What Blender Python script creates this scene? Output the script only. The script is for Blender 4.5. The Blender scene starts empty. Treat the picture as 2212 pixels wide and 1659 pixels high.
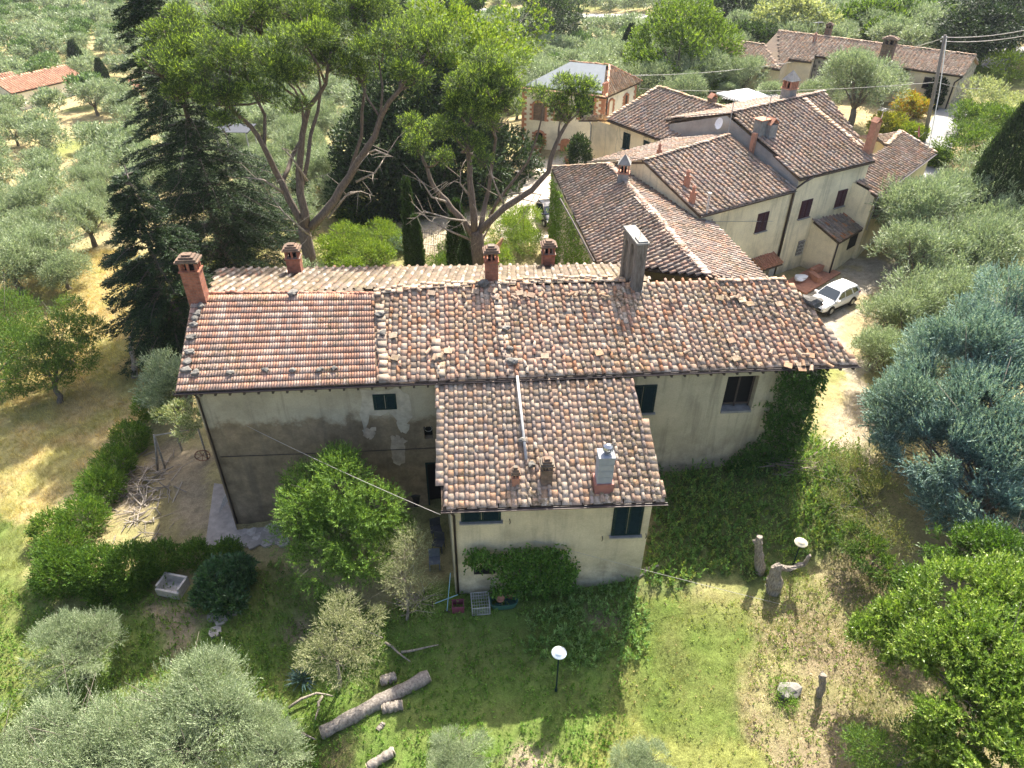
import bpy, bmesh, math, random
import numpy as np
from mathutils import Vector, Matrix
random.seed(7); RNG=np.random.default_rng(7)
R=math.radians; PI=math.pi
S=bpy.context.scene; C=S.collection
# ------------------------------------------------------------------ camera, sky, sun
PITCH=35.9; ROLL=-0.6; CH=25.0
cam=bpy.data.cameras.new('camera'); co=bpy.data.objects.new('camera',cam); C.objects.link(co)
cam.sensor_width=36; cam.lens=24.966; cam.clip_start=0.5; cam.clip_end=3000
co.matrix_world=Matrix.Translation((0,0,CH))@Matrix.Rotation(R(90-PITCH),4,'X')@Matrix.Rotation(R(-ROLL),4,'Z')
S.camera=co
SUN_EL=50.0; SUN_AZ=17.5     # azimuth from +Y towards +X
w=bpy.data.worlds.new('World'); S.world=w; w.use_nodes=True
nt=w.node_tree; bgn=nt.nodes['Background']; sky=nt.nodes.new('ShaderNodeTexSky'); sky.sky_type='NISHITA'
sky.sun_disc=False; sky.sun_elevation=R(SUN_EL); sky.sun_rotation=R(SUN_AZ); sky.air_density=0.75; sky.dust_density=5.0; sky.altitude=200
nt.links.new(sky.outputs[0],bgn.inputs[0]); bgn.inputs[1].default_value=0.15
sl=bpy.data.lights.new('sun','SUN'); sl.energy=5.0; sl.angle=R(0.55); sl.color=(1,.94,.84)
so=bpy.data.objects.new('sun',sl); C.objects.link(so)
sd=Vector((math.sin(R(SUN_AZ))*math.cos(R(SUN_EL)),math.cos(R(SUN_AZ))*math.cos(R(SUN_EL)),math.sin(R(SUN_EL))))
so.rotation_euler=sd.to_track_quat('Z','Y').to_euler(); so.location=sd*60
S.view_settings.view_transform='Standard'; S.view_settings.look='None'; S.view_settings.gamma=1
S.view_settings.exposure=1.4
S.render.engine='CYCLES'; S.cycles.max_bounces=6; S.cycles.diffuse_bounces=3; S.cycles.transmission_bounces=3; S.cycles.glossy_bounces=2
S.cycles.transparent_max_bounces=6; S.cycles.use_denoising=True; S.cycles.sample_clamp_indirect=6
# ------------------------------------------------------------------ survey: sight lines of the photo (2212 px wide) to metres
F=1534.; CX,CY=1106.,829.5
_c,_s=math.cos(R(ROLL)),math.sin(R(ROLL)); _cp,_sp=math.cos(R(PITCH)),math.sin(R(PITCH))
def ray(x,y):
    u=(x-CX)/F; v=(y-CY)/F; u,v=u*_c+v*_s,-u*_s+v*_c
    return np.array([u,_cp-v*_sp,-_sp-v*_cp])
OO=np.array([0,0,CH])
def P(x,y,z):
    r=ray(x,y); return OO+(z-CH)/r[2]*r
def PD(x,y,d):                     # point on the sight line at world y = d
    r=ray(x,y); return OO+d/r[1]*r
def onpl(x,y,p,n):
    r=ray(x,y); return OO+np.dot(np.asarray(p)-OO,n)/np.dot(r,n)*r
CT=np.array([(-13.6,24.3,-1.5),(-9,24,-1.1),(-2.4,19.6,-.35),(5.8,20.5,.4),(7.4,26.3,.8),(13.5,26.8,1.3),(22,43,.7),(19,47,.6),(34,60,1.6),(41,72,3.2),(46,82,4),
 (30,88,3),(5,75,.3),(12,60,.6),(2,50,0),(-13,46,-.7),(5,14,-1.5),(1.5,15,-1.4),(3,17,-.7),(9.5,19.3,-.5),(14,15,-1.0),(17,19,-.2),(11,14,-1.2),(6,10,-2),(0,8,-2.2),(-8,12,-2.0),(-4,15,-1.4),(-18,14,-3),(-10,17,-1.7),(14,9,-1.8),(22,30,1.2),(30,45,1.6),(50,60,5),(40,30,3),(24,14,1.8),
 (-25,30,-2.8),(-40,45,-5),(-35,22,-4.5),(-60,70,-8.5),(-20,70,-3),(-50,110,-9),(-100,130,-10),(-10,110,-4),(0,150,-7),(-120,220,-10),(0,220,-9),(60,200,-4),(90,150,4),(100,90,9),
 (70,110,5.5),(-150,300,-6),(0,280,-5),(100,280,4),(-200,120,-12),(-80,50,-11),(0,340,14),(-150,400,6),(120,360,30),(220,200,22),(0,500,40),(-300,400,20),(0,-20,0),(30,-10,2),(-30,-10,-3)],float)
def ground(x,y):
    x=np.asarray(x,float); y=np.asarray(y,float)
    s2=(1.3+.11*np.hypot(x,y))**2
    num=0; den=0
    for cx,cy,cz in CT:
        wgt=1/((x-cx)**2+(y-cy)**2+s2)**2
        num=num+wgt*cz; den=den+wgt
    return num/den
def G(x,y,dz=0.):
    z=0.
    for i in range(30):
        p=P(x,y,z+dz); z+= .7*(float(ground(p[0],p[1]))-z)
    p=P(x,y,z+dz); return np.array([p[0],p[1],p[2]-dz])
def gz(x,y): return float(ground(x,y))
# ------------------------------------------------------------------ noise
_T=RNG.random((256,256))
def vnoise(x,y):
    xi=np.floor(x).astype(int); yi=np.floor(y).astype(int); fx=x-xi; fy=y-yi
    fx=fx*fx*(3-2*fx); fy=fy*fy*(3-2*fy); a=_T[xi&255,yi&255]; b=_T[(xi+1)&255,yi&255]; c=_T[xi&255,(yi+1)&255]; d=_T[(xi+1)&255,(yi+1)&255]
    return (a*(1-fx)+b*fx)*(1-fy)+(c*(1-fx)+d*fx)*fy
def fbm(x,y,o=4):
    s=0;a=.5
    for i in range(o): s=s+a*vnoise(x*2**i+17*i,y*2**i+31*i); a/=2
    return s/(1-.5**o)
# ------------------------------------------------------------------ object helpers
def tag(o,label=None,cat=None,group=None,kind=None):
    if label:o['label']=label
    if cat:o['category']=cat
    if group:o['group']=group
    if kind:o['kind']=kind
    return o
def empty(name,loc,label,cat,group=None,rz=0):
    o=bpy.data.objects.new(name,None); C.objects.link(o); o.location=[float(v) for v in loc]; o.rotation_euler=(0,0,rz); o.empty_display_size=.3
    return tag(o,label,cat,group)
def link(name,me,parent=None,world=True):
    o=bpy.data.objects.new(name,me); C.objects.link(o)
    if parent is not None:
        o.parent=parent
        if world:
            M=Matrix.Identity(4); p=parent
            while p is not None: M=p.matrix_basis@M if p.parent is None else p.matrix_parent_inverse@p.matrix_basis@M; p=p.parent
            o.matrix_parent_inverse=M.inverted()
    return o
def npmesh(name,V,Fc,mat,col=None,smooth=False):
    """V (n,3), Fc (m,4) quads"""
    V=np.asarray(V,np.float32); Fc=np.asarray(Fc,np.int32); me=bpy.data.meshes.new(name)
    k=Fc.shape[1]; m=len(Fc)
    me.vertices.add(len(V)); me.vertices.foreach_set('co',V.ravel()); me.loops.add(m*k); me.loops.foreach_set('vertex_index',Fc.ravel())
    me.polygons.add(m); me.polygons.foreach_set('loop_start',np.arange(0,m*k,k,dtype=np.int32)); me.polygons.foreach_set('loop_total',np.full(m,k,np.int32))
    if smooth: me.polygons.foreach_set('use_smooth',np.ones(m,bool))
    me.update(calc_edges=True)
    if col is not None:
        a=me.attributes.new('col','FLOAT_COLOR','FACE'); c=np.ones((m,4),np.float32); c[:,:3]=col; a.data.foreach_set('color',c.ravel())
    me.materials.append(mat); return me
class MB:
    def __init__(s): s.v=[]; s.f=[]; s.c=[]
    def face(s,pts,c=None):
        i=len(s.v); s.v+= [tuple(map(float,p)) for p in pts]; s.f.append(tuple(range(i,i+len(pts)))); s.c.append(c or (1,1,1))
    def hexa(s,b,t,c=None):       # b, t: 4 bottom and 4 top corners, same order (ccw from above)
        i=len(s.v); s.v+= [tuple(map(float,p)) for p in list(b)+list(t)]
        for f in ((3,2,1,0),(4,5,6,7),(0,1,5,4),(1,2,6,5),(2,3,7,6),(3,0,4,7)): s.f.append(tuple(i+k for k in f)); s.c.append(c or (1,1,1))
    def box(s,c,size,rz=0,col=None,ax=None):
        hx,hy,hz=[q/2 for q in size]; M=ax if ax is not None else Matrix.Rotation(rz,3,'Z'); c=Vector([float(q) for q in c])
        pt=lambda x,y,z: c+M@Vector((x,y,z))
        s.hexa([pt(-hx,-hy,-hz),pt(hx,-hy,-hz),pt(hx,hy,-hz),pt(-hx,hy,-hz)],[pt(-hx,-hy,hz),pt(hx,-hy,hz),pt(hx,hy,hz),pt(-hx,hy,hz)],col)
    def tube(s,pts,rad,n=8,col=None,cap=True):
        pts=[Vector([float(q) for q in p]) for p in pts]; rad=rad if hasattr(rad,'__len__') else [rad]*len(pts)
        i0=len(s.v); up=None
        for k,p in enumerate(pts):
            d=(pts[min(k+1,len(pts)-1)]-pts[max(k-1,0)]).normalized()
            if up is None: up=d.orthogonal().normalized()
            up=(up-d*up.dot(d)).normalized(); sd_=d.cross(up)
            for j in range(n):
                a=2*PI*j/n; s.v.append(tuple(p+(up*math.cos(a)+sd_*math.sin(a))*rad[k]))
        for k in range(len(pts)-1):
            for j in range(n):
                a=i0+k*n+j; b=i0+k*n+(j+1)%n; s.f.append((a,b,b+n,a+n)); s.c.append(col or (1,1,1))
        if cap:
            s.f.append(tuple(i0+j for j in range(n))[::-1]); s.c.append(col or (1,1,1))
            s.f.append(tuple(i0+(len(pts)-1)*n+j for j in range(n))); s.c.append(col or (1,1,1))
    def lathe(s,c,prof,n=16,col=None,flip=False):
        i0=len(s.v)
        for r,z in prof:
            for j in range(n): a=2*PI*j/n; s.v.append((float(c[0])+r*math.cos(a),float(c[1])+r*math.sin(a),float(c[2])+z))
        for k in range(len(prof)-1):
            for j in range(n):
                a=i0+k*n+j; b=i0+k*n+(j+1)%n; s.f.append((a,b,b+n,a+n)); s.c.append(col or (1,1,1))
        s.f.append(tuple(i0+j for j in range(n))[::-1]); s.c.append(col or (1,1,1)); s.f.append(tuple(i0+(len(prof)-1)*n+j for j in range(n))); s.c.append(col or (1,1,1))
    def prism(s,poly,off,col=None):   # poly: list of 3D points, off: 3D offset
        a=[Vector([float(q) for q in p]) for p in poly]; o=Vector([float(q) for q in off]); b=[p+o for p in a]; n=len(a)
        s.face(a[::-1],col); s.face(b,col)
        for i in range(n): s.face([a[i],a[(i+1)%n],b[(i+1)%n],b[i]],col)
    def mesh(s,name,mat,smooth=False):
        me=bpy.data.meshes.new(name); me.from_pydata(s.v,[],s.f); me.materials.append(mat)
        a=me.attributes.new('col','FLOAT_COLOR','FACE'); c=np.ones((len(s.f),4),np.float32); c[:,:3]=np.array(s.c); a.data.foreach_set('color',c.ravel())
        if smooth: me.polygons.foreach_set('use_smooth',np.ones(len(s.f),bool))
        me.update(); return me
    def build(s,name,mat,parent=None,smooth=False,label=None):
        o=link(name,s.mesh(name,mat,smooth),parent)
        if label:o['label']=label
        return o
# ------------------------------------------------------------------ materials
def newmat(name):
    m=bpy.data.materials.new(name); m.use_nodes=True; n=m.node_tree; n.nodes.clear(); return m,n
def N(n,t,**k):
    q=n.nodes.new(t)
    for a,b in k.items(): setattr(q,a,b)
    return q
def noise(n,scale,detail=4,rough=.55,coord=None,dist=0):
    t=N(n,'ShaderNodeTexNoise'); t.inputs['Scale'].default_value=scale; t.inputs['Detail'].default_value=detail; t.inputs['Roughness'].default_value=rough; t.inputs['Distortion'].default_value=dist
    if coord is not None: n.links.new(coord,t.inputs['Vector'])
    return t.outputs['Fac']
def ramp(n,fac,stops):
    r=N(n,'ShaderNodeValToRGB'); e=r.color_ramp.elements
    while len(e)>1: e.remove(e[-1])
    e[0].position=stops[0][0]; e[0].color=(*stops[0][1],1)
    for p,c in stops[1:]: q=e.new(p); q.color=(*c,1)
    n.links.new(fac,r.inputs[0]); return r.outputs[0]
def mix(n,f,a,b,mode='MIX'):
    m=N(n,'ShaderNodeMix',data_type='RGBA',blend_type=mode)
    for s_,v in ((0,f),(6,a),(7,b)):
        if isinstance(v,(int,float)): m.inputs[s_].default_value=v
        elif isinstance(v,tuple): m.inputs[s_].default_value=(*v,1)
        else: n.links.new(v,m.inputs[s_])
    return m.outputs[2]
def g3(v): return (v,v,v)
def coords(n): return N(n,'ShaderNodeNewGeometry').outputs['Position']
def finish(n,col,rough=.8,bump=None,bstr=.3,bdist=.02,metal=0,spec=.3):
    b=N(n,'ShaderNodeBsdfPrincipled'); o=N(n,'ShaderNodeOutputMaterial')
    if isinstance(col,tuple): b.inputs['Base Color'].default_value=(*col,1)
    else: n.links.new(col,b.inputs['Base Color'])
    b.inputs['Roughness'].default_value=rough; b.inputs['Metallic'].default_value=metal; b.inputs['Specular IOR Level'].default_value=spec
    if bump is not None:
        q=N(n,'ShaderNodeBump'); q.inputs['Strength'].default_value=bstr; q.inputs['Distance'].default_value=bdist; n.links.new(bump,q.inputs['Height']); n.links.new(q.outputs[0],b.inputs['Normal'])
    n.links.new(b.outputs[0],o.inputs[0]); return b
def plain(name,col,rough=.7,var=.25,scale=6,metal=0,spec=.3,bump=.15):
    m,n=newmat(name); p=coords(n); f=noise(n,scale,5,.6,p); c=ramp(n,f,[(.3,tuple(q*(1-var) for q in col)),(.7,tuple(min(1,q*(1+var)) for q in col))])
    finish(n,c,rough,noise(n,scale*6,3,.6,p),bump,.01,metal,spec); return m
def attrmat(name,rough=.85,spec=.2,lichen=0.,scale=8,bump=.4,amt=.35):
    m,n=newmat(name); p=coords(n); a=N(n,'ShaderNodeAttribute',attribute_name='col').outputs['Color']
    f=noise(n,scale,5,.65,p); c=mix(n,1.,a,ramp(n,f,[(.3,g3(1-amt)),(.7,g3(1+amt*.6))]),'MULTIPLY')
    if lichen:
        mo=N(n,'ShaderNodeMath',operation='MULTIPLY'); n.links.new(ramp(n,noise(n,.45,5,.7,p),[(.44,g3(0)),(.60,g3(1))]),mo.inputs[0]); n.links.new(ramp(n,noise(n,7,6,.75,p),[(.47,g3(0)),(.55,g3(lichen*1.1))]),mo.inputs[1]); c=mix(n,mo.outputs[0],c,(.15,.12,.065))
        l=ramp(n,noise(n,5.5,6,.7,p),[(.60,g3(0)),(.68,g3(lichen*.8))]); c=mix(n,l,c,(.13,.105,.08))
        l=ramp(n,noise(n,17,3,.6,p),[(.62,g3(0)),(.69,g3(lichen*.55))]); c=mix(n,l,c,(.46,.41,.33)); c=mix(n,1.,c,ramp(n,noise(n,.9,5,.65,p),[(.32,(.74,.72,.70)),(.5,(1,1,1)),(.68,(1.12,1.08,1.0))]),'MULTIPLY')
        l=ramp(n,noise(n,9,4,.6,p,.6),[(.66,g3(0)),(.70,g3(lichen*.8))]); c=mix(n,l,c,(.50,.27,.05))
    finish(n,c,rough,noise(n,scale*5,4,.7,p),bump,.012,0,spec); return m
def leafmat(name,trans=.35,rough=.55,spec=.3,tc=(1.5,1.35,.6)):
    m,n=newmat(name); a=N(n,'ShaderNodeAttribute',attribute_name='col').outputs['Color']
    b=N(n,'ShaderNodeBsdfPrincipled'); b.inputs['Roughness'].default_value=rough; b.inputs['Specular IOR Level'].default_value=spec
    n.links.new(a,b.inputs['Base Color']); t=N(n,'ShaderNodeBsdfTranslucent'); n.links.new(mix(n,1.,a,tc,'MULTIPLY'),t.inputs[0])
    x=N(n,'ShaderNodeMixShader'); x.inputs[0].default_value=trans; n.links.new(b.outputs[0],x.inputs[1]); n.links.new(t.outputs[0],x.inputs[2])
    o=N(n,'ShaderNodeOutputMaterial'); n.links.new(x.outputs[0],o.inputs[0]); return m
def wallmat(name,top,low,zb=None,soft=1.,grime=.5,crack=0,dirt=(.10,.09,.07)):
    """plaster: broad blotches, rain streaks, optional darker lower zone with a ragged boundary at height zb"""
    m,n=newmat(name); p=coords(n); sx=N(n,'ShaderNodeSeparateXYZ'); n.links.new(p,sx.inputs[0])
    f=noise(n,.55,6,.6,p); c=ramp(n,f,[(.28,tuple(q*.70 for q in top)),(.5,top),(.74,tuple(min(1,q*1.22) for q in top))])
    if zb is not None:
        w1=N(n,'ShaderNodeMath',operation='MULTIPLY_ADD'); n.links.new(noise(n,.8,6,.62,p),w1.inputs[0]); w1.inputs[1].default_value=2.6; w1.inputs[2].default_value=-1.3
        ad=N(n,'ShaderNodeMath',operation='ADD'); n.links.new(sx.outputs[2],ad.inputs[0]); n.links.new(w1.outputs[0],ad.inputs[1])
        mr=N(n,'ShaderNodeMapRange'); mr.inputs[1].default_value=zb-soft/2; mr.inputs[2].default_value=zb+soft/2; mr.inputs[3].default_value=1; mr.inputs[4].default_value=0; n.links.new(ad.outputs[0],mr.inputs[0])
        lo=ramp(n,noise(n,1.1,7,.68,p),[(.3,tuple(q*.55 for q in low)),(.5,low),(.7,tuple(q*1.5 for q in low))]); c=mix(n,mr.outputs[0],c,lo)
    mp=N(n,'ShaderNodeMapping'); mp.inputs['Scale'].default_value=(2.2,2.2,.18); n.links.new(p,mp.inputs[0])
    st=ramp(n,noise(n,1.3,5,.6,mp.outputs[0]),[(.52,g3(0)),(.75,g3(grime))]); c=mix(n,st,c,dirt)
    sp=ramp(n,noise(n,2.3,8,.75,p),[(.60,g3(0)),(.74,g3(grime*.8))]); c=mix(n,sp,c,dirt)
    fn=noise(n,14,6,.7,p); c=mix(n,1.,c,ramp(n,fn,[(.3,g3(.86)),(.7,g3(1.08))]),'MULTIPLY')
    if crack:
        v=N(n,'ShaderNodeTexVoronoi',feature='DISTANCE_TO_EDGE'); v.inputs['Scale'].default_value=.5
        mp2=N(n,'ShaderNodeMapping'); mp2.inputs['Scale'].default_value=(1.4,1.4,.45); n.links.new(p,mp2.inputs[0]); q=N(n,'ShaderNodeVectorMath',operation='ADD')
        nz=N(n,'ShaderNodeTexNoise'); nz.inputs['Scale'].default_value=.9; n.links.new(p,nz.inputs['Vector']); n.links.new(mp2.outputs[0],q.inputs[0]); n.links.new(nz.outputs['Color'],q.inputs[1]); n.links.new(q.outputs[0],v.inputs['Vector'])
        cr=ramp(n,v.outputs['Distance'],[(.0,g3(.75)),(.02,g3(0))]); c=mix(n,cr,c,(.22,.21,.17))
    finish(n,c,.92,fn,.25,.02,0,.15); return m
def brickmat(name,c1,c2,mortar,scale=9):
    m,n=newmat(name); tc=N(n,'ShaderNodeNewGeometry').outputs['Position']; sx=N(n,'ShaderNodeSeparateXYZ'); n.links.new(tc,sx.inputs[0])
    ad=N(n,'ShaderNodeMath',operation='ADD'); n.links.new(sx.outputs[0],ad.inputs[0]); n.links.new(sx.outputs[1],ad.inputs[1])
    cb=N(n,'ShaderNodeCombineXYZ'); n.links.new(ad.outputs[0],cb.inputs[0]); n.links.new(sx.outputs[2],cb.inputs[1])
    b=N(n,'ShaderNodeTexBrick'); n.links.new(cb.outputs[0],b.inputs['Vector']); b.inputs['Color1'].default_value=(*c1,1); b.inputs['Color2'].default_value=(*c2,1); b.inputs['Mortar'].default_value=(*mortar,1)
    b.inputs['Scale'].default_value=1; b.inputs['Mortar Size'].default_value=.008; b.inputs['Brick Width'].default_value=.24; b.inputs['Row Height'].default_value=.075
    f=noise(n,5,5,.65,tc); c=mix(n,1.,b.outputs['Color'],ramp(n,f,[(.3,g3(.55)),(.7,g3(1.15))]),'MULTIPLY'); finish(n,c,.9,f,.3); return m
def barkmat(name,a,b,sc=5):
    m,n=newmat(name); p=coords(n); mp=N(n,'ShaderNodeMapping'); mp.inputs['Scale'].default_value=(3,3,.7); n.links.new(p,mp.inputs[0]); f=noise(n,sc,6,.7,mp.outputs[0]); finish(n,ramp(n,f,[(.3,a),(.68,b)]),.9,f,.6,.03); return m
M_leaf=leafmat('leaf',.36); M_dark=leafmat('leaf_dense',.18); M_gloss=leafmat('leaf_glossy',.28,.38,.45,(1.25,1.4,.5)); M_olive=leafmat('leaf_olive',.24,.5,.35,(1.1,1.15,.8))
M_tile=attrmat('roof_tile',lichen=.75); M_tile2=attrmat('roof_tile_far',lichen=.5,scale=4)
M_stone=attrmat('stone',scale=5,bump=.6); M_wood=plain('weathered_wood',(.30,.27,.22),.85,.35,7); M_dwood=plain('dark_wood',(.075,.058,.045),.8,.3,9)
M_bark=barkmat('pine_bark',(.06,.045,.035),(.20,.16,.125)); M_obark=barkmat('olive_bark',(.07,.06,.048),(.22,.19,.15)); M_dead=barkmat('dead_wood',(.09,.07,.055),(.40,.35,.28),6)
M_brick=brickmat('brick',(.42,.15,.08),(.32,.11,.065),(.25,.19,.15)); M_obrick=brickmat('old_brick',(.24,.15,.10),(.15,.11,.08),(.2,.17,.13))
M_brickl=plain('brick_trim',(.43,.21,.13),.85,.2,4); M_cem=plain('cement',(.26,.25,.225),.9,.25,3); M_gcem=plain('grey_render',(.30,.28,.26),.92,.16,1.5)
M_terra=plain('terracotta',(.40,.19,.12),.8,.25,5); M_metal=plain('galvanised',(.42,.44,.46),.35,.15,5,.8,.5,.05); M_pipe=plain('brown_pipe',(.045,.032,.026),.4,.2,5,.3,.5,.02)
M_gpipe=plain('grey_pipe',(.42,.41,.38),.5,.2,5); M_green=plain('dark_green_paint',(.012,.03,.027),.7,.3,8,0,.15,.05); M_maroon=plain('maroon_paint',(.06,.018,.022),.6,.3,8,0,.4,.05)
M_black=plain('black_interior',(.008,.008,.008),.9,.2,3); M_rubber=plain('rubber',(.02,.02,.02),.8,.2,9); M_wire=plain('cable',(.35,.33,.29),.6,.1,3); M_white=plain('white_fabric',(.8,.8,.79),.6,.04,3)
M_iron=plain('wrought_iron',(.02,.02,.021),.5,.2,9,.5,.4)
# ------------------------------------------------------------------ foliage
def unit(a): return a/np.maximum(np.linalg.norm(a,axis=-1,keepdims=True),1e-6)
def leaves(B,D,L,per,ll,lw,ang,cols,rng,jit=.25,tipup=0.,var=.25,tipcol=None,curl=0):
    """B,D,L: shoot base, direction, length. per leaves on each shoot. Returns verts, quads, colours."""
    n=len(B); t=np.linspace(.12,1,per)[None,:]+rng.uniform(-.05,.05,(n,per)); L=np.broadcast_to(L,(n,))
    pos=B[:,None,:]+D[:,None,:]*(t*L[:,None])[...,None]
    rd=unit(rng.normal(size=(n,per,3))); Dn=np.broadcast_to(D[:,None,:],rd.shape); side=unit(rd-Dn*np.sum(rd*Dn,-1,keepdims=True))
    a=ang*(1-.55*t)+rng.uniform(-jit,jit,(n,per)); ld=unit(Dn*np.cos(a)[...,None]+side*np.sin(a)[...,None]+np.array([0,0,tipup]))
    wd=unit(np.cross(ld,unit(rng.normal(size=(n,per,3))*.7+np.array([0,0,1.])*1.)+1e-4)); wd=unit(np.cross(ld,np.cross(wd,ld)))
    sc=rng.uniform(.7,1.25,(n,per,1)); l=ld*ll*sc; ww=wd*lw*.5*sc
    q=np.stack([pos,pos+l*.45+ww,pos+l,pos+l*.45-ww],2).reshape(-1,3)
    m=n*per; fc=np.arange(m*4).reshape(m,4)
    cc=np.asarray(cols); k=cc[rng.integers(0,len(cc),n)] if cc.ndim==2 else np.tile(cc,(n,1))
    c=np.repeat(k,per,0)*(1+rng.normal(0,var,(m,1))).clip(.4,1.9)
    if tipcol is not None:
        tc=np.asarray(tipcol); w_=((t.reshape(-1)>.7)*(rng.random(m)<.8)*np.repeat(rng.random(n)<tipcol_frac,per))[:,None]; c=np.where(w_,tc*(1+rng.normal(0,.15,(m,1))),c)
    return q,fc,c.clip(.004,.8)
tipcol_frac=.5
def merge(parts):
    V=[];Fq=[];Cc=[];o=0
    for v,f,c in parts: V.append(v);Fq.append(f+o);Cc.append(c);o+=len(v)
    return np.concatenate(V),np.concatenate(Fq),np.concatenate(Cc)
def blobpts(blobs,n,rng,inner=.55,gap=.42,flat=False):
    bl=np.array(blobs,float)           # x,y,z,rx,ry,rz
    wt=(bl[:,3]*bl[:,4]*bl[:,5])**(2/3); idx=rng.choice(len(bl),n*2,p=wt/wt.sum())
    d=unit(rng.normal(size=(n*2,3))); r=rng.uniform(inner**3,1.06**3,(n*2,1))**(1/3)
    b=bl[idx]; p=b[:,:3]+d*r*b[:,3:6]
    ok=np.ones(len(p),bool)
    for k in range(len(bl)):
        e=np.sum(((p-bl[k,:3])/bl[k,3:6])**2,1); ok&=(e>inner**2*.72)|(idx==k)
    s=1.6/np.mean(bl[:,3]); ok&=(fbm(p[:,0]*s+p[:,2]*s*.7+50,p[:,1]*s+p[:,2]*s*.6+90,3)+rng.uniform(-.06,.06,len(p)))>gap
    p=p[ok][:n]; d=d[ok][:n]; return p,d
def crown(blobs,n,rng,per,ll,lw,cols,sl=.35,up=.5,outw=.8,rnd=.5,ang=.7,inner=.55,gap=.42,**k):
    p,d=blobpts(blobs,n,rng,inner,gap); D=unit(d*outw+np.array([0,0,up])+rng.normal(size=d.shape)*rnd)
    return leaves(p,D,sl*rng.uniform(.6,1.3,len(p)),per,ll,lw,ang,cols,rng,**k)
def lobes(rng,Rr,Hh,z0,k=9,f=.5):
    b=[(0,0,z0+Hh*.5,Rr*.62,Rr*.62,Hh*.42)]
    for i in range(k):
        a=i*2.4+rng.uniform(-.4,.4); e=rng.uniform(-.35,.95); rr=Rr*f*rng.uniform(.75,1.2)
        b.append((math.cos(a)*(Rr-rr*.7)*math.cos(e*.9),math.sin(a)*(Rr-rr*.7)*math.cos(e*.9),z0+Hh*.5+math.sin(e)*(Hh*.5-rr*.35),rr,rr,rr*.8))
    return b
def limb(mb,a,b,r0,r1,rng,n=5,w=.12,sides=7):
    a=np.asarray(a,float);b=np.asarray(b,float); L=np.linalg.norm(b-a); pts=[a+(b-a)*t+(rng.normal(size=3)*w*L*.35 if 0<t<1 else 0) for t in np.linspace(0,1,n)]
    mb.tube(pts,[r0+(r1-r0)*t for t in np.linspace(0,1,n)],sides); return pts
def trunkmesh(rng,blobs,zf,r0,lean=.3,mat=None,name='trunk',depth=-.5,twigs=3):
    mb=MB(); fork=np.array([rng.uniform(-lean,lean),rng.uniform(-lean,lean),zf])
    limb(mb,(0,0,depth),fork,r0*1.35,r0*.8,rng,5,.08,9)
    for b in blobs[1:]:
        tgt=np.array(b[:3])*np.array([.9,.9,1]); mid=fork*.5+tgt*.5+rng.normal(size=3)*.15
        mb.tube([fork,mid,tgt],[r0*.5,r0*.28,r0*.07],6)
        for _ in range(twigs):
            e=tgt+rng.normal(size=3)*np.array(b[3:6])*.7; mb.tube([mid*.4+tgt*.6,e],[r0*.12,r0*.03],4)
    return mb.mesh(name,mat or M_obark,True)
OLIVE=[(.26,.32,.175),(.31,.37,.21),(.20,.26,.135),(.37,.42,.26),(.23,.285,.15)]
GREEN=[(.07,.14,.02),(.10,.18,.028),(.05,.10,.02),(.13,.21,.035)]
DARKG=[(.03,.06,.022),(.045,.085,.026),(.024,.046,.018)]
BRIGHT=[(.16,.25,.03),(.21,.30,.045),(.10,.18,.02)]
BLUE=[(.19,.29,.26),(.24,.36,.31),(.13,.22,.20),(.32,.43,.38)]
PINE=[(.07,.125,.035),(.10,.16,.045),(.05,.09,.03)]
rs=lambda i: np.random.default_rng(1000+i)
olive_far=[];olive_mid=[];olive_near=[]
for i in range(4):
    rng=rs(i); b=lobes(rng,2.7,3.6,1.0,10,.5); v,f,c=crown(b,4600,rng,7,.17,.05,OLIVE,.5,.6,.8,.5,.6,inner=.4,gap=.49)
    olive_mid.append((npmesh('olive_crown',v,f,M_olive,c),trunkmesh(rng,b,1.2,.24)))
for i in range(3):
    rng=rs(20+i); b=lobes(rng,2.6,3.4,1.0,9,.5); v,f,c=crown(b,1500,rng,5,.30,.10,OLIVE,.5,.5,.8,.5,.6,inner=.6,gap=.44)
    olive_far.append((npmesh('olive_crown_far',v,f,M_olive,c),trunkmesh(rng,b,1.2,.22,twigs=0)))
for i in range(3):
    rng=rs(40+i); b=lobes(rng,2.6,3.6,.9,12,.46); v,f,c=crown(b,10500,rng,13,.085,.021,OLIVE,.5,.75,.8,.5,.6,inner=.3,gap=.50)
    olive_near.append((npmesh('olive_crown_near',v,f,M_olive,c),trunkmesh(rng,b,1.2,.24,twigs=7)))
TREES=[]
def place_tree(kind,x,y,s,label,cat='olive tree',group=None,rz=None,name='olive_tree',sz=None,dz=0,z=None):
    cm,tm=kind; zz=gz(x,y) if z is None else z
    o=empty(name,(x,y,zz+dz),label,cat,group,random.uniform(0,6.28) if rz is None else rz); o.scale=(s,s,(sz or s))
    a=bpy.data.objects.new('crown',cm); C.objects.link(a); a.parent=o
    if tm is not None: b=bpy.data.objects.new('trunk',tm); C.objects.link(b); b.parent=o
    TREES.append((x,y,2.6*s)); return o
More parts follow.
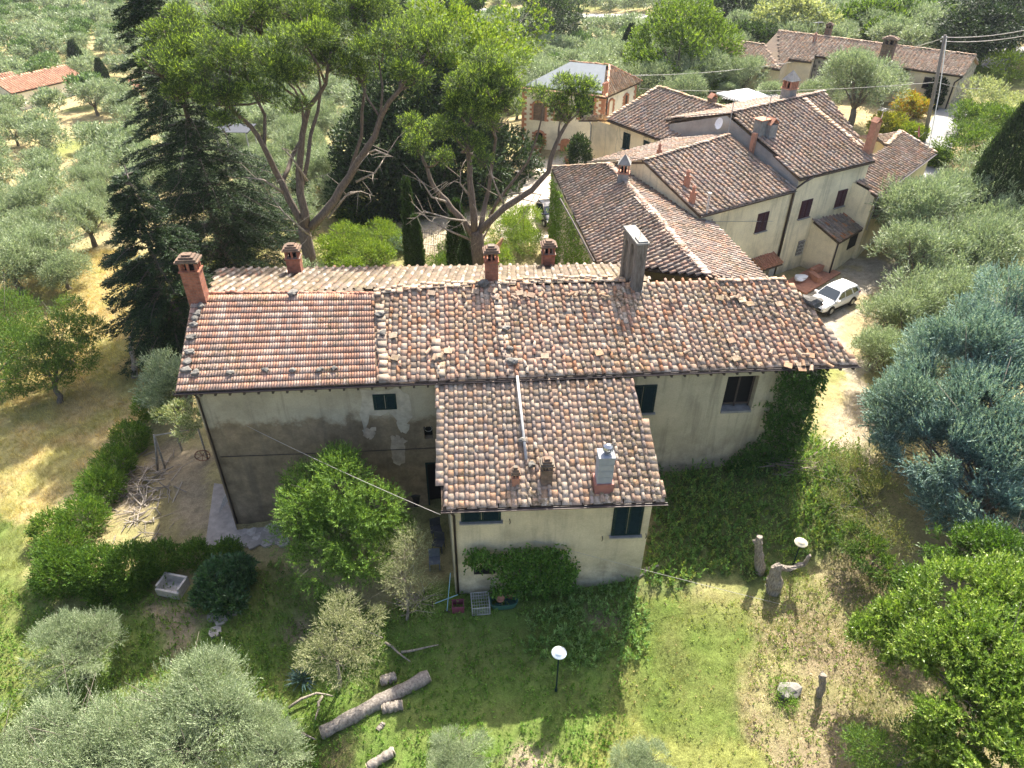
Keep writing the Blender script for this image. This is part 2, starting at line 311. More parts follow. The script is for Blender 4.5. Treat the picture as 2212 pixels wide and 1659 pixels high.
def tree_at(name,blobs,base,label,cat,n,per,ll,lw,cols,mat,sl=.35,group=None,trunk=True,r0=.12,zf=None,tm=None,seed=0,twigs=4,**k):
    """blobs in world coordinates (x,y,z,rx,ry,rz)"""
    rng=rs(500+seed); base=np.asarray(base,float); o=empty(name,base,label,cat,group)
    bl=[(b[0]-base[0],b[1]-base[1],b[2]-base[2],*b[3:]) for b in blobs]
    v,f,c=crown(bl,n,rng,per,ll,lw,cols,sl,**k); a=link('crown' if trunk else 'foliage',npmesh(name+'_crown',v,f,mat,c),None); a.parent=o
    if trunk:
        zf=zf if zf is not None else min(b[2] for b in bl)*.6
        t=link('trunk',trunkmesh(rng,[bl[0]]+bl,max(zf,.3),r0,.15,tm or M_obark,twigs=twigs)); t.parent=o
    return o
def bl(x,y,z,r,ry=None,rz=None):      # blob whose centre lies on sight line (x,y) at height z
    p=P(x,y,z); return (p[0],p[1],p[2],r,ry or r,rz or r*.85)
def bg(x,y,h,r,rz=None):              # blob whose centre is h above the ground on that sight line
    p=G(x,y,h); return (p[0],p[1],p[2]+h,r,r,rz or r*.85)
# ------------------------------------------------------------------ roofs
PAL=np.array([(.50,.34,.235),(.53,.375,.265),(.46,.325,.23),(.54,.33,.20),(.42,.315,.225),(.52,.405,.295),(.37,.285,.21),(.55,.44,.33)])
def tiles(poly,e0,e1,mode='coppi',w=.41,course=.36,rng=None,pal=PAL,pw=None,segs=6,jit=1.,rad=.092,base=None,drop=.02,lift=0.,miss=.0,covercol=None):
    """poly: 3D corners (roof plane), e0->e1: eave line (roof surface on its left). Returns verts/quads/cols"""
    e0=np.asarray(e0,float);e1=np.asarray(e1,float); u=unit(e1-e0); P3=np.array(poly,float)
    A=P3-P3.mean(0); nrm=np.linalg.svd(A)[2][2]; nrm*=np.sign(nrm[2]); u=unit(u-nrm*np.dot(u,nrm)); v=np.cross(nrm,u)
    if np.dot(P3.mean(0)-e0,v)<0: v=-v
    # out-of-plane deviations of the corners (sagging roofs)
    U=(P3-e0)@u; Vv=(P3-e0)@v; Wd=(P3-e0)@nrm
    Ms=np.c_[np.ones(len(P3)),U,Vv,U*Vv][:, :4 if len(P3)>=4 else 3]; cf=np.linalg.lstsq(Ms,Wd,rcond=None)[0]
    def hgt(a,b): return (cf[0]+cf[1]*a+cf[2]*b+(cf[3]*a*b if len(cf)>3 else 0))
    def inside(a,b):
        c=np.zeros(np.shape(a),bool); j=len(U)-1
        for i in range(len(U)):
            cond=((Vv[i]>b)!=(Vv[j]>b)); xx=(U[j]-U[i])*(b-Vv[i])/(Vv[j]-Vv[i]+1e-12)+U[i]; c^=cond&(a<xx); j=i
        return c
    pw=np.ones(len(pal))/len(pal) if pw is None else np.array(pw)/sum(pw)
    nu=int(round((U.max()-U.min())/w)); w=(U.max()-U.min())/nu; nv=int((Vv.max()-Vv.min())/course)+1
    outV=[];outF=[];outC=[];cnt=0
    def W3(a,b,h): return e0+np.outer(a,u)+np.outer(b,v)+np.outer(hgt(a,b)+h,nrm)
    for i in range(nu+1):
        for kind in (0,1):
            uc=U.min()+(i+(.5 if kind==0 else 0))*w
            if kind==0 and i==nu: continue
            sw=0; sh=rng.uniform(0,course*.5)
            for j in range(-1,nv+1):
                vb=Vv.min()+j*course+sh*(kind==1 and 1 or .3); vc=vb+course*.5
                if not inside(np.array([np.clip(uc,U.min()+.05,U.max()-.05)]),np.array([vc]))[0]: continue
                if rng.random()<miss*(kind==1): continue
                vb=max(vb,Vv.min()-.06)
                jx=rng.normal(0,.010)*jit; ja=rng.normal(0,.03)*jit; col=pal[rng.choice(len(pal),p=pw)]*rng.uniform(.86,1.12)*(1.10 if kind==0 else 1.12)
                if kind==1 and covercol is not None and rng.random()<.6: col=covercol[rng.integers(len(covercol))]*rng.uniform(.8,1.2)
                L=course*1.22
                if kind==0:
                    hw=w*.47; th=.026; z0=.030+lift+rng.normal(0,.004)*jit; z1=.0+lift
                    a=np.array([uc-hw+jx,uc+hw+jx,uc+hw+jx+ja*L,uc-hw+jx+ja*L]); b=np.array([vb,vb,vb+L,vb+L]); vt=W3(a,b,np.array([z0,z0,z1,z1])); lo=W3(a,b,np.array([z0,z0,z1,z1])-th)
                    outV.append(np.vstack([vt,lo])); outF.append(np.array([[0,1,2,3],[4,5,1,0],[5,6,2,1],[7,4,0,3]])+cnt); outC.append(np.tile(col,(4,1))); cnt+=8
                else:
                    th=np.linspace(0,PI,segs+1); r0=rad*rng.uniform(.95,1.08); r1=rad*.74; z0=.048+lift+rng.normal(0,.006)*jit; z1=.028+lift
                    u0=uc+jx-np.cos(th)*r0; u1=uc+jx+ja*L-np.cos(th)*r1
                    h0=z0+np.sin(th)*r0*.95; h1=z1+np.sin(th)*r1*.95; ui=uc+jx-np.cos(th)*(r0-.017); hi=z0+np.sin(th)*(r0-.017)*.95
                    vv=np.vstack([W3(u0,np.full(segs+1,vb),h0),W3(u1,np.full(segs+1,vb+L),h1),W3(ui,np.full(segs+1,vb),hi),W3(ui,np.full(segs+1,vb+.12),hi)])
                    n=segs+1; k=np.arange(segs)
                    ff=np.vstack([np.c_[k,k+1,k+1+n,k+n],np.c_[k+2*n,k+1+2*n,k+1,k],np.c_[k+3*n,k+1+3*n,k+1+2*n,k+2*n]])+cnt
                    outV.append(vv); outF.append(ff); outC.append(np.tile(col,(len(ff),1))); cnt+=len(vv)
    return np.vstack(outV),np.vstack(outF),np.vstack(outC)
def slab(poly,th=.14,col=(.10,.07,.05),shift=-.08):
    P3=np.array(poly,float); n=len(P3); A=P3-P3.mean(0); nrm=np.linalg.svd(A)[2][2]; nrm*=np.sign(nrm[2])
    top=P3+nrm*shift; bot=P3+nrm*shift-np.array([0,0,th]); V=[];Fq=[]
    V=np.vstack([top,bot,top.mean(0)[None],bot.mean(0)[None]])
    for i in range(n):
        j=(i+1)%n; Fq.append([i,j,n+j,n+i]); Fq.append([i,j,2*n,2*n]) ; Fq.append([n+j,n+i,2*n+1,2*n+1])
    # write triangles as quads with split last edge
    V2=[];F2=[]
    for f in Fq:
        p=V[f]
        if f[2]==f[3]: m=(p[0]+p[1])/2; p=np.array([p[0],m,p[1],p[2]])
        F2.append([len(V2)+k for k in range(4)]); V2+=list(p)
    return np.array(V2),np.array(F2),np.tile(np.array(col),(len(F2),1))
def caps(p0,p1,rng,r=.13,step=.36,pal=PAL,jit=.02,segs=6,lift=.06):
    p0=np.asarray(p0,float);p1=np.asarray(p1,float); L=np.linalg.norm(p1-p0); d=(p1-p0)/L; s=unit(np.cross(d,[0,0,1.])); up=np.cross(s,d); n=int(L/step); V=[];Fq=[];Cc=[];c=0
    for i in range(n):
        a=p0+d*(i*L/n)+up*(lift+rng.normal(0,jit))+s*rng.normal(0,jit); b=a+d*(L/n*1.15)+s*rng.normal(0,jit)-up*.02; th=np.linspace(-.15,PI+.15,segs+1)
        ra=r*rng.uniform(.95,1.1); A=a+np.outer(np.cos(th)*ra,s)+np.outer(np.sin(th)*ra*.8,up); B=b+np.outer(np.cos(th)*r*.85,s)+np.outer(np.sin(th)*r*.7,up); I=a+np.outer(np.cos(th)*(ra-.02),s)+np.outer(np.sin(th)*(ra-.02)*.8,up)
        V.append(np.vstack([A,B,I])); k=np.arange(segs); m=segs+1; Fq.append(np.vstack([np.c_[k,k+1,k+1+m,k+m],np.c_[k+2*m,k+1+2*m,k+1,k]])+c); Cc.append(np.tile(pal[rng.integers(len(pal))]*rng.uniform(.8,1.2),(2*segs,1))); c+=3*m
    return np.vstack(V),np.vstack(Fq),np.vstack(Cc)
def flatcaps(p0,p1,rng,wd=.3,step=.3,pal=PAL,th=.05,lift=.13,jit=.015):
    """flat bricks or slabs laid along a line"""
    p0=np.asarray(p0,float);p1=np.asarray(p1,float); L=np.linalg.norm(p1-p0); d=(p1-p0)/L; s=unit(np.cross(d,[0,0,1.])); up=np.cross(s,d); n=max(1,int(L/step)); mb=[];V=[];Fq=[];Cc=[];c=0
    for i in range(n):
        m=p0+d*((i+.5)*L/n)+up*(lift+rng.normal(0,jit))+s*rng.normal(0,jit*2); a=rng.normal(0,.08); dd=d*math.cos(a)+s*math.sin(a); ss=np.cross(dd,up); hl=L/n*.5*rng.uniform(.86,1.02); hw=wd*.5*rng.uniform(.85,1.1)
        q=[m+dd*x*hl+ss*y*hw+up*z*th/2 for z in (-1,1) for x,y in ((-1,-1),(1,-1),(1,1),(-1,1))]
        V+=q; Fq+=[[c+k for k in f] for f in ((4,5,6,7),(0,1,5,4),(1,2,6,5),(2,3,7,6),(3,0,4,7))]; Cc+=[pal[rng.integers(len(pal))]*rng.uniform(.8,1.15)]*5; c+=8
    return np.array(V),np.array(Fq),np.array(Cc)
def roofpart(parts,mat,parent,name='roof',label=None):
    v,f,c=merge(parts); o=link(name,npmesh(name,v,f,mat,c),parent)
    if label:o['label']=label
    return o
# ------------------------------------------------------------------ walls
class Wall:
    def __init__(s,p0,p1): s.p=np.array([p0[0],p0[1],0.]); q=np.array([p1[0],p1[1],0.]); s.L=np.linalg.norm(q-s.p); s.d=(q-s.p)/s.L; s.n=np.array([s.d[1],-s.d[0],0.])
    def uz(s,x,y): q=onpl(x,y,s.p,s.n); return float((q-s.p)@s.d),float(q[2])
    def at(s,u,z,o=0): q=s.p+s.d*u+s.n*o; return np.array([q[0],q[1],z])
    def rz(s): return math.atan2(s.d[1],s.d[0])
    def panel(s,mb,z0,za,zb,holes=(),u0=0,u1=None):
        u1=s.L if u1 is None else u1; us=sorted({u0,u1,*[h[0] for h in holes],*[h[1] for h in holes]}); zs=sorted({z0,*[h[2] for h in holes],*[h[3] for h in holes]})+[None]
        top=lambda u: za+(zb-za)*(u-u0)/(u1-u0)
        for a,b in zip(us[:-1],us[1:]):
            for c,d in zip(zs[:-1],zs[1:]):
                m=(a+b)/2; zm=c+.01
                if any(h[0]<=m<=h[1] and h[2]<=zm<h[3] for h in holes): continue
                mb.face([s.at(a,c),s.at(b,c),s.at(b,top(b) if d is None else d),s.at(a,top(a) if d is None else d)])
        for a,b,c,d,dep in holes:
            q=lambda u,z,o: s.at(u,z,o)
            mb.face([q(a,c,0),q(b,c,0),q(b,c,-dep),q(a,c,-dep)]); mb.face([q(a,d,-dep),q(b,d,-dep),q(b,d,0),q(a,d,0)])
            mb.face([q(a,c,0),q(a,c,-dep),q(a,d,-dep),q(a,d,0)]); mb.face([q(b,c,-dep),q(b,c,0),q(b,d,0),q(b,d,-dep)])
def shutters(wl,x0,y0,x1,y1,parent,mat,uz=None,sill=True,leafs=2,name='window'):
    if uz is None:
        a=wl.uz(x0,y0); b=wl.uz(x1,y1); u0,u1=sorted((a[0],b[0])); z0,z1=sorted((a[1],b[1]))
    else: u0,z0,u1,z1=uz
    rz=wl.rz(); f=MB(); W_=u1-u0; H_=z1-z0; t=.05
    for u,z,ww,hh in ((u0,(z0+z1)/2,t,H_),(u1,(z0+z1)/2,t,H_),((u0+u1)/2,z1-t/2,W_-t-.004,t),((u0+u1)/2,z0+t/2,W_-t-.004,t)): f.box(wl.at(u,z,.025),(ww,.05,hh),rz)
    o=f.build(name,mat,parent)
    for k in range(leafs):
        g=MB(); a=u0+W_*k/leafs+.03; b=u0+W_*(k+1)/leafs-.008; sh=MB(); m=(a+b)/2
        g.box(wl.at(a+.03,(z0+z1)/2,.06),(.06,.04,H_-.06),rz); g.box(wl.at(b-.03,(z0+z1)/2,.06),(.06,.04,H_-.06),rz); g.box(wl.at(m,z0+.07,.06),(b-a-.125,.036,.07),rz); g.box(wl.at(m,z1-.07,.06),(b-a-.125,.036,.07),rz)
        ns=max(4,int((H_-.2)/.07))
        for i in range(ns):
            z=z0+.12+(H_-.24)*(i+.5)/ns; g.box(wl.at(m,z,.055),(b-a-.13,.045,.02),ax=Matrix.Rotation(rz,3,'Z')@Matrix.Rotation(R(35),3,'X'))
        g.box(wl.at(m,(z0+z1)/2,.03),(b-a-.13,.006,H_-.2),rz)
        g.build('shutter',mat,o)
    if sill: g=MB(); g.box(wl.at((u0+u1)/2,z0-.04,.07),(W_+.2,.2,.06),rz); g.build('sill',M_cem,o)
    return o
def gutter(a,b,parent,mat=None,r=.075,name='gutter'):
    mb=MB(); a=Vector(a);b=Vector(b); d=(b-a).normalized(); s=Vector((d.y,-d.x,0)).normalized(); n=9; L=(b-a).length
    rows=[]
    for j in range(n):
        t=PI+PI*j/(n-1); o=s*math.cos(t)*r+Vector((0,0,math.sin(t)*r)); oi=o*.86; mb.v+=[tuple(a+o),tuple(b+o),tuple(a+oi),tuple(b+oi)]
    for j in range(n-1):
        k=4*j; mb.f+=[(k,k+1,k+5,k+4),(k+2,k+6,k+7,k+3)]; mb.c+=[(1,1,1)]*2
    mb.f+=[(0,2,3,1),(4*n-4,4*n-3,4*n-1,4*n-2)]; mb.c+=[(1,1,1)]*2
    mb.tube([a+s*r,b+s*r],.012,5); return mb.build(name,mat or M_pipe,parent)
def pipe(pts,parent,mat=None,r=.05,name='downpipe',n=8):
    mb=MB(); mb.tube(pts,r,n); return mb.build(name,mat or M_pipe,parent,True)
def cable(name,a,b,sag,r,label,cat='cable',parent=None,mat=None,n=14):
    a=np.asarray(a,float);b=np.asarray(b,float); mb=MB(); mb.tube([a+(b-a)*t-np.array([0,0,sag*4*t*(1-t)]) for t in np.linspace(0,1,n)],r,5)
    o=mb.build(name,mat or M_wire,parent,True); 
    if parent is None: tag(o,label,cat)
    return o
def chimney(roof,p,w,d,h,rz=0,hood=.5,cap='step',mat=None,capmat=None,below=.8,label=None,name='chimney',hoodmat=None,nopen=2):
    """shaft with an open lantern and a cap, standing at p (roof surface)"""
    mat=mat or M_brick; x,y,z=p; mb=MB(); mb.box((x,y,z+(h-below)/2),(w,d,h+below),rz); o=mb.build(name,mat,roof)
    if label:o['label']=label
    M=Matrix.Rotation(rz,3,'Z'); q=MB()
    if hood>0:
        q.box((x,y,z+h+.03),(w*1.16,d*1.16,.06),rz); zt=z+h+.06
        for i in range(nopen+1):
            for sy in (-1,1):
                fx=(-1+2*i/nopen)*.43
                c=M@Vector((fx*w,sy*.43*d,0)); q.box((x+c.x,y+c.y,zt+hood/2),(w*.13,d*.13,hood),rz)
        for sx in (-1,1):
            c=M@Vector((sx*.43*w,0,0)); q.box((x+c.x,y+c.y,zt+hood/2),(w*.129,d*.10,hood-.01),rz)
        q.build('lantern',hoodmat or mat,o); bi=MB(); bi.box((x,y,zt+hood*.3),(w*.5,d*.5,hood*.6),rz); bi.build('flue',M_black,o); zt+=hood
    else: zt=z+h
    k=MB()
    if cap=='step':
        for i,s_ in enumerate((1.3,1.1,.82,.5)): k.box((x,y,zt+.04+i*.085),(w*s_,d*s_,.078),rz)
    elif cap=='pyr':
        k.box((x,y,zt+.025),(w*1.2,d*1.2,.05),rz); c=[M@Vector((sx*w*.58,sy*d*.58,0)) for sx,sy in ((-1,-1),(1,-1),(1,1),(-1,1))]
        for i in range(4): a=c[i];b=c[(i+1)%4]; k.face([(x+a.x,y+a.y,zt+.05),(x+b.x,y+b.y,zt+.05),(x,y,zt+.05+w*.85)])
    elif cap=='flat': k.box((x,y,zt+.03),(w*1.35,d*1.35,.06),rz)
    elif cap=='gable':
        for s_ in (-1,1):
            a=M@Vector((s_*w*.3,0,0)); k.box((x+a.x,y+a.y,zt+w*.32),(w*.8,d*1.1,.04),ax=M@Matrix.Rotation(s_*R(45),3,'Y'))
    elif cap=='pot':
        k.lathe((x,y,zt),[(w*.42,0),(w*.36,.25),(w*.5,.27),(w*.5,.33),(w*.1,.45)],10)
    if cap: k.build('cap',capmat or M_cem,o)
    return o
def px(x,y,plane):                        # sight line onto a roof plane given by three points
    a,b,c=[np.asarray(q,float) for q in plane]; return onpl(x,y,a,np.cross(b-a,c-a))
# ================================================================== FARMHOUSE
W_main=wallmat('plaster_left',(.41,.36,.255),(.23,.175,.11),4.9,.35,.5); W_main2=wallmat('plaster_right',(.47,.41,.27),(.35,.30,.215),1.8,2.0,.5)
W_ann=wallmat('plaster_annex',(.55,.48,.32),(.40,.36,.26),.9,1.2,.34); W_mid=wallmat('plaster_houses',(.74,.65,.44),(.34,.31,.27),.9,1.2,.42); W_rear=wallmat('plaster_cracked',(.74,.62,.42),(.74,.62,.42),None,1,.12,1)
W_white=wallmat('plaster_white',(.80,.74,.60),(.7,.64,.52),None,1,.08); W_barn=wallmat('plaster_barn',(.72,.60,.42),(.5,.45,.36),None,1,.12); W_grey=wallmat('render_grey',(.33,.31,.28),(.3,.3,.3),None,1,.12,0,(.2,.19,.18))
rg=rs(1)
E7=7.0
A_=P(380,862,E7); B_=P(1853,772,E7); ud=unit(B_-A_); vb=np.array([-ud[1],ud[0],0])
def fslope(x,y,s=.30):    # front slope
    n=np.array([-vb[0]*s,-vb[1]*s,1.]); return onpl(x,y,A_,n)
RL=fslope(412,655); RM=fslope(803,642); RR=fslope(1692,592); M_=P(812,835,E7)
farm=empty('farmhouse',(0,25,0),'long farmhouse with a sagging terracotta roof and a low annex towards the lawn','house')
def bslope(x,y,s=.27): n=np.array([vb[0]*s,vb[1]*s,1.]); return onpl(x,y,RM+np.array([0,0,.02]),n)
BL=bslope(468,594); BR=bslope(1335,566); RB=bslope(446,650)
# ribbed interlocking tiles, left part
def ribbed(e0,e1,r1,r0,rng,nv=15,wl=.115,amp=.022):
    e0,e1,r1,r0=[np.asarray(q,float) for q in (e0,e1,r1,r0)]; L=np.linalg.norm(e1-e0); nr=int(L/wl); nu=nr*4+1; nrm=unit(np.cross(e1-e0,r0-e0)); V=[];Fq=[];Cc=[];c=0
    s=np.linspace(0,1,nu); h=np.abs(np.sin(s*nr*PI))*amp*2-amp
    for j in range(nv):
        a=j/nv-.006; b=(j+1)/nv+.01; tj=rng.normal(0,.004,nu//8+2); tj=np.interp(np.arange(nu),np.arange(len(tj))*8,tj)
        lo=(e0+(r0-e0)*a)+np.outer(s,(e1+(r1-e1)*a)-(e0+(r0-e0)*a)); hi=(e0+(r0-e0)*b)+np.outer(s,(e1+(r1-e1)*b)-(e0+(r0-e0)*b))
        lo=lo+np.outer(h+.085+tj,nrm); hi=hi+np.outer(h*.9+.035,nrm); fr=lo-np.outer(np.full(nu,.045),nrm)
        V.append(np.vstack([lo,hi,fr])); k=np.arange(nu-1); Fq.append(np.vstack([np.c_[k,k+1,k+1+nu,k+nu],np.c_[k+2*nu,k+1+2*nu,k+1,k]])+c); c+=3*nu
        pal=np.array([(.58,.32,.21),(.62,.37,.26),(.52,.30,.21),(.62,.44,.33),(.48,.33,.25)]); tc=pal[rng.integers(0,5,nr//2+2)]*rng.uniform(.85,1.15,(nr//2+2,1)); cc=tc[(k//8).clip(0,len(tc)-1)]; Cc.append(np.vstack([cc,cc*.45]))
    return np.vstack(V),np.vstack(Fq),np.vstack(Cc)
parts=[ribbed(A_,M_,RM,RL,rg),slab([A_,B_,RR,RL],.16,shift=0)]
p2=[M_,B_,RR,fslope(1050,617),RM]
SALM=np.array([(.50,.27,.18),(.54,.30,.19),(.46,.30,.22),(.56,.34,.24),(.50,.24,.13)])
parts.append(tiles(p2,M_,B_,w=.43,course=.37,rng=rg,miss=.012,jit=1.5,covercol=SALM))
# raised strips of flat slabs (old joints) and the double row beside the ribbed tiles
for a,b in (((830,835),(818,668)),((1100,812),(1068,640)),((955,824),(938,740))):
    parts.append(flatcaps(P(*a,E7)+vb*.1,fslope(*b),rg,.40,.36,np.array([(.34,.26,.20),(.28,.23,.18),(.37,.28,.22)]),lift=.14,th=.035))
# back slope
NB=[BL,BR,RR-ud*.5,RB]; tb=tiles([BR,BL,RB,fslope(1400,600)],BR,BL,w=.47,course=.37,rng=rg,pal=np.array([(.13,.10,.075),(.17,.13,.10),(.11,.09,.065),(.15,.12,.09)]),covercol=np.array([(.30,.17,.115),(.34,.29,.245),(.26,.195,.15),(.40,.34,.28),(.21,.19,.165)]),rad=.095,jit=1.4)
parts+= [tb,slab([BL,BR,fslope(1400,600),RB],.16)]
roof=roofpart(parts,M_tile,farm)
parts=[caps(RB+[0,0,.05],RM,rg,.12,.22,np.array([(.55,.26,.17),(.5,.25,.17),(.58,.33,.24)]))]
rp=[RM,fslope(930,625),fslope(1050,617),fslope(1200,606),fslope(1345,602)]
for a,b in zip(rp[:-1],rp[1:]):
    parts.append(flatcaps(a,b,rg,.34,.33,lift=.09,jit=.03)); parts.append(flatcaps(a+vb*.15,b+vb*.15,rg,.2,.27,lift=.14,jit=.04))
parts.append(flatcaps(fslope(1545,600),RR,rg,.25,.35,lift=.09))
rc=roofpart(parts,M_tile,roof,'ridge_capping')
mb=MB(); rl=rs(4); ra=math.atan2(ud[1],ud[0])
for i in range(62):
    x,y=(rl.uniform(1480,1800),rl.uniform(755,790)) if i<14 else (rl.uniform(840,1700),rl.uniform(640,655)-rl.random()*12) if i<42 else (rl.uniform(830,1780),rl.uniform(640,790))
    q=fslope(x,y)+[0,0,.17]; a=rl.uniform(0,PI) if i<50 else rl.normal(PI/2,.35); d=ud*math.cos(a)+vb*math.sin(a)+np.array([0,0,.3*math.sin(a)]); cl=tuple(PAL[rl.integers(8)]*rl.uniform(.5,.85)); L_=.34
    if i%3==1: mb.box(q-[0,0,.03],(.36,.30,.035),col=cl,ax=Matrix.Rotation(ra,3,'Z')@Matrix.Rotation(math.atan(.3),3,'X')@Matrix.Rotation(rl.normal(0,.3),3,'Z'))
    else:
        s_=unit(np.cross(d,[0,0,1.])); up_=np.cross(s_,d); n_=6; t_=[PI*k/n_ for k in range(n_+1)]; f_=lambda e,t,rr: q+d*e+s_*math.cos(t)*rr+up_*math.sin(t)*rr
        for k in range(n_): mb.face([f_(-L_/2,t_[k],.09),f_(L_/2,t_[k],.075),f_(L_/2,t_[k+1],.075),f_(-L_/2,t_[k+1],.09)],cl)
mb.build('slipped_tiles',M_tile,roof,label='slipped and broken loose tiles')
gutter(tuple(A_-ud*.05-vb*.10+[0,0,-.02]),tuple(B_+ud*.05-vb*.10+[0,0,-.02]),farm)
# fascia boards and rafters under the eave
mb=MB(); n_=int(30/.6)
for i in range(n_): mb=MB(); q=A_+ud*(.4+i*.6)+vb*.2; mb.box((q[0],q[1],q[2]-.2),(.09,.55,.10),math.atan2(ud[1],ud[0])); mb.build('rafter',M_dwood,farm)
# walls
wl0=A_+vb*.38+ud*.55; wr0=B_+vb*.38-ud*1.45; wr1=wr0+vb*9.0-ud*1.9; wl1=wl0+vb*10.6; apx=wl0+vb*5.05
FW=Wall(wl0,wr0); ZB=-3.5
def zroof(q): # height of the roof underside above a wall point
    t=np.dot(q-A_,vb); return E7+.3*t-.2 if t<5.4 else E7+1.62-.27*(t-5.4)-.2
u_door=FW.uz(923,1050); a=FW.uz(922,1005); b=FW.uz(958,1092); door=(a[0],b[0],b[1],a[1]+.05)
a=FW.uz(1573,804); b=FW.uz(1618,877); nic=(a[0],b[0]+.1,b[1],a[1],.5); a=FW.uz(917,926); b=FW.uz(938,951); nic2=(a[0],b[0],b[1],a[1],.3)
usp=FW.uz(946,900)[0]
mb=MB(); FW.panel(mb,ZB,zroof(wl0),zroof(wl0),[nic2,(door[0],door[1]+.35,door[2]-.05,door[3],.35)],0,usp)
Wall(wl1,apx).panel(mb,ZB,zroof(wl1),zroof(apx)+.05); Wall(apx,wl0).panel(mb,ZB,zroof(apx)+.05,zroof(wl0))
mb.build('wall',W_main,farm)
mb=MB(); FW.panel(mb,ZB,zroof(wl0),zroof(wl0),[nic],usp,FW.L); GW=Wall(wr0,wr1); GW.panel(mb,ZB,zroof(wr0),zroof(wr0)+1.3,u1=GW.L/2); GW.panel(mb,ZB,zroof(wr0)+1.3,6.,u0=GW.L/2); Wall(wr1,wl1).panel(mb,ZB,6.,6.)
mb.build('wall',W_main2,farm)
# niche window (dark open casement in a deep splayed reveal)
mb=MB(); mb.face([FW.at(nic[0],nic[2],-.49),FW.at(nic[1],nic[2],-.49),FW.at(nic[1],nic[3],-.49),FW.at(nic[0],nic[3],-.49)]); wo=mb.build('window',M_black,farm,label='open unglazed window in a deep splayed recess')
mb=MB(); uc=(nic[0]+nic[1])/2; hz=nic[3]-nic[2]
for u in (nic[0]+.05,uc,nic[1]-.05): mb.box(FW.at(u,(nic[2]+nic[3])/2,-.34),(.07,.06,hz),FW.rz())
mb.box(FW.at(uc,nic[2]+.25,-.36),(nic[1]-nic[0]-.02,.05,.08),FW.rz()); mb.build('frame',M_dwood,wo)
mb=MB(); mb.box(FW.at(uc,nic[2]+.03,-.2),(nic[1]-nic[0]-.01,.56,.12),FW.rz()); mb.build('sill',M_cem,wo)
mb=MB(); mb.face([FW.at(nic2[0],nic2[2],-.29),FW.at(nic2[1],nic2[2],-.29),FW.at(nic2[1],nic2[3],-.29),FW.at(nic2[0],nic2[3],-.29)]); wo=mb.build('window',M_black,farm,label='small square wall niche holding a round fan')
mb=MB(); c=FW.at((nic2[0]+nic2[1])/2,(nic2[2]+nic2[3])/2+.08,-.2); 
for k in range(12):
    a=2*PI*k/12; b=2*PI*(k+1)/12; mb.tube([c+FW.d*math.cos(a)*.17+np.array([0,0,math.sin(a)*.17]),c+FW.d*math.cos(b)*.17+np.array([0,0,math.sin(b)*.17])],.012,5)
mb.build('fan',M_gpipe,wo)
shutters(FW,806,858,858,888,farm,M_green,sill=False)
a=FW.uz(1384,826); b=FW.uz(1411,883); shutters(FW,0,0,0,0,farm,M_green,(a[0]-.5,b[1],b[0],a[1]))
mb=MB(); mb.face([FW.at(door[0],door[2],-.34),FW.at(door[1]+.35,door[2],-.34),FW.at(door[1]+.35,door[3],-.34),FW.at(door[0],door[3],-.34)]); do=mb.build('door',M_black,farm)
mb=MB(); mb.box(FW.at(door[0]+.04,(door[2]+door[3])/2,-.02),(.08,.12,door[3]-door[2]),FW.rz()); mb.box(FW.at(door[0]+.5,door[3]-.04,-.02),(.9,.12,.08),FW.rz()); mb.build('frame',M_green,do)
# repaired plaster patches
M_patch=plain('bare_plaster',(.42,.37,.28),.9,.28,2.5); M_patch2=plain('pink_plaster',(.42,.34,.25),.9,.3,3)
def patch(wl,pts,mat,parent,th=.012,sub=4,amp=.07):
    uz=[wl.uz(*p) for p in pts]; out=[]; n=len(uz)
    for i in range(n):
        a=uz[i];b=uz[(i+1)%n]
        for k in range(sub): t=k/sub; out.append((a[0]+(b[0]-a[0])*t+rg.normal(0,amp),a[1]+(b[1]-a[1])*t+rg.normal(0,amp)))
    mb=MB(); mb.prism([wl.at(u,z,.002) for u,z in out],wl.n*th); return mb.build('plaster_patch',mat,parent)
patch(FW,[(780,850),(862,845),(884,860),(888,905),(880,940),(865,935),(855,900),(800,905),(790,950),(785,920)],M_patch,farm)
patch(FW,[(845,945),(865,948),(880,958),(878,985),(868,1012),(850,1000)],M_patch2,farm); patch(FW,[(788,932),(812,930),(815,945),(800,955),(788,948)],M_patch2,farm,amp=.04)
# downpipe, wall cable
q=FW.at(.15,0,.09); pipe([A_+ud*.75-vb*.10+[0,0,-.06],(q[0],q[1],6.4),(q[0],q[1],gz(q[0],q[1])+.1)],farm)
c0=FW.at(.3,FW.uz(440,1002)[1],.03); c1=FW.uz(946,970); cable('conduit',c0,FW.at(c1[0],c1[1],.03),.02,.018,'',parent=farm,mat=M_pipe)
# chimneys on the farmhouse
ra=math.atan2(ud[1],ud[0])
chimney(roof,fslope(427,662),.80,.62,1.55,ra,.42,'step',capmat=M_obrick,label='tall brick chimney with a stepped stone cap at the left end of the ridge')
chimney(roof,bslope(635,600)+[0,0,-.1],.72,.6,1.05,ra,.40,'step',capmat=M_obrick,label='brick chimney with three openings rising behind the back slope')
chimney(roof,fslope(1058,612)+vb*.3,.62,.55,1.05,ra,.42,'step',capmat=M_obrick,label='brick chimney with an ochre topped cap in the middle of the ridge')
chimney(roof,bslope(1178,572)+[0,0,-.2],.68,.6,.95,ra,.40,'step',capmat=M_obrick,label='brick chimney tied with a cable, at the back eave beside the ivy')
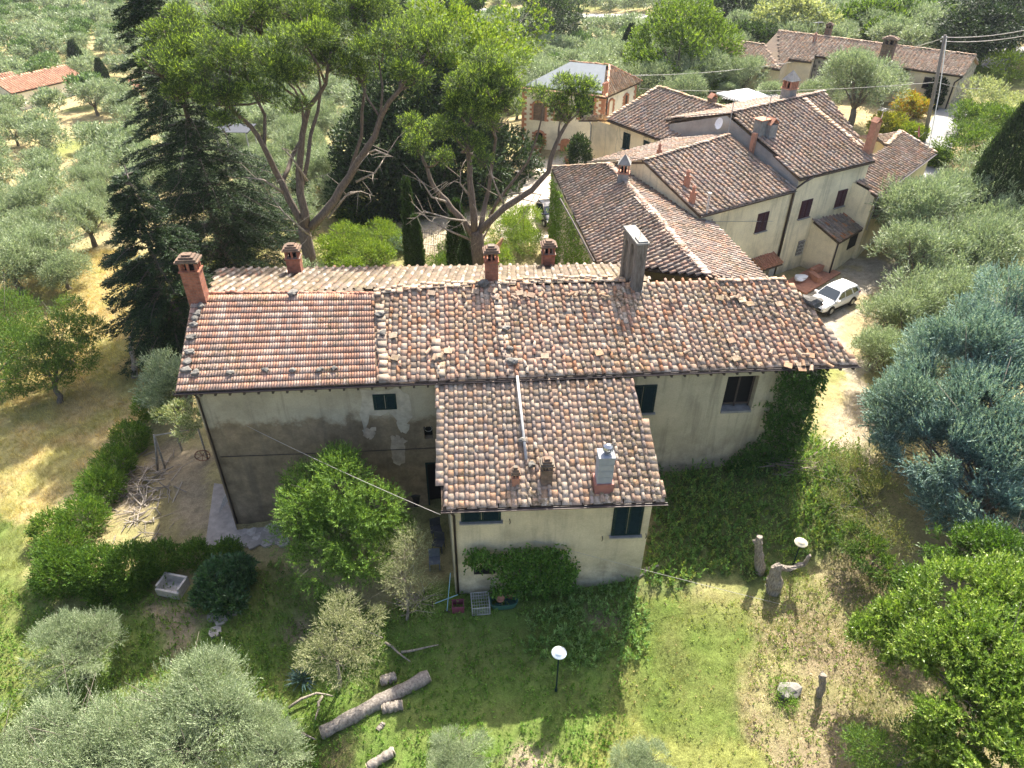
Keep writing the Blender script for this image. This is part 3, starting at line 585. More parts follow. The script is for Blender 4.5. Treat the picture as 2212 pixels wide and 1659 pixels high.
# ---- annex
aE=5.0; a0=P(960,1105,aE); a1=P(1442,1078,aE); aud=unit(a1-a0); avb=np.array([-aud[1],aud[0],0]); aN=np.array([-avb[0]*.32,-avb[1]*.32,1.])
a3=onpl(944,831,a0,aN); a2=onpl(1367,811,a0,aN)
parts=[tiles([a0,a1,a2,a3],a0,a1,w=.41,course=.35,rng=rg,jit=1.1,covercol=np.array([(.48,.32,.23),(.42,.31,.24),(.50,.38,.29),(.36,.28,.23)])),slab([a0,a1,a2,a3],.14)]
ar=roofpart(parts,M_tile,farm,'annex_roof')
gutter(tuple(a0-aud*.04-avb*.09),tuple(a1+aud*.1-avb*.09),farm)
g0=a0+avb*.32+aud*.32; g1=a1+avb*.32-aud*.38; AF=Wall(g0,g1); g2=g1+avb*5.6-aud*.55; g3_=g0+avb*5.2-aud*.45
mb=MB(); AF.panel(mb,ZB,4.93,4.93); Wall(g1,g2).panel(mb,ZB,4.93,6.7); Wall(g3_,g0).panel(mb,ZB,6.7,4.93); mb.build('annex_wall',W_ann,farm)
s1=AF.uz(1004,1128); s2=AF.uz(1087,1128); shutters(AF,0,0,0,0,farm,M_green,(s1[0],s1[1],s2[0],4.72)); s1=AF.uz(1327,1151); s2=AF.uz(1388,1144); shutters(AF,0,0,0,0,farm,M_green,(s1[0],s1[1],s2[0],4.74))
mb=MB()
for (x,y) in ((1107,1125),(1307,1158),(1401,1150)):
    mb=MB(); u,z=AF.uz(x,y); mb.tube([AF.at(u,z+.12,.01),AF.at(u+.02,z,.10),AF.at(u,z-.12,.06)],.018,5); mb.build('shutter_hook',M_iron,farm)
q=AF.at(.12,0,.08); pipe([a0+aud*.35-avb*.09+[0,0,-.06],(q[0],q[1],4.4),(q[0],q[1],gz(q[0],q[1])+.1)],farm)
u,z=AF.uz(1055,1233); mb=MB(); mb.box(AF.at(u,z,.02),(.9,.04,.4),AF.rz()); mb.build('cellar_window',M_black,farm)
apl=(a0,a1,a3); arz=math.atan2(aud[1],aud[0])
chimney(ar,px(1118,1044,apl),.30,.3,.35,arz,.16,'step',M_brickl,M_obrick,label='short stubby brick flue with a dark stepped cap')
chimney(ar,px(1184,1040,apl),.44,.4,.75,arz,.16,'step',M_obrick,M_obrick,label='mossy old brick chimney with a small row of arches',nopen=3)
q=px(1306,1046,apl); mb=MB(); mb.box((q[0],q[1],q[2]-.1),(.74,.7,1.0),arz); fl=mb.build('chimney',plain('red_flashing',(.30,.13,.10),.7,.2,4),ar,label='grey concrete block chimney with a spinning metal cowl')
mb=MB()
for i in range(4): mb.box((q[0],q[1],q[2]+.40+.155+i*.315),(.60,.56,.30),arz); mb.box((q[0],q[1],q[2]+.40+.311+i*.315),(.57,.53,.02),arz)
mb.box((q[0],q[1],q[2]+1.70),(.64,.60,.06),arz); mb.build('shaft',plain('grey_block',(.30,.32,.335),.7,.1,5),fl)
tb=MB(); T=(q[0]+.05,q[1],q[2]+1.73); tb.lathe(T,[(.14,0),(.14,.1)],14); tb.lathe((T[0],T[1],T[2]+.42),[(.1,0),(.06,.03),(.01,.04)],14)
for k in range(22):
    a=2*PI*k/22; pts=[(T[0]+math.cos(a+f*.5)*r_,T[1]+math.sin(a+f*.5)*r_,T[2]+.1+f*.32) for f,r_ in ((0,.15),(.2,.2),(.5,.225),(.8,.19),(1,.1))]
    for j in range(4): p0=Vector(pts[j]);p1=Vector(pts[j+1]); t=Vector((-math.sin(a+.6),math.cos(a+.6),0))*.045; n0=Vector((math.cos(a),math.sin(a),0))*.02; tb.face([p0,p0+t-n0,p1+t-n0,p1])
tb.build('cowl',M_metal,fl)
# white gutter pipe lying down the annex roof
mb=MB(); ppts=[px(1117,822,apl)+[0,0,.24],px(1127,900,apl)+[0,0,.22],px(1140,1000,apl)+[0,0,.2]]; mb.tube(ppts,.062,10); pp=mb.build('drain_pipe',M_gpipe,None,True); tag(pp,'pale plastic drainpipe lying down the slope of the annex roof','pipe')
# stones lying on the roofs
def stone(p,s,rng,sq=.6,name='stone',mat=None,col=(.17,.16,.14)):
    bm=bmesh.new(); bmesh.ops.create_icosphere(bm,subdivisions=2,radius=s)
    ph=rng.uniform(0,9,3)
    for v in bm.verts:
        c=v.co.normalized(); k=1+.28*math.sin(c.x*3.1+ph[0])*math.cos(c.y*2.7+ph[1])+.14*math.sin(c.z*5+c.x*4+ph[2]); v.co=Vector((c.x*k*s*1.15,c.y*k*s*.9,c.z*k*s*sq))
    me=bpy.data.meshes.new(name); bm.to_mesh(me); bm.free(); a=me.attributes.new('col','FLOAT_COLOR','FACE'); cc=np.ones((len(me.polygons),4),np.float32); cc[:,:3]=np.array(col)*rng.uniform(.8,1.2); a.data.foreach_set('color',cc.ravel()); me.materials.append(mat or M_stone)
    o=link(name,me); o.location=[float(q) for q in p]; o.rotation_euler=(0,0,rng.uniform(0,6)); return o
lefts=[(499*0+500-8,787),(490,803),(483,820),(478,842),(477,868),(476,905),(470,928),(466,949),(491,957)]
lefts=[((x_/2.572)*.864,(640+y_/2.572)*.864) for x_,y_ in ((1285,380),(1265,430),(1250,460),(1245,505),(1228,585),(1222,680),(1210,742),(1200,795),(1262,812))]
sv=[(0,'flat lichened stone nearest the ridge on the left verge'),(1,'second stone down the left verge of the ribbed roof'),(2,'third stone down the left verge of the ribbed roof'),(3,'fourth stone down the left verge, above the orange lichen'),(4,'dark stone halfway down the left verge of the ribbed roof'),(5,'flat pale stone below the middle of the left verge'),(6,'stone just above the bottom pair on the left verge'),(7,'large grey stone at the bottom left corner of the ribbed roof'),(8,'round stone touching the large one in the bottom left corner')]
for (i,l),(x,y) in zip(sv,lefts): tag(stone(fslope(x,y)+[0,0,.17],.19,rs(60+i)),l,'stone','stones weighing down the roof edges')
for i,(x_,y_,l) in enumerate(((1482,805,'brownish stone leftmost in the row along the eave of the ribbed roof'),(1710,785,'small stone second from the left along the eave row'),(1885,782,'low flat stone in the middle of the eave row'),(2055,775,'stone fourth from the left along the eave row'),(2150,765,'upright stone at the right of the eave row'))):
    tag(stone(fslope((x_/2.572)*.864,(640+y_/2.572)*.864)+[0,0,.16],.15,rs(80+i)),l,'stone','stones weighing down the roof edges')
for i,(x,y,s_,l) in enumerate(((818,693,.2,'round grey stone on the slab strip beside the ribbed roof'),(826,732,.17,'flat stone lower on the slab strip beside the ribbed roof'),(1091,717,.17,'dark stone at the top of the slab strip in the middle of the roof'),(1100,760,.15,'greenish stone halfway down the middle slab strip'),(1107,787,.22,'large mossy stone near the eave on the middle slab strip'),(1040,621,.28,'heap of grey stones beside the middle ridge chimney'),(630,650,.22,'pair of dark stones on the ridge of the ribbed roof'),(1750,645,.42,'big dark stone at the right verge above the parked white car'),(1318,950,.13,'')),):
    if l: tag(stone(fslope(x,y)+[0,0,.2],s_,rs(90+i)),l,'stone','loose stones on the roof slopes')
tag(stone(px(1318,1092*0+948,apl)+[0,0,.0],.01,rs(99)),'x','x') if 0 else None
tag(stone(px(1329*.0+1329,1093,apl)+[0,0,.2],.1,rs(99)),'x','x') if 0 else None
for i,(x,y,l) in enumerate(((1142,1008,'stone wedged under the lower end of the drainpipe'),(1131,958,'mossy stone beside the drainpipe on the annex roof'))): tag(stone(px(x*1.0+ (10 if i==0 else 0),y+ (2 if i==0 else 0),apl)+[0,0,.2],.16,rs(100+i)),l,'stone')
# ---- bell gable
bp=fslope(1372,626); bell=empty('bell_gable',bp,'weathered stone bell gable with arched openings standing on the ridge','bell gable',rz=ra+R(6)); Mb=Matrix.Translation(Vector([float(q) for q in bp]))@Matrix.Rotation(ra+R(6),4,'Z')
def arch(y0,y1,zb,zs,n=9): c=(y0+y1)/2; r=(y1-y0)/2; return [(y0,zb)]+[(c-r*math.cos(PI*i/n),zs+r*math.sin(PI*i/n)) for i in range(n+1)]+[(y1,zb)]
outl=[(0,-.6)]; 
outl=[(0,-.9),(.0,3.0),(2.0,3.0),(2.0,-.9)]+arch(.42,.92,-.9,2.0)[::-1] if 0 else None
prof=[(-.0,-.9)]+[(.40,-.9)]+arch(.40,.92,.2,2.0)[0:]+[(.92,-.9),(1.25,-.9)]+arch(1.25,1.70,.2,1.9)+[(1.70,-.9),(2.0,-.9),(2.0,2.5),(0,2.5)]
mb=MB(); mb.prism([Mb@Vector((-.25,y,z)) for y,z in prof],(Mb.to_3x3()@Vector((.5,0,0))))
bo=mb.build('masonry',barkmat('old_masonry',(.08,.07,.055),(.27,.235,.19),3),bell)
mb=MB(); c=Mb@Vector((0,1.0,2.545)); mb.box(c,(.62,2.12,.085),ra+R(6)); c=Mb@Vector((.02,.32,2.62)); mb.box(c,(.45,.62,.065),ra+R(6)); mb.build('coping',M_cem,bell)
mb=MB(); mb.tube([Mb@Vector((0,.5,2.6)),Mb@Vector((0,.5,4.1))],.012,4); mb.build('lightning_rod',M_iron,bell)
# ================================================================== WING BEHIND (ivy clad)
LBL='wing'
wing=empty('wing_house',(8,44,0),'ivy clad wing with a pale diagonal ridge, joining the farmhouse to the cream houses','house')
al=[P(*q,6.2) for q in ((1181,361),(1204,426),(1232,473),(1281,560))]; ar_=[P(*q,z) for q,z in (((1302,351),7.85),((1343,392),7.85),((1415.6,469),7.9),((1480,543),8.0),((1523,588),8.2))]
aR=[P(*q,6.2) for q in ((1506,457),(1660,590))]; aT=P(1379,340,7.6)
DARKT=np.array([(.33,.25,.20),(.38,.28,.22),(.29,.23,.19),(.43,.29,.22),(.36,.30,.25),(.46,.30,.22),(.42,.35,.29),(.26,.21,.18)])
parts=[tiles([al[0],al[3],ar_[4],ar_[0]],al[3],al[0],w=.40,course=.36,rng=rg,pal=DARKT,jit=1.3),slab([al[0],al[3],ar_[4],ar_[0]],.14),
 tiles([ar_[0],ar_[4],aR[1],aR[0],aT],aR[1],aR[0],w=.38,course=.36,rng=rg,pal=DARKT,jit=1.3),slab([ar_[0],ar_[4],aR[1],aR[0],aT],.14)]
wr=roofpart(parts,M_tile,wing)
parts=[flatcaps(a,b,rg,.42,.30,np.array([(.50,.36,.29),(.55,.42,.35),(.47,.30,.23),(.52,.40,.34)]),lift=.16) for a,b in zip(ar_[:-1],ar_[1:])]+[flatcaps(al[0]+[0,.1,0],ar_[0],rg,.3,.33,lift=.1)]
roofpart(parts,M_tile,wr,'ridge_capping')
mb=MB(); pts=[al[3]+[.25,-.6,0],al[2]+[.25,0,0],al[1]+[.25,0,0],al[0]+[.25,-.2,0]]
for a,b in zip(pts[:-1],pts[1:]): Wall(b,a).panel(mb,-2,6.15,6.15)
Wall(aT,al[0]).panel(mb,-2,6.3,6.1); Wall(aR[1]-[.3,0,0],aR[0]-[.3,0,0]).panel(mb,-2,6.1,6.1)
mb.build('wall',W_rear,wing); wing_wall=pts
mb=MB(); mb.tube([al[1]-[.08,0,.05],al[2]-[.08,0,.05],al[3]-[.08,0,.05]],.06,6); mb.build('gutter',M_pipe,wing)
chimney(wr,ar_[1]+[-.15,.5,-.35],.72,.72,.95,R(-10),.55,'pyr',M_cem,M_cem,hoodmat=M_brickl,label='square chimney with terracotta openings and a pointed cement cap')
# ================================================================== CREAM HOUSES
EB=7.3; b0=P(1506,457,EB); b1=P(1710,398,EB); bu=unit(b1-b0); bv=np.array([-bu[1],bu[0],0]); bN=np.array([-bv[0]*.3,-bv[1]*.3,1.])
b3=onpl(1382,341,b0,bN); b2=onpl(1564,283,b0,bN); zr=(b2[2]+b3[2])/2
hB=empty('cream_house',(15,50,0),'cream two storey house with a red awning, between wing and tall house','house')
parts=[tiles([b0,b1,b2,b3],b0,b1,w=.42,course=.36,rng=rg,pal=DARKT,covercol=PAL[:5]*.9,jit=1.2),slab([b0,b1,b2,b3],.14)]
b4=b3+bv*3+[0,0,-.9]; b5=b2+bv*6+[0,0,-1.8]; parts+=[tiles([b3+bv*.1,b2+bv*.1,b5,b3+bv*6+[0,0,-1.8]],b5,b3+bv*6+[0,0,-1.8],w=.42,course=.4,rng=rg,pal=DARKT),slab([b3,b2,b5,b3+bv*6+[0,0,-1.8]],.14),flatcaps(b3,b2,rg,.3,.33,DARKT,lift=.12)]
rB=roofpart(parts,M_tile,hB); gutter(tuple(b0-bv*.09),tuple(b1-bv*.09),hB)
w0=b0+bv*.35+bu*.1; w1=b1+bv*.35+bu*.25; WB=Wall(w0,w1)
mb=MB(); WB.panel(mb,-2,7.25,7.25); Wall(w1,w1+bv*12).panel(mb,-2,7.25,7.25,u1=12.); Wall(w0+bv*12,w0+bv*6).panel(mb,-2,7.2,9.); Wall(w0+bv*6,w0).panel(mb,-2,9.,7.2); mb.build('wall',W_mid,hB)
def shut(wl,a,b,c,d,par,mat):     # shutters from corner pixels: left-top, right-top, left-bottom, right-bottom
    q=[wl.uz(*k) for k in (a,b,c,d)]; u0=(q[0][0]+q[2][0])/2; u1=(q[1][0]+q[3][0])/2; shutters(wl,0,0,0,0,par,mat,(u0,(q[2][1]+q[3][1])/2,u1,(q[0][1]+q[1][1])/2))
def Z5(x,y): return ((1780+x/3.814)*.864,(180+y/3.814)*.864)
def Z3(x,y): return ((1700+x/2.572)*.864,(y/2.572)*.864)
def Z6(x,y): return ((1760+x/3.072)*.864,(40+y/3.072)*.864)
def Z4(x,y): return ((1280+x/4.254)*.864,(150+y/4.254)*.864)
shut(WB,Z5(405,1305),Z5(508,1278),Z5(380,1485),Z5(475,1450),hB,M_maroon)
# red awning over the door
u,z=WB.uz(1640,545); parts=[tiles([WB.at(u-1.1,z-.3,1.1),WB.at(u+1.1,z-.3,1.1),WB.at(u+1.1,z+.15,.05),WB.at(u-1.1,z+.15,.05)],WB.at(u-1.1,z-.3,1.1),WB.at(u+1.1,z-.3,1.1),w=.22,course=.36,rng=rg,pal=np.array([(.45,.20,.12),(.5,.24,.15)]),rad=.06),slab([WB.at(u-1.1,z-.3,1.1),WB.at(u+1.1,z-.3,1.1),WB.at(u+1.1,z+.15,.05),WB.at(u-1.1,z+.15,.05)],.06)]
roofpart(parts,M_tile,hB,'awning'); mb=MB(); mb.box(WB.at(u,z-1.35,.02),(1.,.05,2.0),WB.rz()); mb.build('door',M_dwood,hB)
mb=MB(); u2,z2=WB.uz(1655,572); mb.box(WB.at(u2,z2,.15),(.6,.28,.8),WB.rz()); mb.build('meter_box',M_gpipe,hB)
bpl=(b0,b1,b3)
chimney(rB,px(1473,397,bpl),.30,.30,.75,R(30),.0,'pot',M_terra,M_terra,label='terracotta flue pot, upper one of the two on the cream roof',name='flue')
chimney(rB,px(1486,431,bpl),.28,.28,.75,R(30),.0,'pot',M_terra,M_terra,label='terracotta flue pot, lower one of the two on the cream roof',name='flue')
mb=MB(); q=px(1518,452,bpl); mb.tube([q,q+[0,0,1.3]],.07,8); mb.lathe(q+[0,0,1.3],[(.13,0),(.13,.06),(.02,.1)],10); mb.build('vent_pipe',M_gpipe,rB)
chimney(rB,b3+bu*1.8+bv*.6+[0,0,-.3],.26,.26,.6,R(30),0,'pot',M_terra,M_terra,name='flue')
# ---- tall house
EC=8.15; c0=P(1720,373,EC); c1=P(1882,330,EC); cu=unit(c1-c0); cv=np.array([-cu[1],cu[0],0]); cN=np.array([-cv[0]*.3,-cv[1]*.3,1.])
c3=onpl(1568,235,c0,cN); c2=onpl(1768,185,c0,cN)
hC=empty('tall_house',(22,53,0),'tallest cream house with maroon shutters, grey rendered gable and several aerials','house')
c5=c2+cv*7+[0,0,-2.1]; c4=c3+cv*7+[0,0,-2.1]
parts=[tiles([c0,c1,c2,c3],c0,c1,w=.42,course=.36,rng=rg,pal=DARKT,covercol=PAL[:6]*.85,jit=1.2),slab([c0,c1,c2,c3],.14),tiles([c3,c2,c5,c4],c5,c4,w=.42,course=.4,rng=rg,pal=DARKT),slab([c3,c2,c5,c4],.14),flatcaps(c3,c2,rg,.34,.36,DARKT,lift=.15),flatcaps(px(*Z5(815,205),(c0,c1,c3)),px(*Z5(1370,650),(c0,c1,c3)),rg,.42,.36,lift=.1)]
rC=roofpart(parts,M_tile,hC)
k0=c0+cv*.3+cu*.25; k1=c1+cv*.3-cu*.2; WC=Wall(k0,k1); kL=np.linalg.norm((c3-c0)@cv)
mb=MB(); WC.panel(mb,-2,EC,EC); Wall(k1,k1+cv*13).panel(mb,-2,EC,EC,u1=13.); mb.build('wall',W_mid,hC)
mb=MB(); kg=k0+cv*(kL-.3); Wall(kg,k0).panel(mb,4,c3[2]-.12,EC-.06); Wall(kg+cv*6,kg).panel(mb,4,8.3,c3[2]-.12); mb.build('wall',W_grey,hC,label='grey rendered gable wall')
shut(WC,Z5(820,1175),Z5(916,1147),Z5(790,1345),Z5(890,1310),hC,M_maroon); shut(WC,Z5(1165,1075),Z5(1254,1040),Z5(1128,1232),Z5(1213,1200),hC,M_maroon)
# barred ground floor window
q=[WC.uz(*k) for k in (Z3(740,1515),Z3(780,1510),Z3(722,1605),Z3(760,1590))]; u0=q[2][0];u1=q[1][0];z0=q[2][1];z1=q[0][1]; u0,u1=sorted((u0,u1)); mb=MB(); mb.box(WC.at((u0+u1)/2,(z0+z1)/2,.01),(u1-u0,.04,z1-z0),WC.rz()); wo=mb.build('window',M_black,hC)
mb=MB()
for i in range(5): mb.box(WC.at(u0+(u1-u0)*i/4,(z0+z1)/2,.07),(.035,.03,z1-z0+.03),WC.rz())
for i in range(5): mb.box(WC.at((u0+u1)/2,z0+(z1-z0)*i/4,.09),(u1-u0+.04,.02,.035),WC.rz())
mb.build('grille',M_gpipe,wo)
dp=Wall(w0,w1).at(WB.L-.05,0,.1); pipe([c0+cu*1.3+[0,0,-.15],c0+cu*.5+[0,-.05,-.3],(dp[0],dp[1],7.2),(dp[0],dp[1],.3)],hC,r=.07)
cpl=(c0,c1,c3); crz=math.atan2(cu[1],cu[0])
chimney(rC,px(*Z5(400,545),cpl),.72,.66,1.05,crz,.0,'flat',M_cem,M_brickl,label='square cement chimney with a brick lid, left of a pair')
chimney(rC,px(*Z5(492,560),cpl),.72,.66,.85,crz,.0,'gable',M_cem,M_brickl,label='square cement chimney with tiles leaning together on top')
chimney(rC,px(*Z5(1435,700),cpl),.50,.5,2.2,crz,.0,'gable',M_brickl,M_brickl,label='tall slender brick chimney with two tiles leaning together')
chimney(rC,c3+cu*7.2+cv*1.2+[0,0,-.2],.85,.85,.9,crz,.55,'pyr',M_cem,M_cem,hoodmat=M_brickl,nopen=4,label='cement chimney with a ring of small openings and a pointed cap behind the ridge')
mb=MB(); gq=Wall(kg,k0); q=gq.uz(*Z5(362,600)); mb.box(gq.at(q[0],q[1]-.3,.14),(.3,.28,1.6),gq.rz()); mb.build('flue',M_brickl,hC)
# ---- rear house (cracked)
ED=7.4; d0=P(1298,253,ED); d1=P(1441,304,ED); du=unit(d1-d0); dv=np.array([-du[1],du[0],0]); dN=np.array([-dv[0]*.3,-dv[1]*.3,1.]); d3=onpl(1410,182,d0,dN); d2=onpl(1575,231,d0,dN)
hD=empty('rear_house',(14,60,0),'rear house with a cracked cream wall and dark shutters, broad mossy roof','house')
d1b=d1+du*5; d2b=d2+du*1.2
parts=[tiles([d0,d1b,d2b,d3],d0,d1b,w=.42,course=.37,rng=rg,pal=DARKT,covercol=PAL*.85,jit=1.2),slab([d0,d1b,d2b,d3],.14),flatcaps(d3,d2b,rg,.34,.36,np.array([(.45,.30,.2),(.4,.3,.22),(.5,.33,.15)]),lift=.13),slab([d3,d2b,d2b+dv*6-[0,0,1.8],d3+dv*6-[0,0,1.8]],.14,(.3,.2,.15)),flatcaps(d0,d3,rg,.3,.36,lift=.12)]
# little lean-to roof left of it
e_=[P(*Z4(650,628),6.9),P(*Z4(950,622),6.9),P(*Z4(930,570),7.35),P(*Z4(720,580),7.2)]; parts+=[tiles(e_,e_[0],e_[1],w=.42,course=.36,rng=rg),slab(e_,.12)]
rD=roofpart(parts,M_tile,hD)
f0=d0+dv*.3+du*.2; WD=Wall(f0,f0+du*13); WD_l=Wall(f0-du*2.6,f0)
mb=MB(); WD.panel(mb,-3,7.35,7.35); WD_l.panel(mb,-3,6.8,6.9); Wall(f0+dv*11,f0+dv*5.8).panel(mb,-3,7.3,9.); Wall(f0+dv*5.8,f0).panel(mb,-3,9.,7.3); Wall(f0-du*2.6+dv*6,f0-du*2.6).panel(mb,-3,6.8,6.8); mb.build('wall',W_rear,hD)
shut(WD,Z4(1140,745),Z4(1208,762),Z4(1122,910),Z4(1190,932),hD,M_green); shut(WD,Z4(1352,822),Z4(1425,845),Z4(1340,965),Z4(1415,985),hD,M_green)
q=WD_l.at(.1,0,.08); pipe([(q[0]-.3,q[1],6.8),(q[0],q[1],6.3),(q[0],q[1],0)],hD,M_gpipe,.06)
chimney(rD,px(1525,212,(d0,d1,d3)),.6,.5,.35,R(30),.0,'gable',M_obrick,M_brickl,label='low brick chimney with two leaning tiles on the rear ridge')
# ---- low house beyond + porch
EE=6.2; e0=P(1889,408,EE); e1=P(2011,312,EE); eu=unit(e1-e0); ev=np.array([-eu[1],eu[0],0]); eN=np.array([-ev[0]*.28,-ev[1]*.28,1.])
e3=onpl(1832,367,e0,eN); e2=onpl(1934,267,e0,eN); em=onpl(1862,335,e0,eN); e5=onpl(1905,298,e0,eN)
hE=empty('low_house',(30,55,0),'lower cream house with a hipped roof where the road passes, right of the tall house','house')
parts=[tiles([e0,e1,e2,e5,em,e3],e0,e1,w=.42,course=.36,rng=rg,pal=DARKT,covercol=PAL*.9,jit=1.3),slab([e0,e1,e2,e3],.14)]
e6=e2-eu*5+ev*1.5+[0,0,-.5]; parts+=[tiles([e5,e2,P(*Z5(1510,535),6.6)],P(*Z5(1510,535),6.6),e5,w=.42,course=.36,rng=rg),slab([e5,e2,P(*Z5(1510,535),6.6)],.14),slab([e1,e1+ev*7,e2],.14,(.3,.2,.14)),flatcaps(e2,e1,rg,.3,.36,DARKT,lift=.12),flatcaps(e5,e2,rg,.34,.36,lift=.12)]
rE=roofpart(parts,M_tile,hE)
h0=e0+ev*.3+eu*.2; h1=e1+ev*.3-eu*.25; WE=Wall(h0,h1); h3=h0+ev*2.6
mb=MB(); WE.panel(mb,-2,EE,EE); Wall(h3,h0).panel(mb,-2,6.95,EE); Wall(h1,h1+ev*7).panel(mb,-2,EE,EE,u1=7.); mb.build('wall',W_mid,hE)
shut(WE,Z5(1525,1190),Z5(1578,1160),Z5(1495,1305),Z5(1552,1270),hE,M_maroon)
gutter(tuple(e0-ev*.08),tuple(e1-ev*.08),hE)
# porch / lean-to
EF=3.55; f0_=P(1807,509,EF); f1_=P(1860,477,EF); fu=unit(f1_-f0_); fv=np.array([-fu[1],fu[0],0]); fN=np.array([-fv[0]*.42,-fv[1]*.42,1.]); f3_=onpl(1751,463,f0_,fN); f2_=onpl(1812,441,f0_,fN)
parts=[tiles([f0_,f1_,f2_,f3_],f0_,f1_,w=.40,course=.36,rng=rg,pal=DARKT*.8,covercol=np.array([(.45,.2,.1),(.3,.22,.18),(.25,.2,.17)])),slab([f0_,f1_,f2_,f3_],.12)]
roofpart(parts,M_tile,hE,'porch_roof'); j0=f0_+fv*.2+fu*.1; j1=f1_+fv*.2-fu*.05; WF=Wall(j0,j1); mb=MB(); WF.panel(mb,-2,3.55,3.55); Wall(j0+fv*2.8,j0).panel(mb,-2,4.7,3.55); Wall(j1,j1+fv*2.8).panel(mb,-2,3.55,4.7,u1=2.8); mb.build('porch_wall',W_mid,hE)
q=[WF.uz(*k) for k in (Z3(1075,1480),Z3(1120,1470),Z3(1072,1545),Z3(1105,1530))]; mb=MB(); mb.box(WF.at((q[0][0]+q[1][0])/2,(q[0][1]+q[2][1])/2,.02),(abs(q[1][0]-q[0][0]),.05,1.1),WF.rz()); mb.build('window',M_black,hE)
q=WF.at(.05,0,.08); pipe([(q[0],q[1],3.45),(q[0],q[1],.2)],hE,r=.06)
q=WE.at(.3,0,.08); pipe([e0+[0,0,-.1],(q[0],q[1],5.6),(q[0],q[1],3.4)],hE,M_gpipe,.05)
# ---- long barn far right
EG=7.4
def gp(x,y,z=EG): return P(*Z6(x,y),z)
g0=gp(800,255);g1=gp(1940,388); gu=unit(g1-g0); gv=np.array([-gu[1],gu[0],0]); gN=np.array([-gv[0]*.3,-gv[1]*.3,1.])
def gs(x,y): return onpl(*Z6(x,y),g0,gN)
r0=gs(512,72); r1=gs(2035,232); n0=gs(595,290); n1=gs(775,303); l0=gs(120,312); l1=gs(530,368); rl0=gs(45,145); rl1=gs(412,182)
hG=empty('long_barn',(45,92,2),'long low barn with a stone panel in its cream wall, across the far right background','barn')
mainp=[g0,g1,r1,r0,rl1,l1,n0,n1]
parts=[tiles([g0,g1,r1,r0,l1,n0,n1],g0,g1,w=.42,course=.38,rng=rg,covercol=PAL*.9,jit=1.2),tiles([l0,l1,rl1,rl0],l0,l1,w=.42,course=.38,rng=rg),slab([g0,g1,r1,r0],.14),slab([r0,g0,n1,n0,l1,rl1],.14),slab([l0,l1,rl1,rl0],.14),slab([r0,r1,r1+gv*5-[0,0,1.5],r0+gv*5-[0,0,1.5]],.14,(.3,.2,.15)),flatcaps(r0,r1,rg,.3,.4,lift=.13),flatcaps(rl0,rl1,rg,.3,.4,lift=.13)]
rG=roofpart(parts,M_tile2,hG)
def wq(q,o=.3,k=0): return q+gv*o+gu*k
m,nn=newmat('stone_wall'); p_=coords(nn); v_=N(nn,'ShaderNodeTexVoronoi'); v_.inputs['Scale'].default_value=2.1; nn.links.new(p_,v_.inputs['Vector']); c_=ramp(nn,v_.outputs['Distance'],[(.30,(.13,.12,.11)),(.42,(.37,.34,.29))]); c_=mix(nn,1.,c_,ramp(nn,noise(nn,3,5,.6,p_),[(.3,g3(.7)),(.7,g3(1.15))]),'MULTIPLY'); finish(nn,c_,.9,v_.outputs['Distance'],.5,.05); M_swall=m
mb=MB(); us=Wall(wq(g0),wq(g1)).uz(*Z6(1185,400))[0]; WG=Wall(wq(g0),wq(g1,.3,-.3)); WG.panel(mb,-1,EG,EG,u0=us,u1=WG.L)
Wall(wq(n0),wq(n1)).panel(mb,-1,EG-.3,EG-.3); Wall(wq(l0,.3,.2),wq(l1)).panel(mb,-1,l0[2],l1[2]); Wall(wq(l1),wq(n0)).panel(mb,-1,l1[2],n0[2]); Wall(wq(n1),wq(g0)).panel(mb,-1,n1[2]-.1,EG)
mb.build('wall',W_barn,hG); mb=MB(); WG.panel(mb,-1,EG,EG,u0=0,u1=us); mb.build('wall',M_swall,hG,label='rubble stone panel of the wall')
mb=MB(); E2=Wall(wq(g1,.3,-.3),wq(g1,.3,-.3)+gv*5); E2.panel(mb,-1,EG,r1[2]); Wall(wq(g1,.3,-.3)+gv*5,wq(g1,.3,-.3)+gv*10).panel(mb,-1,r1[2],EG); mb.build('wall',M_swall,hG,label='grey stone end gable')
def winbox(wl,x0,y0,x1,y1,par,mat=None,fr=True,label=None):
    a=wl.uz(x0,y0); b=wl.uz(x1,y1); u0,u1=sorted((a[0],b[0])); z0,z1=sorted((a[1],b[1])); mb=MB(); mb.box(wl.at((u0+u1)/2,(z0+z1)/2,.0),(u1-u0,.06,z1-z0),wl.rz()); o=mb.build('window',mat or M_black,par)
    if label:o['label']=label
    if fr:
        mb=MB()
        for u in (u0,u1): mb.box(wl.at(u,(z0+z1)/2,.05),(.1,.1,z1-z0+.1),wl.rz())
        for z in (z0,z1): mb.box(wl.at((u0+u1)/2,z,.052),(u1-u0-.1,.1,.1),wl.rz())
        mb.build('frame',M_dwood,o)
    return o
winbox(WG,*Z6(985,325),*Z6(1050,385),hG,M_brick,False,'bricked up window in the stone panel'); winbox(WG,*Z6(1192,350),*Z6(1245,382),hG); winbox(WG,*Z6(1425,380),*Z6(1480,402),hG); winbox(WG,*Z6(1650,405),*Z6(1678,490),hG)
WL=Wall(wq(l0,.3,.2),wq(l1)); winbox(WL,*Z6(150,355),*Z6(192,412),hG,M_metal); winbox(WL,*Z6(370,385),*Z6(418,442),hG,M_metal)
gutter(tuple(g0-gv*.08),tuple(g1-gv*.08),hG,r=.1); q=wq(g0,.2); pipe([(q[0],q[1],7.2),(q[0],q[1],2)],hG,r=.08); q=wq(g1,.2,-.6); pipe([g1+[0,0,-.1],(q[0],q[1],6.6),(q[0],q[1],3.6)],hG,r=.08)
gpl=(g0,g1,r0); grz=math.atan2(gu[1],gu[0])
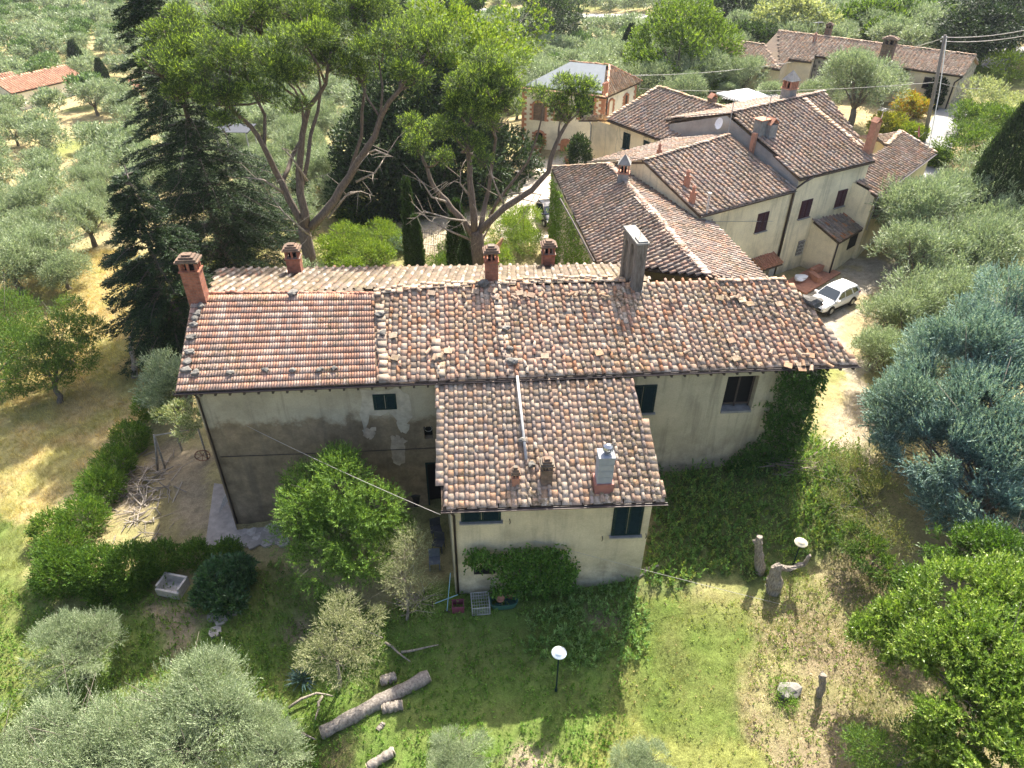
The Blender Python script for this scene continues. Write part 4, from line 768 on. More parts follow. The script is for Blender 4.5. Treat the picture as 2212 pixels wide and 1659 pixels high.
chimney(rG,px(*Z6(1332,300),gpl),1.3,1.0,1.9,grz,.5,'step',M_obrick,M_obrick,label='broad brick chimney near the barn eave'); chimney(rG,px(*Z6(880,100),gpl)+gv*.6,.7,.6,.7,grz,.3,'step',M_obrick,M_obrick,label='small brick chimney on the barn ridge')
chimney(rG,px(*Z6(792,150),gpl),.35,.35,.6,grz,0,'pot',M_terra,M_terra,name='flue')
# ---- white house with brick quoins
EH=6.4; hp=[P(1104,190,EH),P(1297,206,EH),P(1372,170,EH)]; hu=unit(hp[1]-hp[0]); hv=unit(hp[2]-hp[1]); Lh=np.linalg.norm(hp[1]-hp[0]); Lw=np.linalg.norm(hp[2]-hp[1]); h4=hp[0]+hp[2]-hp[1]
pk=P(1302,137,8.6); pk2=pk-hu*(Lh*.45)
hH=empty('white_house',(8,80,0),'white house with orange brick quoins and a grey covered roof slope behind the pines','house')
parts=[tiles([hp[1],hp[2],pk],hp[1],hp[2],w=.42,course=.38,rng=rg,jit=.8),slab([hp[1],hp[2],pk],.14),slab([hp[0],hp[1],pk,pk2],.14),slab([h4,pk2,pk,hp[2]],.14),slab([hp[0],pk2,h4],.14),caps(pk,hp[1],rg,.13,.3,SALM),caps(pk,hp[2],rg,.13,.3,SALM),caps(pk2,pk,rg,.13,.3,SALM),flatcaps(hp[0],hp[1],rg,.5,.4,SALM,lift=.06)]
rH=roofpart(parts,M_tile2,hH)
mb=MB(); cc=(pk+pk2)/2; sh=lambda q,k:q+(((hp[0]+hp[1]+pk+pk2)/4)-q)*k+[0,0,.1]; mb.prism([sh(hp[0],.12),sh(hp[1],.12),sh(pk,.1),sh(pk2,.1)],(0,0,.05)); mb.build('roof_panel',plain('grey_sheet',(.22,.245,.26),.8,.08,2),rH)
s_=.35; q0=hp[0]+hu*s_+hv*s_; q1=hp[1]-hu*s_+hv*s_; q2=hp[2]-hu*s_-hv*s_; WH1=Wall(q0,q1); WH2=Wall(q1,q2)
mb=MB(); WH1.panel(mb,-4,EH,EH); WH2.panel(mb,-4,EH,EH); Wall(q2,q2-hu*Lh).panel(mb,-4,EH,EH); Wall(q0+hv*Lw*.9,q0).panel(mb,-4,EH,EH); mb.build('wall',W_white,hH)
def quoins(wl,u,z0,z1,side,par):
    mb=MB(); k=0; z=z0
    while z<z1: ww=.55 if k%2 else .30; mb.box(wl.at(u+side*ww/2,z+.14,.02),(ww,.06,.27),wl.rz()); z+=.28;k+=1
    mb.build('quoins',M_brickl,par)
quoins(WH1,0,0,6.2,1,hH); quoins(WH1,WH1.L,0,6.2,-1,hH); quoins(WH2,0,0,6.2,1,hH); quoins(WH2,WH2.L,0,6.2,-1,hH)
def archwin(wl,x,y,w_,h_,par,fill,trim=True,label=None):
    u,z=wl.uz(x,y); n=8; pts=[wl.at(u-w_/2,z-h_/2,.03),wl.at(u+w_/2,z-h_/2,.03)]+[wl.at(u+w_/2*math.cos(PI*i/n),z+h_/2-w_*.25+math.sin(PI*i/n)*w_*.3,.03) for i in range(n+1)]
    mb=MB(); mb.face(pts); o=mb.build('window',fill,par)
    if label:o['label']=label
    if trim:
        t=MB(); m=[wl.at(u-w_/2,z-h_/2,.04)]+[wl.at(u-w_/2*math.cos(PI*i/n),z+h_/2-w_*.25+math.sin(PI*i/n)*w_*.3,.04) for i in range(n+1)]+[wl.at(u+w_/2,z-h_/2,.04)]; t.tube(m,.13,4)
        for i in range(4):
            for s2 in (-1,1): t.box(wl.at(u+s2*(w_/2+.17),z-h_/2+h_*i/4+.1,.02),(.3,.09,.2),wl.rz())
        t.build('brick_trim',M_brickl,o)
    return o
archwin(WH1,*Z4(235,820),1.0,1.3,hH,M_black); archwin(WH1,*Z4(230,540),1.5,1.9,hH,M_obrick,label='brick lattice panel'); archwin(WH1,*Z4(460,545),1.5,1.9,hH,M_obrick,label='brick lattice panel'); archwin(WH1,*Z4(740,490),1.6,2.6,hH,M_black); archwin(WH2,*Z4(1145,400),.8,1.2,hH,M_dwood); archwin(WH2,*Z4(985,480),1.1,1.5,hH,W_white,label='blind window outlined in brick')
archwin(WH1,*Z4(520,970),1.1,2.6,hH,M_brickl,label='walled up doorway')
q=WH2.at(.5,0,.08); pipe([(q[0],q[1],6.2),(q[0],q[1],1)],hH,r=.07)
mb=MB(); q=P(*Z4(905,290),7.4)
for i in range(4): mb.lathe(q+hv*(i*.28),[(.12,-.5),(.12,.4),(.15,.42),(.15,.5),(.05,.6)],8)
mb.build('flue_pots',M_terra,rH)
# ---- far left houses
def simple_house(pts,zE,name,label,wall,parts_=None,zr=1.6):
    o=empty(name,(pts[0][0],pts[0][1],zE-4),label,'house'); a,b,c,d=pts; up=np.array([0,0,zr]); m1=(a+d)/2+up; m2=(b+c)/2+up
    pr=[tiles([a,b,m2,m1],a,b,w=.45,course=.5,rng=rg,pal=np.array([(.58,.30,.19),(.62,.36,.24),(.52,.27,.17)]),segs=4),slab([a,b,m2,m1],.14),slab([d,c,m2,m1],.14,(.5,.27,.18))]; roofpart(pr,M_tile2,o)
    mb=MB(); k=.3; ce=(a+b+c+d)/4; s=[q+(ce-q)*.06 for q in pts]
    Wall(s[0],s[1]).panel(mb,zE-6,zE,zE); Wall(s[2],s[3]).panel(mb,zE-6,zE,zE)
    for x_,y_ in ((1,2),(3,0)):
        w_=Wall(s[x_],s[y_]); w_.panel(mb,zE-6,zE,zE+zr-.1,u1=w_.L/2); w_.panel(mb,zE-6,zE+zr-.1,zE,u0=w_.L/2)
    mb.build('wall',wall,o); return o,Wall(s[0],s[1])
zL=-6.5; a=P(75,232,zL)-[0,0,0]; a=P(60,213,zL); b=P(166,186,zL); d_=unit(b-a); n_=np.array([-d_[1],d_[0],0]); simple_house([a-d_*4,b,b+n_*8,a-d_*4+n_*8],zL,'orange_roof_house','white house with a bright orange tiled roof among olives at the far left','house' and W_white)
a=P(-60,225,zL-1.0); b=P(40,203,zL-1.0); d_=unit(b-a); n_=np.array([-d_[1],d_[0],0]); simple_house([a,b,b+n_*6,a+n_*6],zL-1.0,'orange_roof_annex','lower orange tiled building cut by the left edge','x' and W_white)
a=P(258,224,-6); b=P(300,212,-6); d_=unit(b-a); n_=np.array([-d_[1],d_[0],0]); simple_house([a,b,b+n_*5,a+n_*5],-6,'hidden_house','buff house half hidden behind the dark firs','x' and W_barn)
# ================================================================== GROUND
def wpoly(pts,z=None): return np.array([G(*p)[:2] for p in pts])
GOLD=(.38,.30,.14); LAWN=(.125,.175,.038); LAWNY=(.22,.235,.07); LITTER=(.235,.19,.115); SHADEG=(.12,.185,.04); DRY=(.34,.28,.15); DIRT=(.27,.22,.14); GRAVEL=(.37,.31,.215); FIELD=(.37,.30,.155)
ZN=[(wpoly([(-200,700),(0,600),(230,560),(420,640),(400,780),(330,880),(200,1020),(100,1180),(60,1330),(0,1420),(-300,1500)]),GOLD,1.0),
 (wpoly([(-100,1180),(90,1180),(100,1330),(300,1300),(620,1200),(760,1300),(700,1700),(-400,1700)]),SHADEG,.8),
 (wpoly([(455,1000),(360,950),(250,1130),(300,1200),(520,1190)]),DIRT,.5),(wpoly([(330,1040),(280,1180),(420,1210),(400,1080)]),(.22,.19,.09),.5),
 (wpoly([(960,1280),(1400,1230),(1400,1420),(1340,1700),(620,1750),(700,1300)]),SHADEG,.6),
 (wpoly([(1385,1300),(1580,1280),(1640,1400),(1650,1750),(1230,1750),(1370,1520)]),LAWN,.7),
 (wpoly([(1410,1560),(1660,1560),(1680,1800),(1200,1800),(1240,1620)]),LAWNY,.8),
 (wpoly([(1600,1290),(1750,1200),(1850,1190),(2050,1320),(2000,1560),(1700,1720),(1640,1500)]),LITTER,.8),
 (wpoly([(1430,1000),(1760,930),(1900,1000),(1900,1180),(1650,1220),(1420,1290)]),(.12,.15,.05),.8),
 (wpoly([(1820,790),(1850,780),(1900,900),(1870,1000),(1800,960),(1780,860)]),GRAVEL,.5),(wpoly([(1730,600),(1900,530),(1960,560),(1890,690),(1880,800),(1810,800),(1740,680)]),(.36,.32,.25),.5),
 (wpoly([(1840,640),(1880,600),(1900,640),(1880,760),(1830,760)]),(.36,.29,.16),.5),
 (wpoly([(1060,470),(1090,380),(1120,345),(1240,335),(1240,520),(1100,520)]),(.60,.53,.42),.6),
 (wpoly([(880,480),(1060,450),(1060,560),(880,560)]),(.42,.35,.25),.4)]
PATCH_DIRT=[(P(620,1330,0)[:2],.9,DIRT),(P(1200,1620,.3)[:2],1.1,(.40,.32,.21)),(P(1150,1640,.3)[:2],.9,(.30,.24,.17)),(P(1310,1340,.3)[:2],.6,DIRT),(P(400,1315,-.8)[:2],1.3,DIRT),(P(690,1640,0)[:2],1.,(.12,.11,.05))]
def inpoly(x,y,pl):
    c=np.zeros(np.shape(x),bool); j=len(pl)-1
    for i in range(len(pl)):
        xi,yi=pl[i];xj,yj=pl[j]; c^=((yi>y)!=(yj>y))&(x<(xj-xi)*(y-yi)/(yj-yi+1e-12)+xi); j=i
    return c
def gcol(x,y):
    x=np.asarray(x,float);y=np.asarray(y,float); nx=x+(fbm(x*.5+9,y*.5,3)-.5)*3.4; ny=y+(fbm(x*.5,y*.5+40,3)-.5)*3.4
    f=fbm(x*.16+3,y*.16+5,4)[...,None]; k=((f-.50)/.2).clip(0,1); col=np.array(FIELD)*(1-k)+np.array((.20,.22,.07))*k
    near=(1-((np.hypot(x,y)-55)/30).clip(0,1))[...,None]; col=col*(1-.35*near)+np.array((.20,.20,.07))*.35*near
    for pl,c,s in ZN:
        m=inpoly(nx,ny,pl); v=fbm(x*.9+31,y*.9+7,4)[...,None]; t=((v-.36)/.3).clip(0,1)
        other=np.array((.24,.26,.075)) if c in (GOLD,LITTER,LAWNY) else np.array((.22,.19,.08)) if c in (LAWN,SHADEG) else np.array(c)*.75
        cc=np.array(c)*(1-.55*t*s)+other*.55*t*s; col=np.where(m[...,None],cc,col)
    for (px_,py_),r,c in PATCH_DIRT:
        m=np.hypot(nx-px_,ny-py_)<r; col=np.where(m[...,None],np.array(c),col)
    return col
def axis(segs):
    o=[]
    for a,b,st in segs: o+=list(np.arange(a,b,st))
    return np.array(o+[segs[-1][1]])
gx=axis([(-700,-200,20),(-200,-80,5),(-80,-30,1.2),(-30,34,.22),(34,90,1.2),(90,250,6),(250,700,25)]); gy=axis([(-30,4,3),(4,62,.22),(62,130,1.2),(130,300,4),(300,900,20)])
X,Y=np.meshgrid(gx,gy,indexing='ij'); Z=ground(X,Y)+(fbm(X*.7,Y*.7,4)-.5)*.28*(np.hypot(X,Y)<120)+(fbm(X*2.6+5,Y*2.6,3)-.5)*.08
nx_,ny_=X.shape; V=np.stack([X,Y,Z],-1).reshape(-1,3); I=np.arange(nx_*ny_).reshape(nx_,ny_); Fq=np.stack([I[:-1,:-1],I[1:,:-1],I[1:,1:],I[:-1,1:]],-1).reshape(-1,4)
cen=V[Fq].mean(1); m,n=newmat('ground'); p=coords(n); a=N(n,'ShaderNodeAttribute',attribute_name='col').outputs['Color']
c=mix(n,1.,a,ramp(n,noise(n,2.2,8,.72,p),[(.3,g3(.62)),(.5,g3(1.)),(.7,g3(1.3))]),'MULTIPLY'); c=mix(n,1.,c,ramp(n,noise(n,18,5,.7,p),[(.3,g3(.65)),(.65,g3(1.2))]),'MULTIPLY'); finish(n,c,.95,noise(n,9,8,.75,p),.8,.08,0,.1); M_ground=m
me=npmesh('ground',V,Fq,m,None,True); a=me.attributes.new('col','FLOAT_COLOR','POINT'); cc=np.ones((len(V),4),np.float32); rr_=np.random.default_rng(3)
acc=0
for _ in range(5): j=rr_.normal(0,.22,(len(V),2)); acc=acc+gcol(V[:,0]+j[:,0],V[:,1]+j[:,1])
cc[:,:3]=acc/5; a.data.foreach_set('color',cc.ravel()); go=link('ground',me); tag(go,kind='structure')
# roads: strips laid on the ground
def strip(name,pts,wd,mat,dz=.05,label=None):
    p=[]; 
    for a,b in zip(pts[:-1],pts[1:]):
        for t in np.linspace(0,1,8,endpoint=False): p.append(a+(b-a)*t)
    p.append(pts[-1]); p=np.array(p)
    for _ in range(6): p[1:-1]=(p[:-2]+2*p[1:-1]+p[2:])/4
    mb=MB(); d=unit(np.gradient(p,axis=0)); s=np.c_[d[:,1],-d[:,0]]; K=6; rows=[]
    for k in range(K+1):
        q=p+s*(k/K-.5)*wd; rows.append(np.c_[q,ground(q[:,0],q[:,1])+dz+.12*(0 if np.hypot(*p[0])<120 else 2.5)])
    for k in range(K):
        for i in range(len(p)-1): mb.face([rows[k][i],rows[k+1][i],rows[k+1][i+1],rows[k][i+1]])
    o=mb.build(name,mat,None,True); tag(o,kind='structure'); return o
M_road=plain('road',(.28,.275,.26),.9,.12,1.2)
strip('road',[G(*q)[:2] for q in ((1960,420),(1990,340),(2010,290),(2030,250),(2045,225),(2052,200))],3.0,M_road,.16)
VR=[G(*q)[:2] for q in ((780,8),(960,24),(1100,32),(1250,36),(1400,40),(1560,40))]; print('road',VR)
strip('valley_road',VR,5.5,plain('pale_road',(.27,.26,.24),.9,.12,1.2),.5)
strip('upper_road',[G(*q)[:2] for q in ((2090,125),(2130,95),(2170,90),(2240,90))],7.0,M_road,.1)
# paving beside the gable and slabs
M_pave=plain('paving',(.28,.25,.215),.9,.22,3)
def flat(name,pts,mat,dz=.1,th=.12,label=None,cat=None,kind='structure'):
    w_=[G(*q) for q in pts]; z=np.mean([q[2] for q in w_]); mb=MB(); mb.prism([(q[0],q[1],q[2]+dz-th) for q in w_],(0,0,th)); o=mb.build(name,mat); return tag(o,label,cat,None,kind)
# crazy paving: irregular flagstones
def crazy(name,pts,n,mat,seed,label,cat):
    w_=np.array([G(*q) for q in pts]); rng=rs(seed); c=w_.mean(0); mb=MB(); lo=w_.min(0);hi=w_.max(0); P2=[]
    while len(P2)<n:
        q=lo[:2]+(hi[:2]-lo[:2])*rng.random(2)
        if inpoly(np.array([q[0]]),np.array([q[1]]),w_[:,:2])[0] and all(np.hypot(*(q-r))>.42 for r in P2): P2.append(q)
        elif rng.random()<.004: break
    for q in P2:
        k=7; r=.31; pts_=[(q[0]+math.cos(2*PI*i/k)*r*rng.uniform(.75,1.1),q[1]+math.sin(2*PI*i/k)*r*rng.uniform(.75,1.1)) for i in range(k)]; z=gz(*q)+.12+rng.normal(0,.006); v=rng.uniform(.75,1.1); mb.prism([(a,b,z-.1) for a,b in pts_],(0,0,.1),(.40*v,.36*v,.31*v))
    o=mb.build(name,attrmat('flagstone',scale=4)); return tag(o,label,cat)
flat('paving',[(452,1195),(468,1060),(486,1062),(520,1160),(612,1148),(618,1188)],M_pave,.10)
crazy('flagstones',[(500,1198),(520,1162),(612,1146),(622,1186)],60,None,5,'cracked flagstone apron at the foot of the farmhouse corner','paving')
# patio, planters and steps beside the white car
o=flat('patio',[(1690,600),(1760,560),(1810,578),(1735,625)],M_terra,.16)
def wallbox(name,a,b,h,wd,mat,label,cat,cap=None,z=None):
    a=G(*a);b=G(*b); e=empty(name,(a+b)/2,label,cat); L=np.linalg.norm((b-a)[:2]); rz=math.atan2(b[1]-a[1],b[0]-a[0]); m_=(a+b)/2; mb=MB(); mb.box((m_[0],m_[1],m_[2]+h/2-.3),(L,wd,h+.6),rz); mb.build('wall',mat,e)
    mb=MB(); mb.box((m_[0],m_[1],m_[2]+h+.03),(L+.06,wd+.08,.06),rz); mb.build('coping',cap or M_terra,e); return e
wallbox('patio_wall',(1745,586),(1800,556),.55,.35,M_mid if 0 else M_brickl,'low terracotta topped patio wall by the porch','low wall'); wallbox('patio_wall',(1742,588),(1762,602),.55,.35,M_brickl,'short return of the patio wall beside the white car','low wall')
wallbox('courtyard_wall',(1105,388),(1142,377),.7,.4,M_swall,'low stone courtyard wall with a round finial','low wall',M_cem)
q=G(1142,378); tag(stone(q+[0,0,.98],.26,rs(7),1.0),'round stone finial on the end of the courtyard wall','finial')
# ================================================================== GROUND COVER (stuff)
def polyarea(pl): x,y=pl[:,0],pl[:,1]; return abs(np.dot(x,np.roll(y,1))-np.dot(y,np.roll(x,1)))/2
def scatter(pts,dens,rng,clump=0.,sc=.6):
    pl=wpoly(pts) if not isinstance(pts,np.ndarray) else pts; lo=pl.min(0);hi=pl.max(0); n=int(dens*(hi-lo).prod()); x=rng.uniform(lo[0],hi[0],n); y=rng.uniform(lo[1],hi[1],n); ok=inpoly(x+(fbm(x*.5+9,y*.5,3)-.5)*2.6,y+(fbm(x*.5,y*.5+40,3)-.5)*2.6,pl)
    if clump: ok&=fbm(x*sc+11,y*sc+3,3)+rng.uniform(-.1,.1,n)>clump
    x=x[ok];y=y[ok]; return x,y,ground(x,y)+(fbm(x*.7,y*.7,4)-.5)*.28
def grass(pts,dens,h,rng,blades=6,wd=.012,colf=None,up=.55,clump=0.,cols=None,var=.25,sc=.6):
    x,y,z=scatter(pts,dens,rng,clump,sc); n=len(x); B=np.repeat(np.c_[x,y,z-.02],blades,0)+np.c_[rng.normal(0,.05,(n*blades,2)),np.zeros(n*blades)]
    d=unit(np.c_[rng.normal(0,1-up,(n*blades,2)),np.ones(n*blades)*up]); L=h*rng.uniform(.5,1.4,n*blades)*np.repeat(rng.uniform(.6,1.3,n),blades)
    s=unit(np.c_[rng.normal(size=(n*blades,2)),np.zeros(n*blades)]); w_=s*wd*.5; t=B+d*L[:,None]; mid=B+d*L[:,None]*.5+w_*1.0
    V=np.stack([B-w_,B+w_,t+w_*.15,t-w_*.15],1).reshape(-1,3); m=n*blades
    c=gcol(x,y)*1.25 if cols is None else np.asarray(cols)[rng.integers(0,len(cols),n)]
    c=c*(.55+.9*fbm(x*1.3+4,y*1.3+8,3))[:,None]; c=np.repeat(c,blades,0)*(1+rng.normal(0,var,(m,1))).clip(.4,1.8); return V,np.arange(m*4).reshape(m,4),c.clip(.01,.8)
def weeds(pts,dens,h,rng,per=10,ll=.07,lw=.03,cols=GREEN,ang=1.1,clump=0.,sc=.6,out=.4):
    x,y,z=scatter(pts,dens,rng,clump,sc); D=unit(np.c_[rng.normal(0,out,(len(x),2)),np.ones(len(x))]); return leaves(np.c_[x,y,z],D,h*rng.uniform(.4,1.3,len(x)),per,ll,lw,ang,cols,rng)
def stuff(name,parts,mat,label): v,f,c=merge(parts); return tag(link(name,npmesh(name,v,f,mat,c)),label,name.replace('_',' '),None,'stuff')
rg=rs(2)
SL=[(-250,700),(0,600),(230,560),(420,640),(400,800),(340,900),(200,1020),(100,1180),(60,1330),(-60,1450),(-400,1500)]
stuff('dry_grass',[grass(SL,34,.34,rg,6,.014,up=.62,clump=.2),grass(SL,3,.3,rg,6,.02,cols=[(.16,.22,.04),(.2,.26,.05)],clump=.52,sc=.35)],M_leaf,'tall golden dry grass on the slope left of the farmhouse')
LW=[(1385,1290),(1600,1270),(1660,1400),(1700,1800),(1180,1800),(1360,1520)]
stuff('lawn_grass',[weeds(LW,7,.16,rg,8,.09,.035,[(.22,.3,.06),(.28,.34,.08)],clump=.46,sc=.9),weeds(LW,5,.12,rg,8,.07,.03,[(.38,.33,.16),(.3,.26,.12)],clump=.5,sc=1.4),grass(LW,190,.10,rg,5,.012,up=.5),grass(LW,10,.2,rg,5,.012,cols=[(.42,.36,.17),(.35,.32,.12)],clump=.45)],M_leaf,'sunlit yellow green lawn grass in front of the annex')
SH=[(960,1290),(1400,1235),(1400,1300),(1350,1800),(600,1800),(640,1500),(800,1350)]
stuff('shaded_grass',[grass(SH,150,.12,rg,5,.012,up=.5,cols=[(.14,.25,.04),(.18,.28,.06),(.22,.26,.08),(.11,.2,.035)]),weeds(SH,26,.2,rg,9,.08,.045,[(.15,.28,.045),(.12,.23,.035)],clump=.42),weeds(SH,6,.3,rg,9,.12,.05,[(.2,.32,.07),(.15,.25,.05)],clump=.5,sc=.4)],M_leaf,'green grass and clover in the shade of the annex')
W1=[(1130,1340),(1260,1290),(1400,1240),(1420,1350),(1390,1440),(1240,1440),(1120,1400)]
stuff('nettles',[weeds(W1,30,.5,rg,14,.15,.05,[(.17,.30,.08),(.22,.34,.11),(.13,.24,.06)])],M_leaf,'bed of tall pale nettles against the annex')
W2=[(1420,1010),(1600,985),(1760,930),(1880,1000),(1890,1150),(1640,1215),(1410,1280)]
stuff('undergrowth',[weeds(W2,30,.6,rg,14,.12,.07,[(.12,.23,.055),(.16,.28,.07),(.09,.18,.04),(.22,.29,.07)],clump=.28),weeds(W2,5,.9,rg,18,.12,.07,[(.22,.32,.06),(.15,.27,.06)],clump=.5,sc=.4),grass(W2,40,.2,rg,5,.014,cols=[(.14,.22,.05),(.26,.25,.1)])],M_leaf,'dense dark undergrowth below the right wall')
W3=[(-60,1330),(100,1320),(300,1310),(620,1200),(760,1290),(960,1290),(800,1400),(680,1700),(500,1500),(100,1700),(-300,1700)]
stuff('left_weeds',[weeds(W3,30,.32,rg,10,.09,.05,[(.13,.24,.04),(.18,.28,.05),(.1,.19,.035)],clump=.3),grass(W3,60,.14,rg,5,.014,cols=[(.16,.25,.05),(.27,.27,.1),(.13,.22,.04)])],M_leaf,'mixed weeds and grass between the hedge and the front olives')
W4=[(1600,1290),(1700,1200),(1880,1180),(2100,1300),(2100,1700),(1680,1800),(1650,1500)]
stuff('litter_plants',[weeds(W4,18,.22,rg,8,.08,.045,[(.18,.27,.05),(.14,.22,.04),(.24,.28,.07)],clump=.38,sc=1.1),grass(W4,34,.12,rg,5,.014,cols=[(.38,.3,.18),(.2,.25,.06),(.25,.26,.08)]),grass(W4,90,.16,rg,6,.016,cols=[(.15,.22,.05),(.22,.26,.07),(.3,.27,.12)],clump=.44,sc=.5)],M_leaf,'sparse weeds and dry leaf litter on the right of the garden')
def litter(pts,dens,rng,cols):
    x,y,z=scatter(pts,dens,rng,.3,.8); n=len(x); q=unit(rng.normal(size=(n,3))*[1,1,.3]); s=unit(np.cross(q,[0,0,1.])+rng.normal(0,.2,(n,3))); p=np.c_[x,y,z+.06]; a=.036*rng.uniform(.6,1.3,(n,1)); V=np.stack([p-q*a,p+s*a*.5,p+q*a,p-s*a*.5],1).reshape(-1,3); return V,np.arange(4*n).reshape(n,4),np.asarray(cols)[rng.integers(0,len(cols),n)]*rng.uniform(.7,1.3,(n,1))
stuff('leaf_litter',[litter(W4,70,rg,[(.36,.27,.18),(.30,.21,.14),(.22,.16,.1),(.42,.34,.24)]),litter(W2,14,rg,[(.3,.22,.15),(.2,.15,.1)])],M_leaf,'scattered dead leaves on bare soil at the right')
MID=[(560,590),(700,470),(900,480),(1060,440),(1100,560),(600,600)]
stuff('garden_grass',[grass([(200,560),(480,560),(620,590),(420,760),(400,620)],26,.3,rg,5,.02,up=.6),grass([(230,480),(620,560),(900,575),(1180,560),(1090,430),(700,420)],22,.15,rg,5,.02,cols=[(.16,.2,.05),(.3,.27,.12)]),grass([(1800,800),(1850,770),(1960,600),(1990,640),(1950,1000),(1800,1000)],22,.15,rg,5,.016,cols=[(.42,.35,.17),(.25,.26,.08)],clump=.42)],M_leaf,'patchy grass behind the farmhouse and beside the lane')
# ================================================================== TREES
# --- stone pines
def pine(base_px,base_y,limbs,clumps,label,seed,r0,scale=1.0,dead=()):
    b=PD(*base_px,base_y); zg=gz(b[0],b[1]); o=empty('stone_pine',(b[0],b[1],zg),label,'pine tree'); rng=rs(seed); mb=MB(); top=b
    k=lambda x,y,dy=0: PD(x,y,base_y+dy)
    for path,ra_,rb_ in limbs:
        pts=[k(*q) for q in path]; pts=[np.array(p) for p in pts]; fine=[]
        for a,c in zip(pts[:-1],pts[1:]):
            fine+=[a,(a+c)/2+rng.normal(size=3)*.07*min(1,np.linalg.norm(c-a))]
        fine.append(pts[-1]); mb.tube(fine,list(np.linspace(ra_,rb_,len(fine))*.74),10)
    mb.tube([(b[0],b[1],zg-.4),(b[0],b[1],zg+.3),k(*limbs[0][0][0])],[r0*1.1,r0*.85,limbs[0][1]*.74],12)
    V=np.array(mb.v); tip=[]
    bls=[]
    for (x,y,dy,rpx) in clumps:
        c=k(x,y,dy); s=np.linalg.norm(c-OO)/F; R_=rpx*s; bls.append((c[0],c[1],c[2],R_,R_,R_*.62))
    allp=np.concatenate([np.array([k(*q) for q in path]) for path,_,_ in limbs])
    for bb in bls:
        c=np.array(bb[:3]); j=np.argsort(np.linalg.norm(allp-c-np.array([0,0,-bb[3]*1.2]),axis=1))[0]; a=allp[j]
        mid=(a+c)/2+np.array([rng.normal(0,.2),rng.normal(0,.2),-.25]); mb.tube([a,mid,c-np.array([0,0,bb[5]*.5])],[.09,.07,.045],6)
        for _ in range(11):
            e=c+unit(rng.normal(size=3)+[0,0,.5])*np.array(bb[3:6])*.8; st=c-np.array([0,0,bb[5]*.6])+rng.normal(size=3)*.15; mb.tube([st,(st+e)/2-[0,0,.1],e],[.035,.025,.01],4)
    t=link('trunk',mb.mesh('pine_trunk',M_bark,True)); t.parent=o; t.location=(-b[0],-b[1],-zg)
    mb=MB()
    for q in dead:
        pts=[k(*z_) for z_ in q]; mb.tube(pts,list(np.linspace(.09,.02,len(pts))),6)
        for a,c in zip(pts[:-1],pts[1:]):
            for _ in range(3): s_=a+(c-a)*rng.random(); e=s_+rng.normal(size=3)*.9; mb.tube([s_,(s_+e)/2+rng.normal(size=3)*.12,e],[.03,.02,.008],4)
    if dead: t=link('dead_branch',mb.mesh('dead_branches',M_dead,True)); t.parent=o; t.location=(-b[0],-b[1],-zg)
    V_=[]
    pads=[]
    for bb in bls:
        for q_ in range(5):
            e_=unit(rng.normal(size=3)*[1,1,.55]); pads.append((bb[0]+e_[0]*bb[3]*.62,bb[1]+e_[1]*bb[3]*.62,bb[2]+e_[2]*bb[5]*.6,bb[3]*rng.uniform(.34,.5),bb[3]*.42,bb[3]*rng.uniform(.22,.32)))
    for bb in pads:
        vol=bb[3]**2; p,d=blobpts([bb],int(520*vol*scale),rng,.5,.36); up=((p[:,2]-bb[2])/bb[5]+1)/2
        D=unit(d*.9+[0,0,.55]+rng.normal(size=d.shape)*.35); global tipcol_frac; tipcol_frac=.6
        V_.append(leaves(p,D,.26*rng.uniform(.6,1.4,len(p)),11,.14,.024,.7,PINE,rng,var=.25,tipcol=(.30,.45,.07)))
    v,f,c=merge(V_); cc_=v[f].mean(1); a=link('crown',npmesh('pine_crown',v-np.array([b[0],b[1],zg],),f,M_leaf,c)); a.parent=o; return o
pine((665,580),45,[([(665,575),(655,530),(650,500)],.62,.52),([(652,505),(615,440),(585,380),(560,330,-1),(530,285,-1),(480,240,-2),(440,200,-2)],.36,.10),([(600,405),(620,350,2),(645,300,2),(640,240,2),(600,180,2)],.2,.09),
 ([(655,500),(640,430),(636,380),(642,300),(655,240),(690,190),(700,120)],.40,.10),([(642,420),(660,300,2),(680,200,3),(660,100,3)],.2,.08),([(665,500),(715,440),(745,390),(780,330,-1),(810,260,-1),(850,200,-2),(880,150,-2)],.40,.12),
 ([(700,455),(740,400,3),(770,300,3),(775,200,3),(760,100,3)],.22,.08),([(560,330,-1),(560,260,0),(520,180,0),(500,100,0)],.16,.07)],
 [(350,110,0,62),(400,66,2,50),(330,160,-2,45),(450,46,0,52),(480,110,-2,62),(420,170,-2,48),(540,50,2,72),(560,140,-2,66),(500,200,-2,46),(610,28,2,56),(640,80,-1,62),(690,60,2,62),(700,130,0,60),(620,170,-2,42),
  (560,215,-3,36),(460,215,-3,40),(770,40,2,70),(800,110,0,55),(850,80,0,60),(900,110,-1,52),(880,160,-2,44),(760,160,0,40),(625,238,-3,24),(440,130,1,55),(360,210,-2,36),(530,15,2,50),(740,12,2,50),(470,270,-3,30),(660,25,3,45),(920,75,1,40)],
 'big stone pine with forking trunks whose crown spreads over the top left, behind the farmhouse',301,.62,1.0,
 dead=(((665,520),(640,500,-1),(600,465,-1),(575,430,-1)),((700,480),(740,430,1),(770,420,1),(800,430,1)),((610,430),(560,400,-1),(520,395,-1)),((655,400),(620,350,-1),(600,330,-1)),((760,350),(800,330,-1),(840,345,-1)),((760,400),(800,380,0),(850,300,0))))
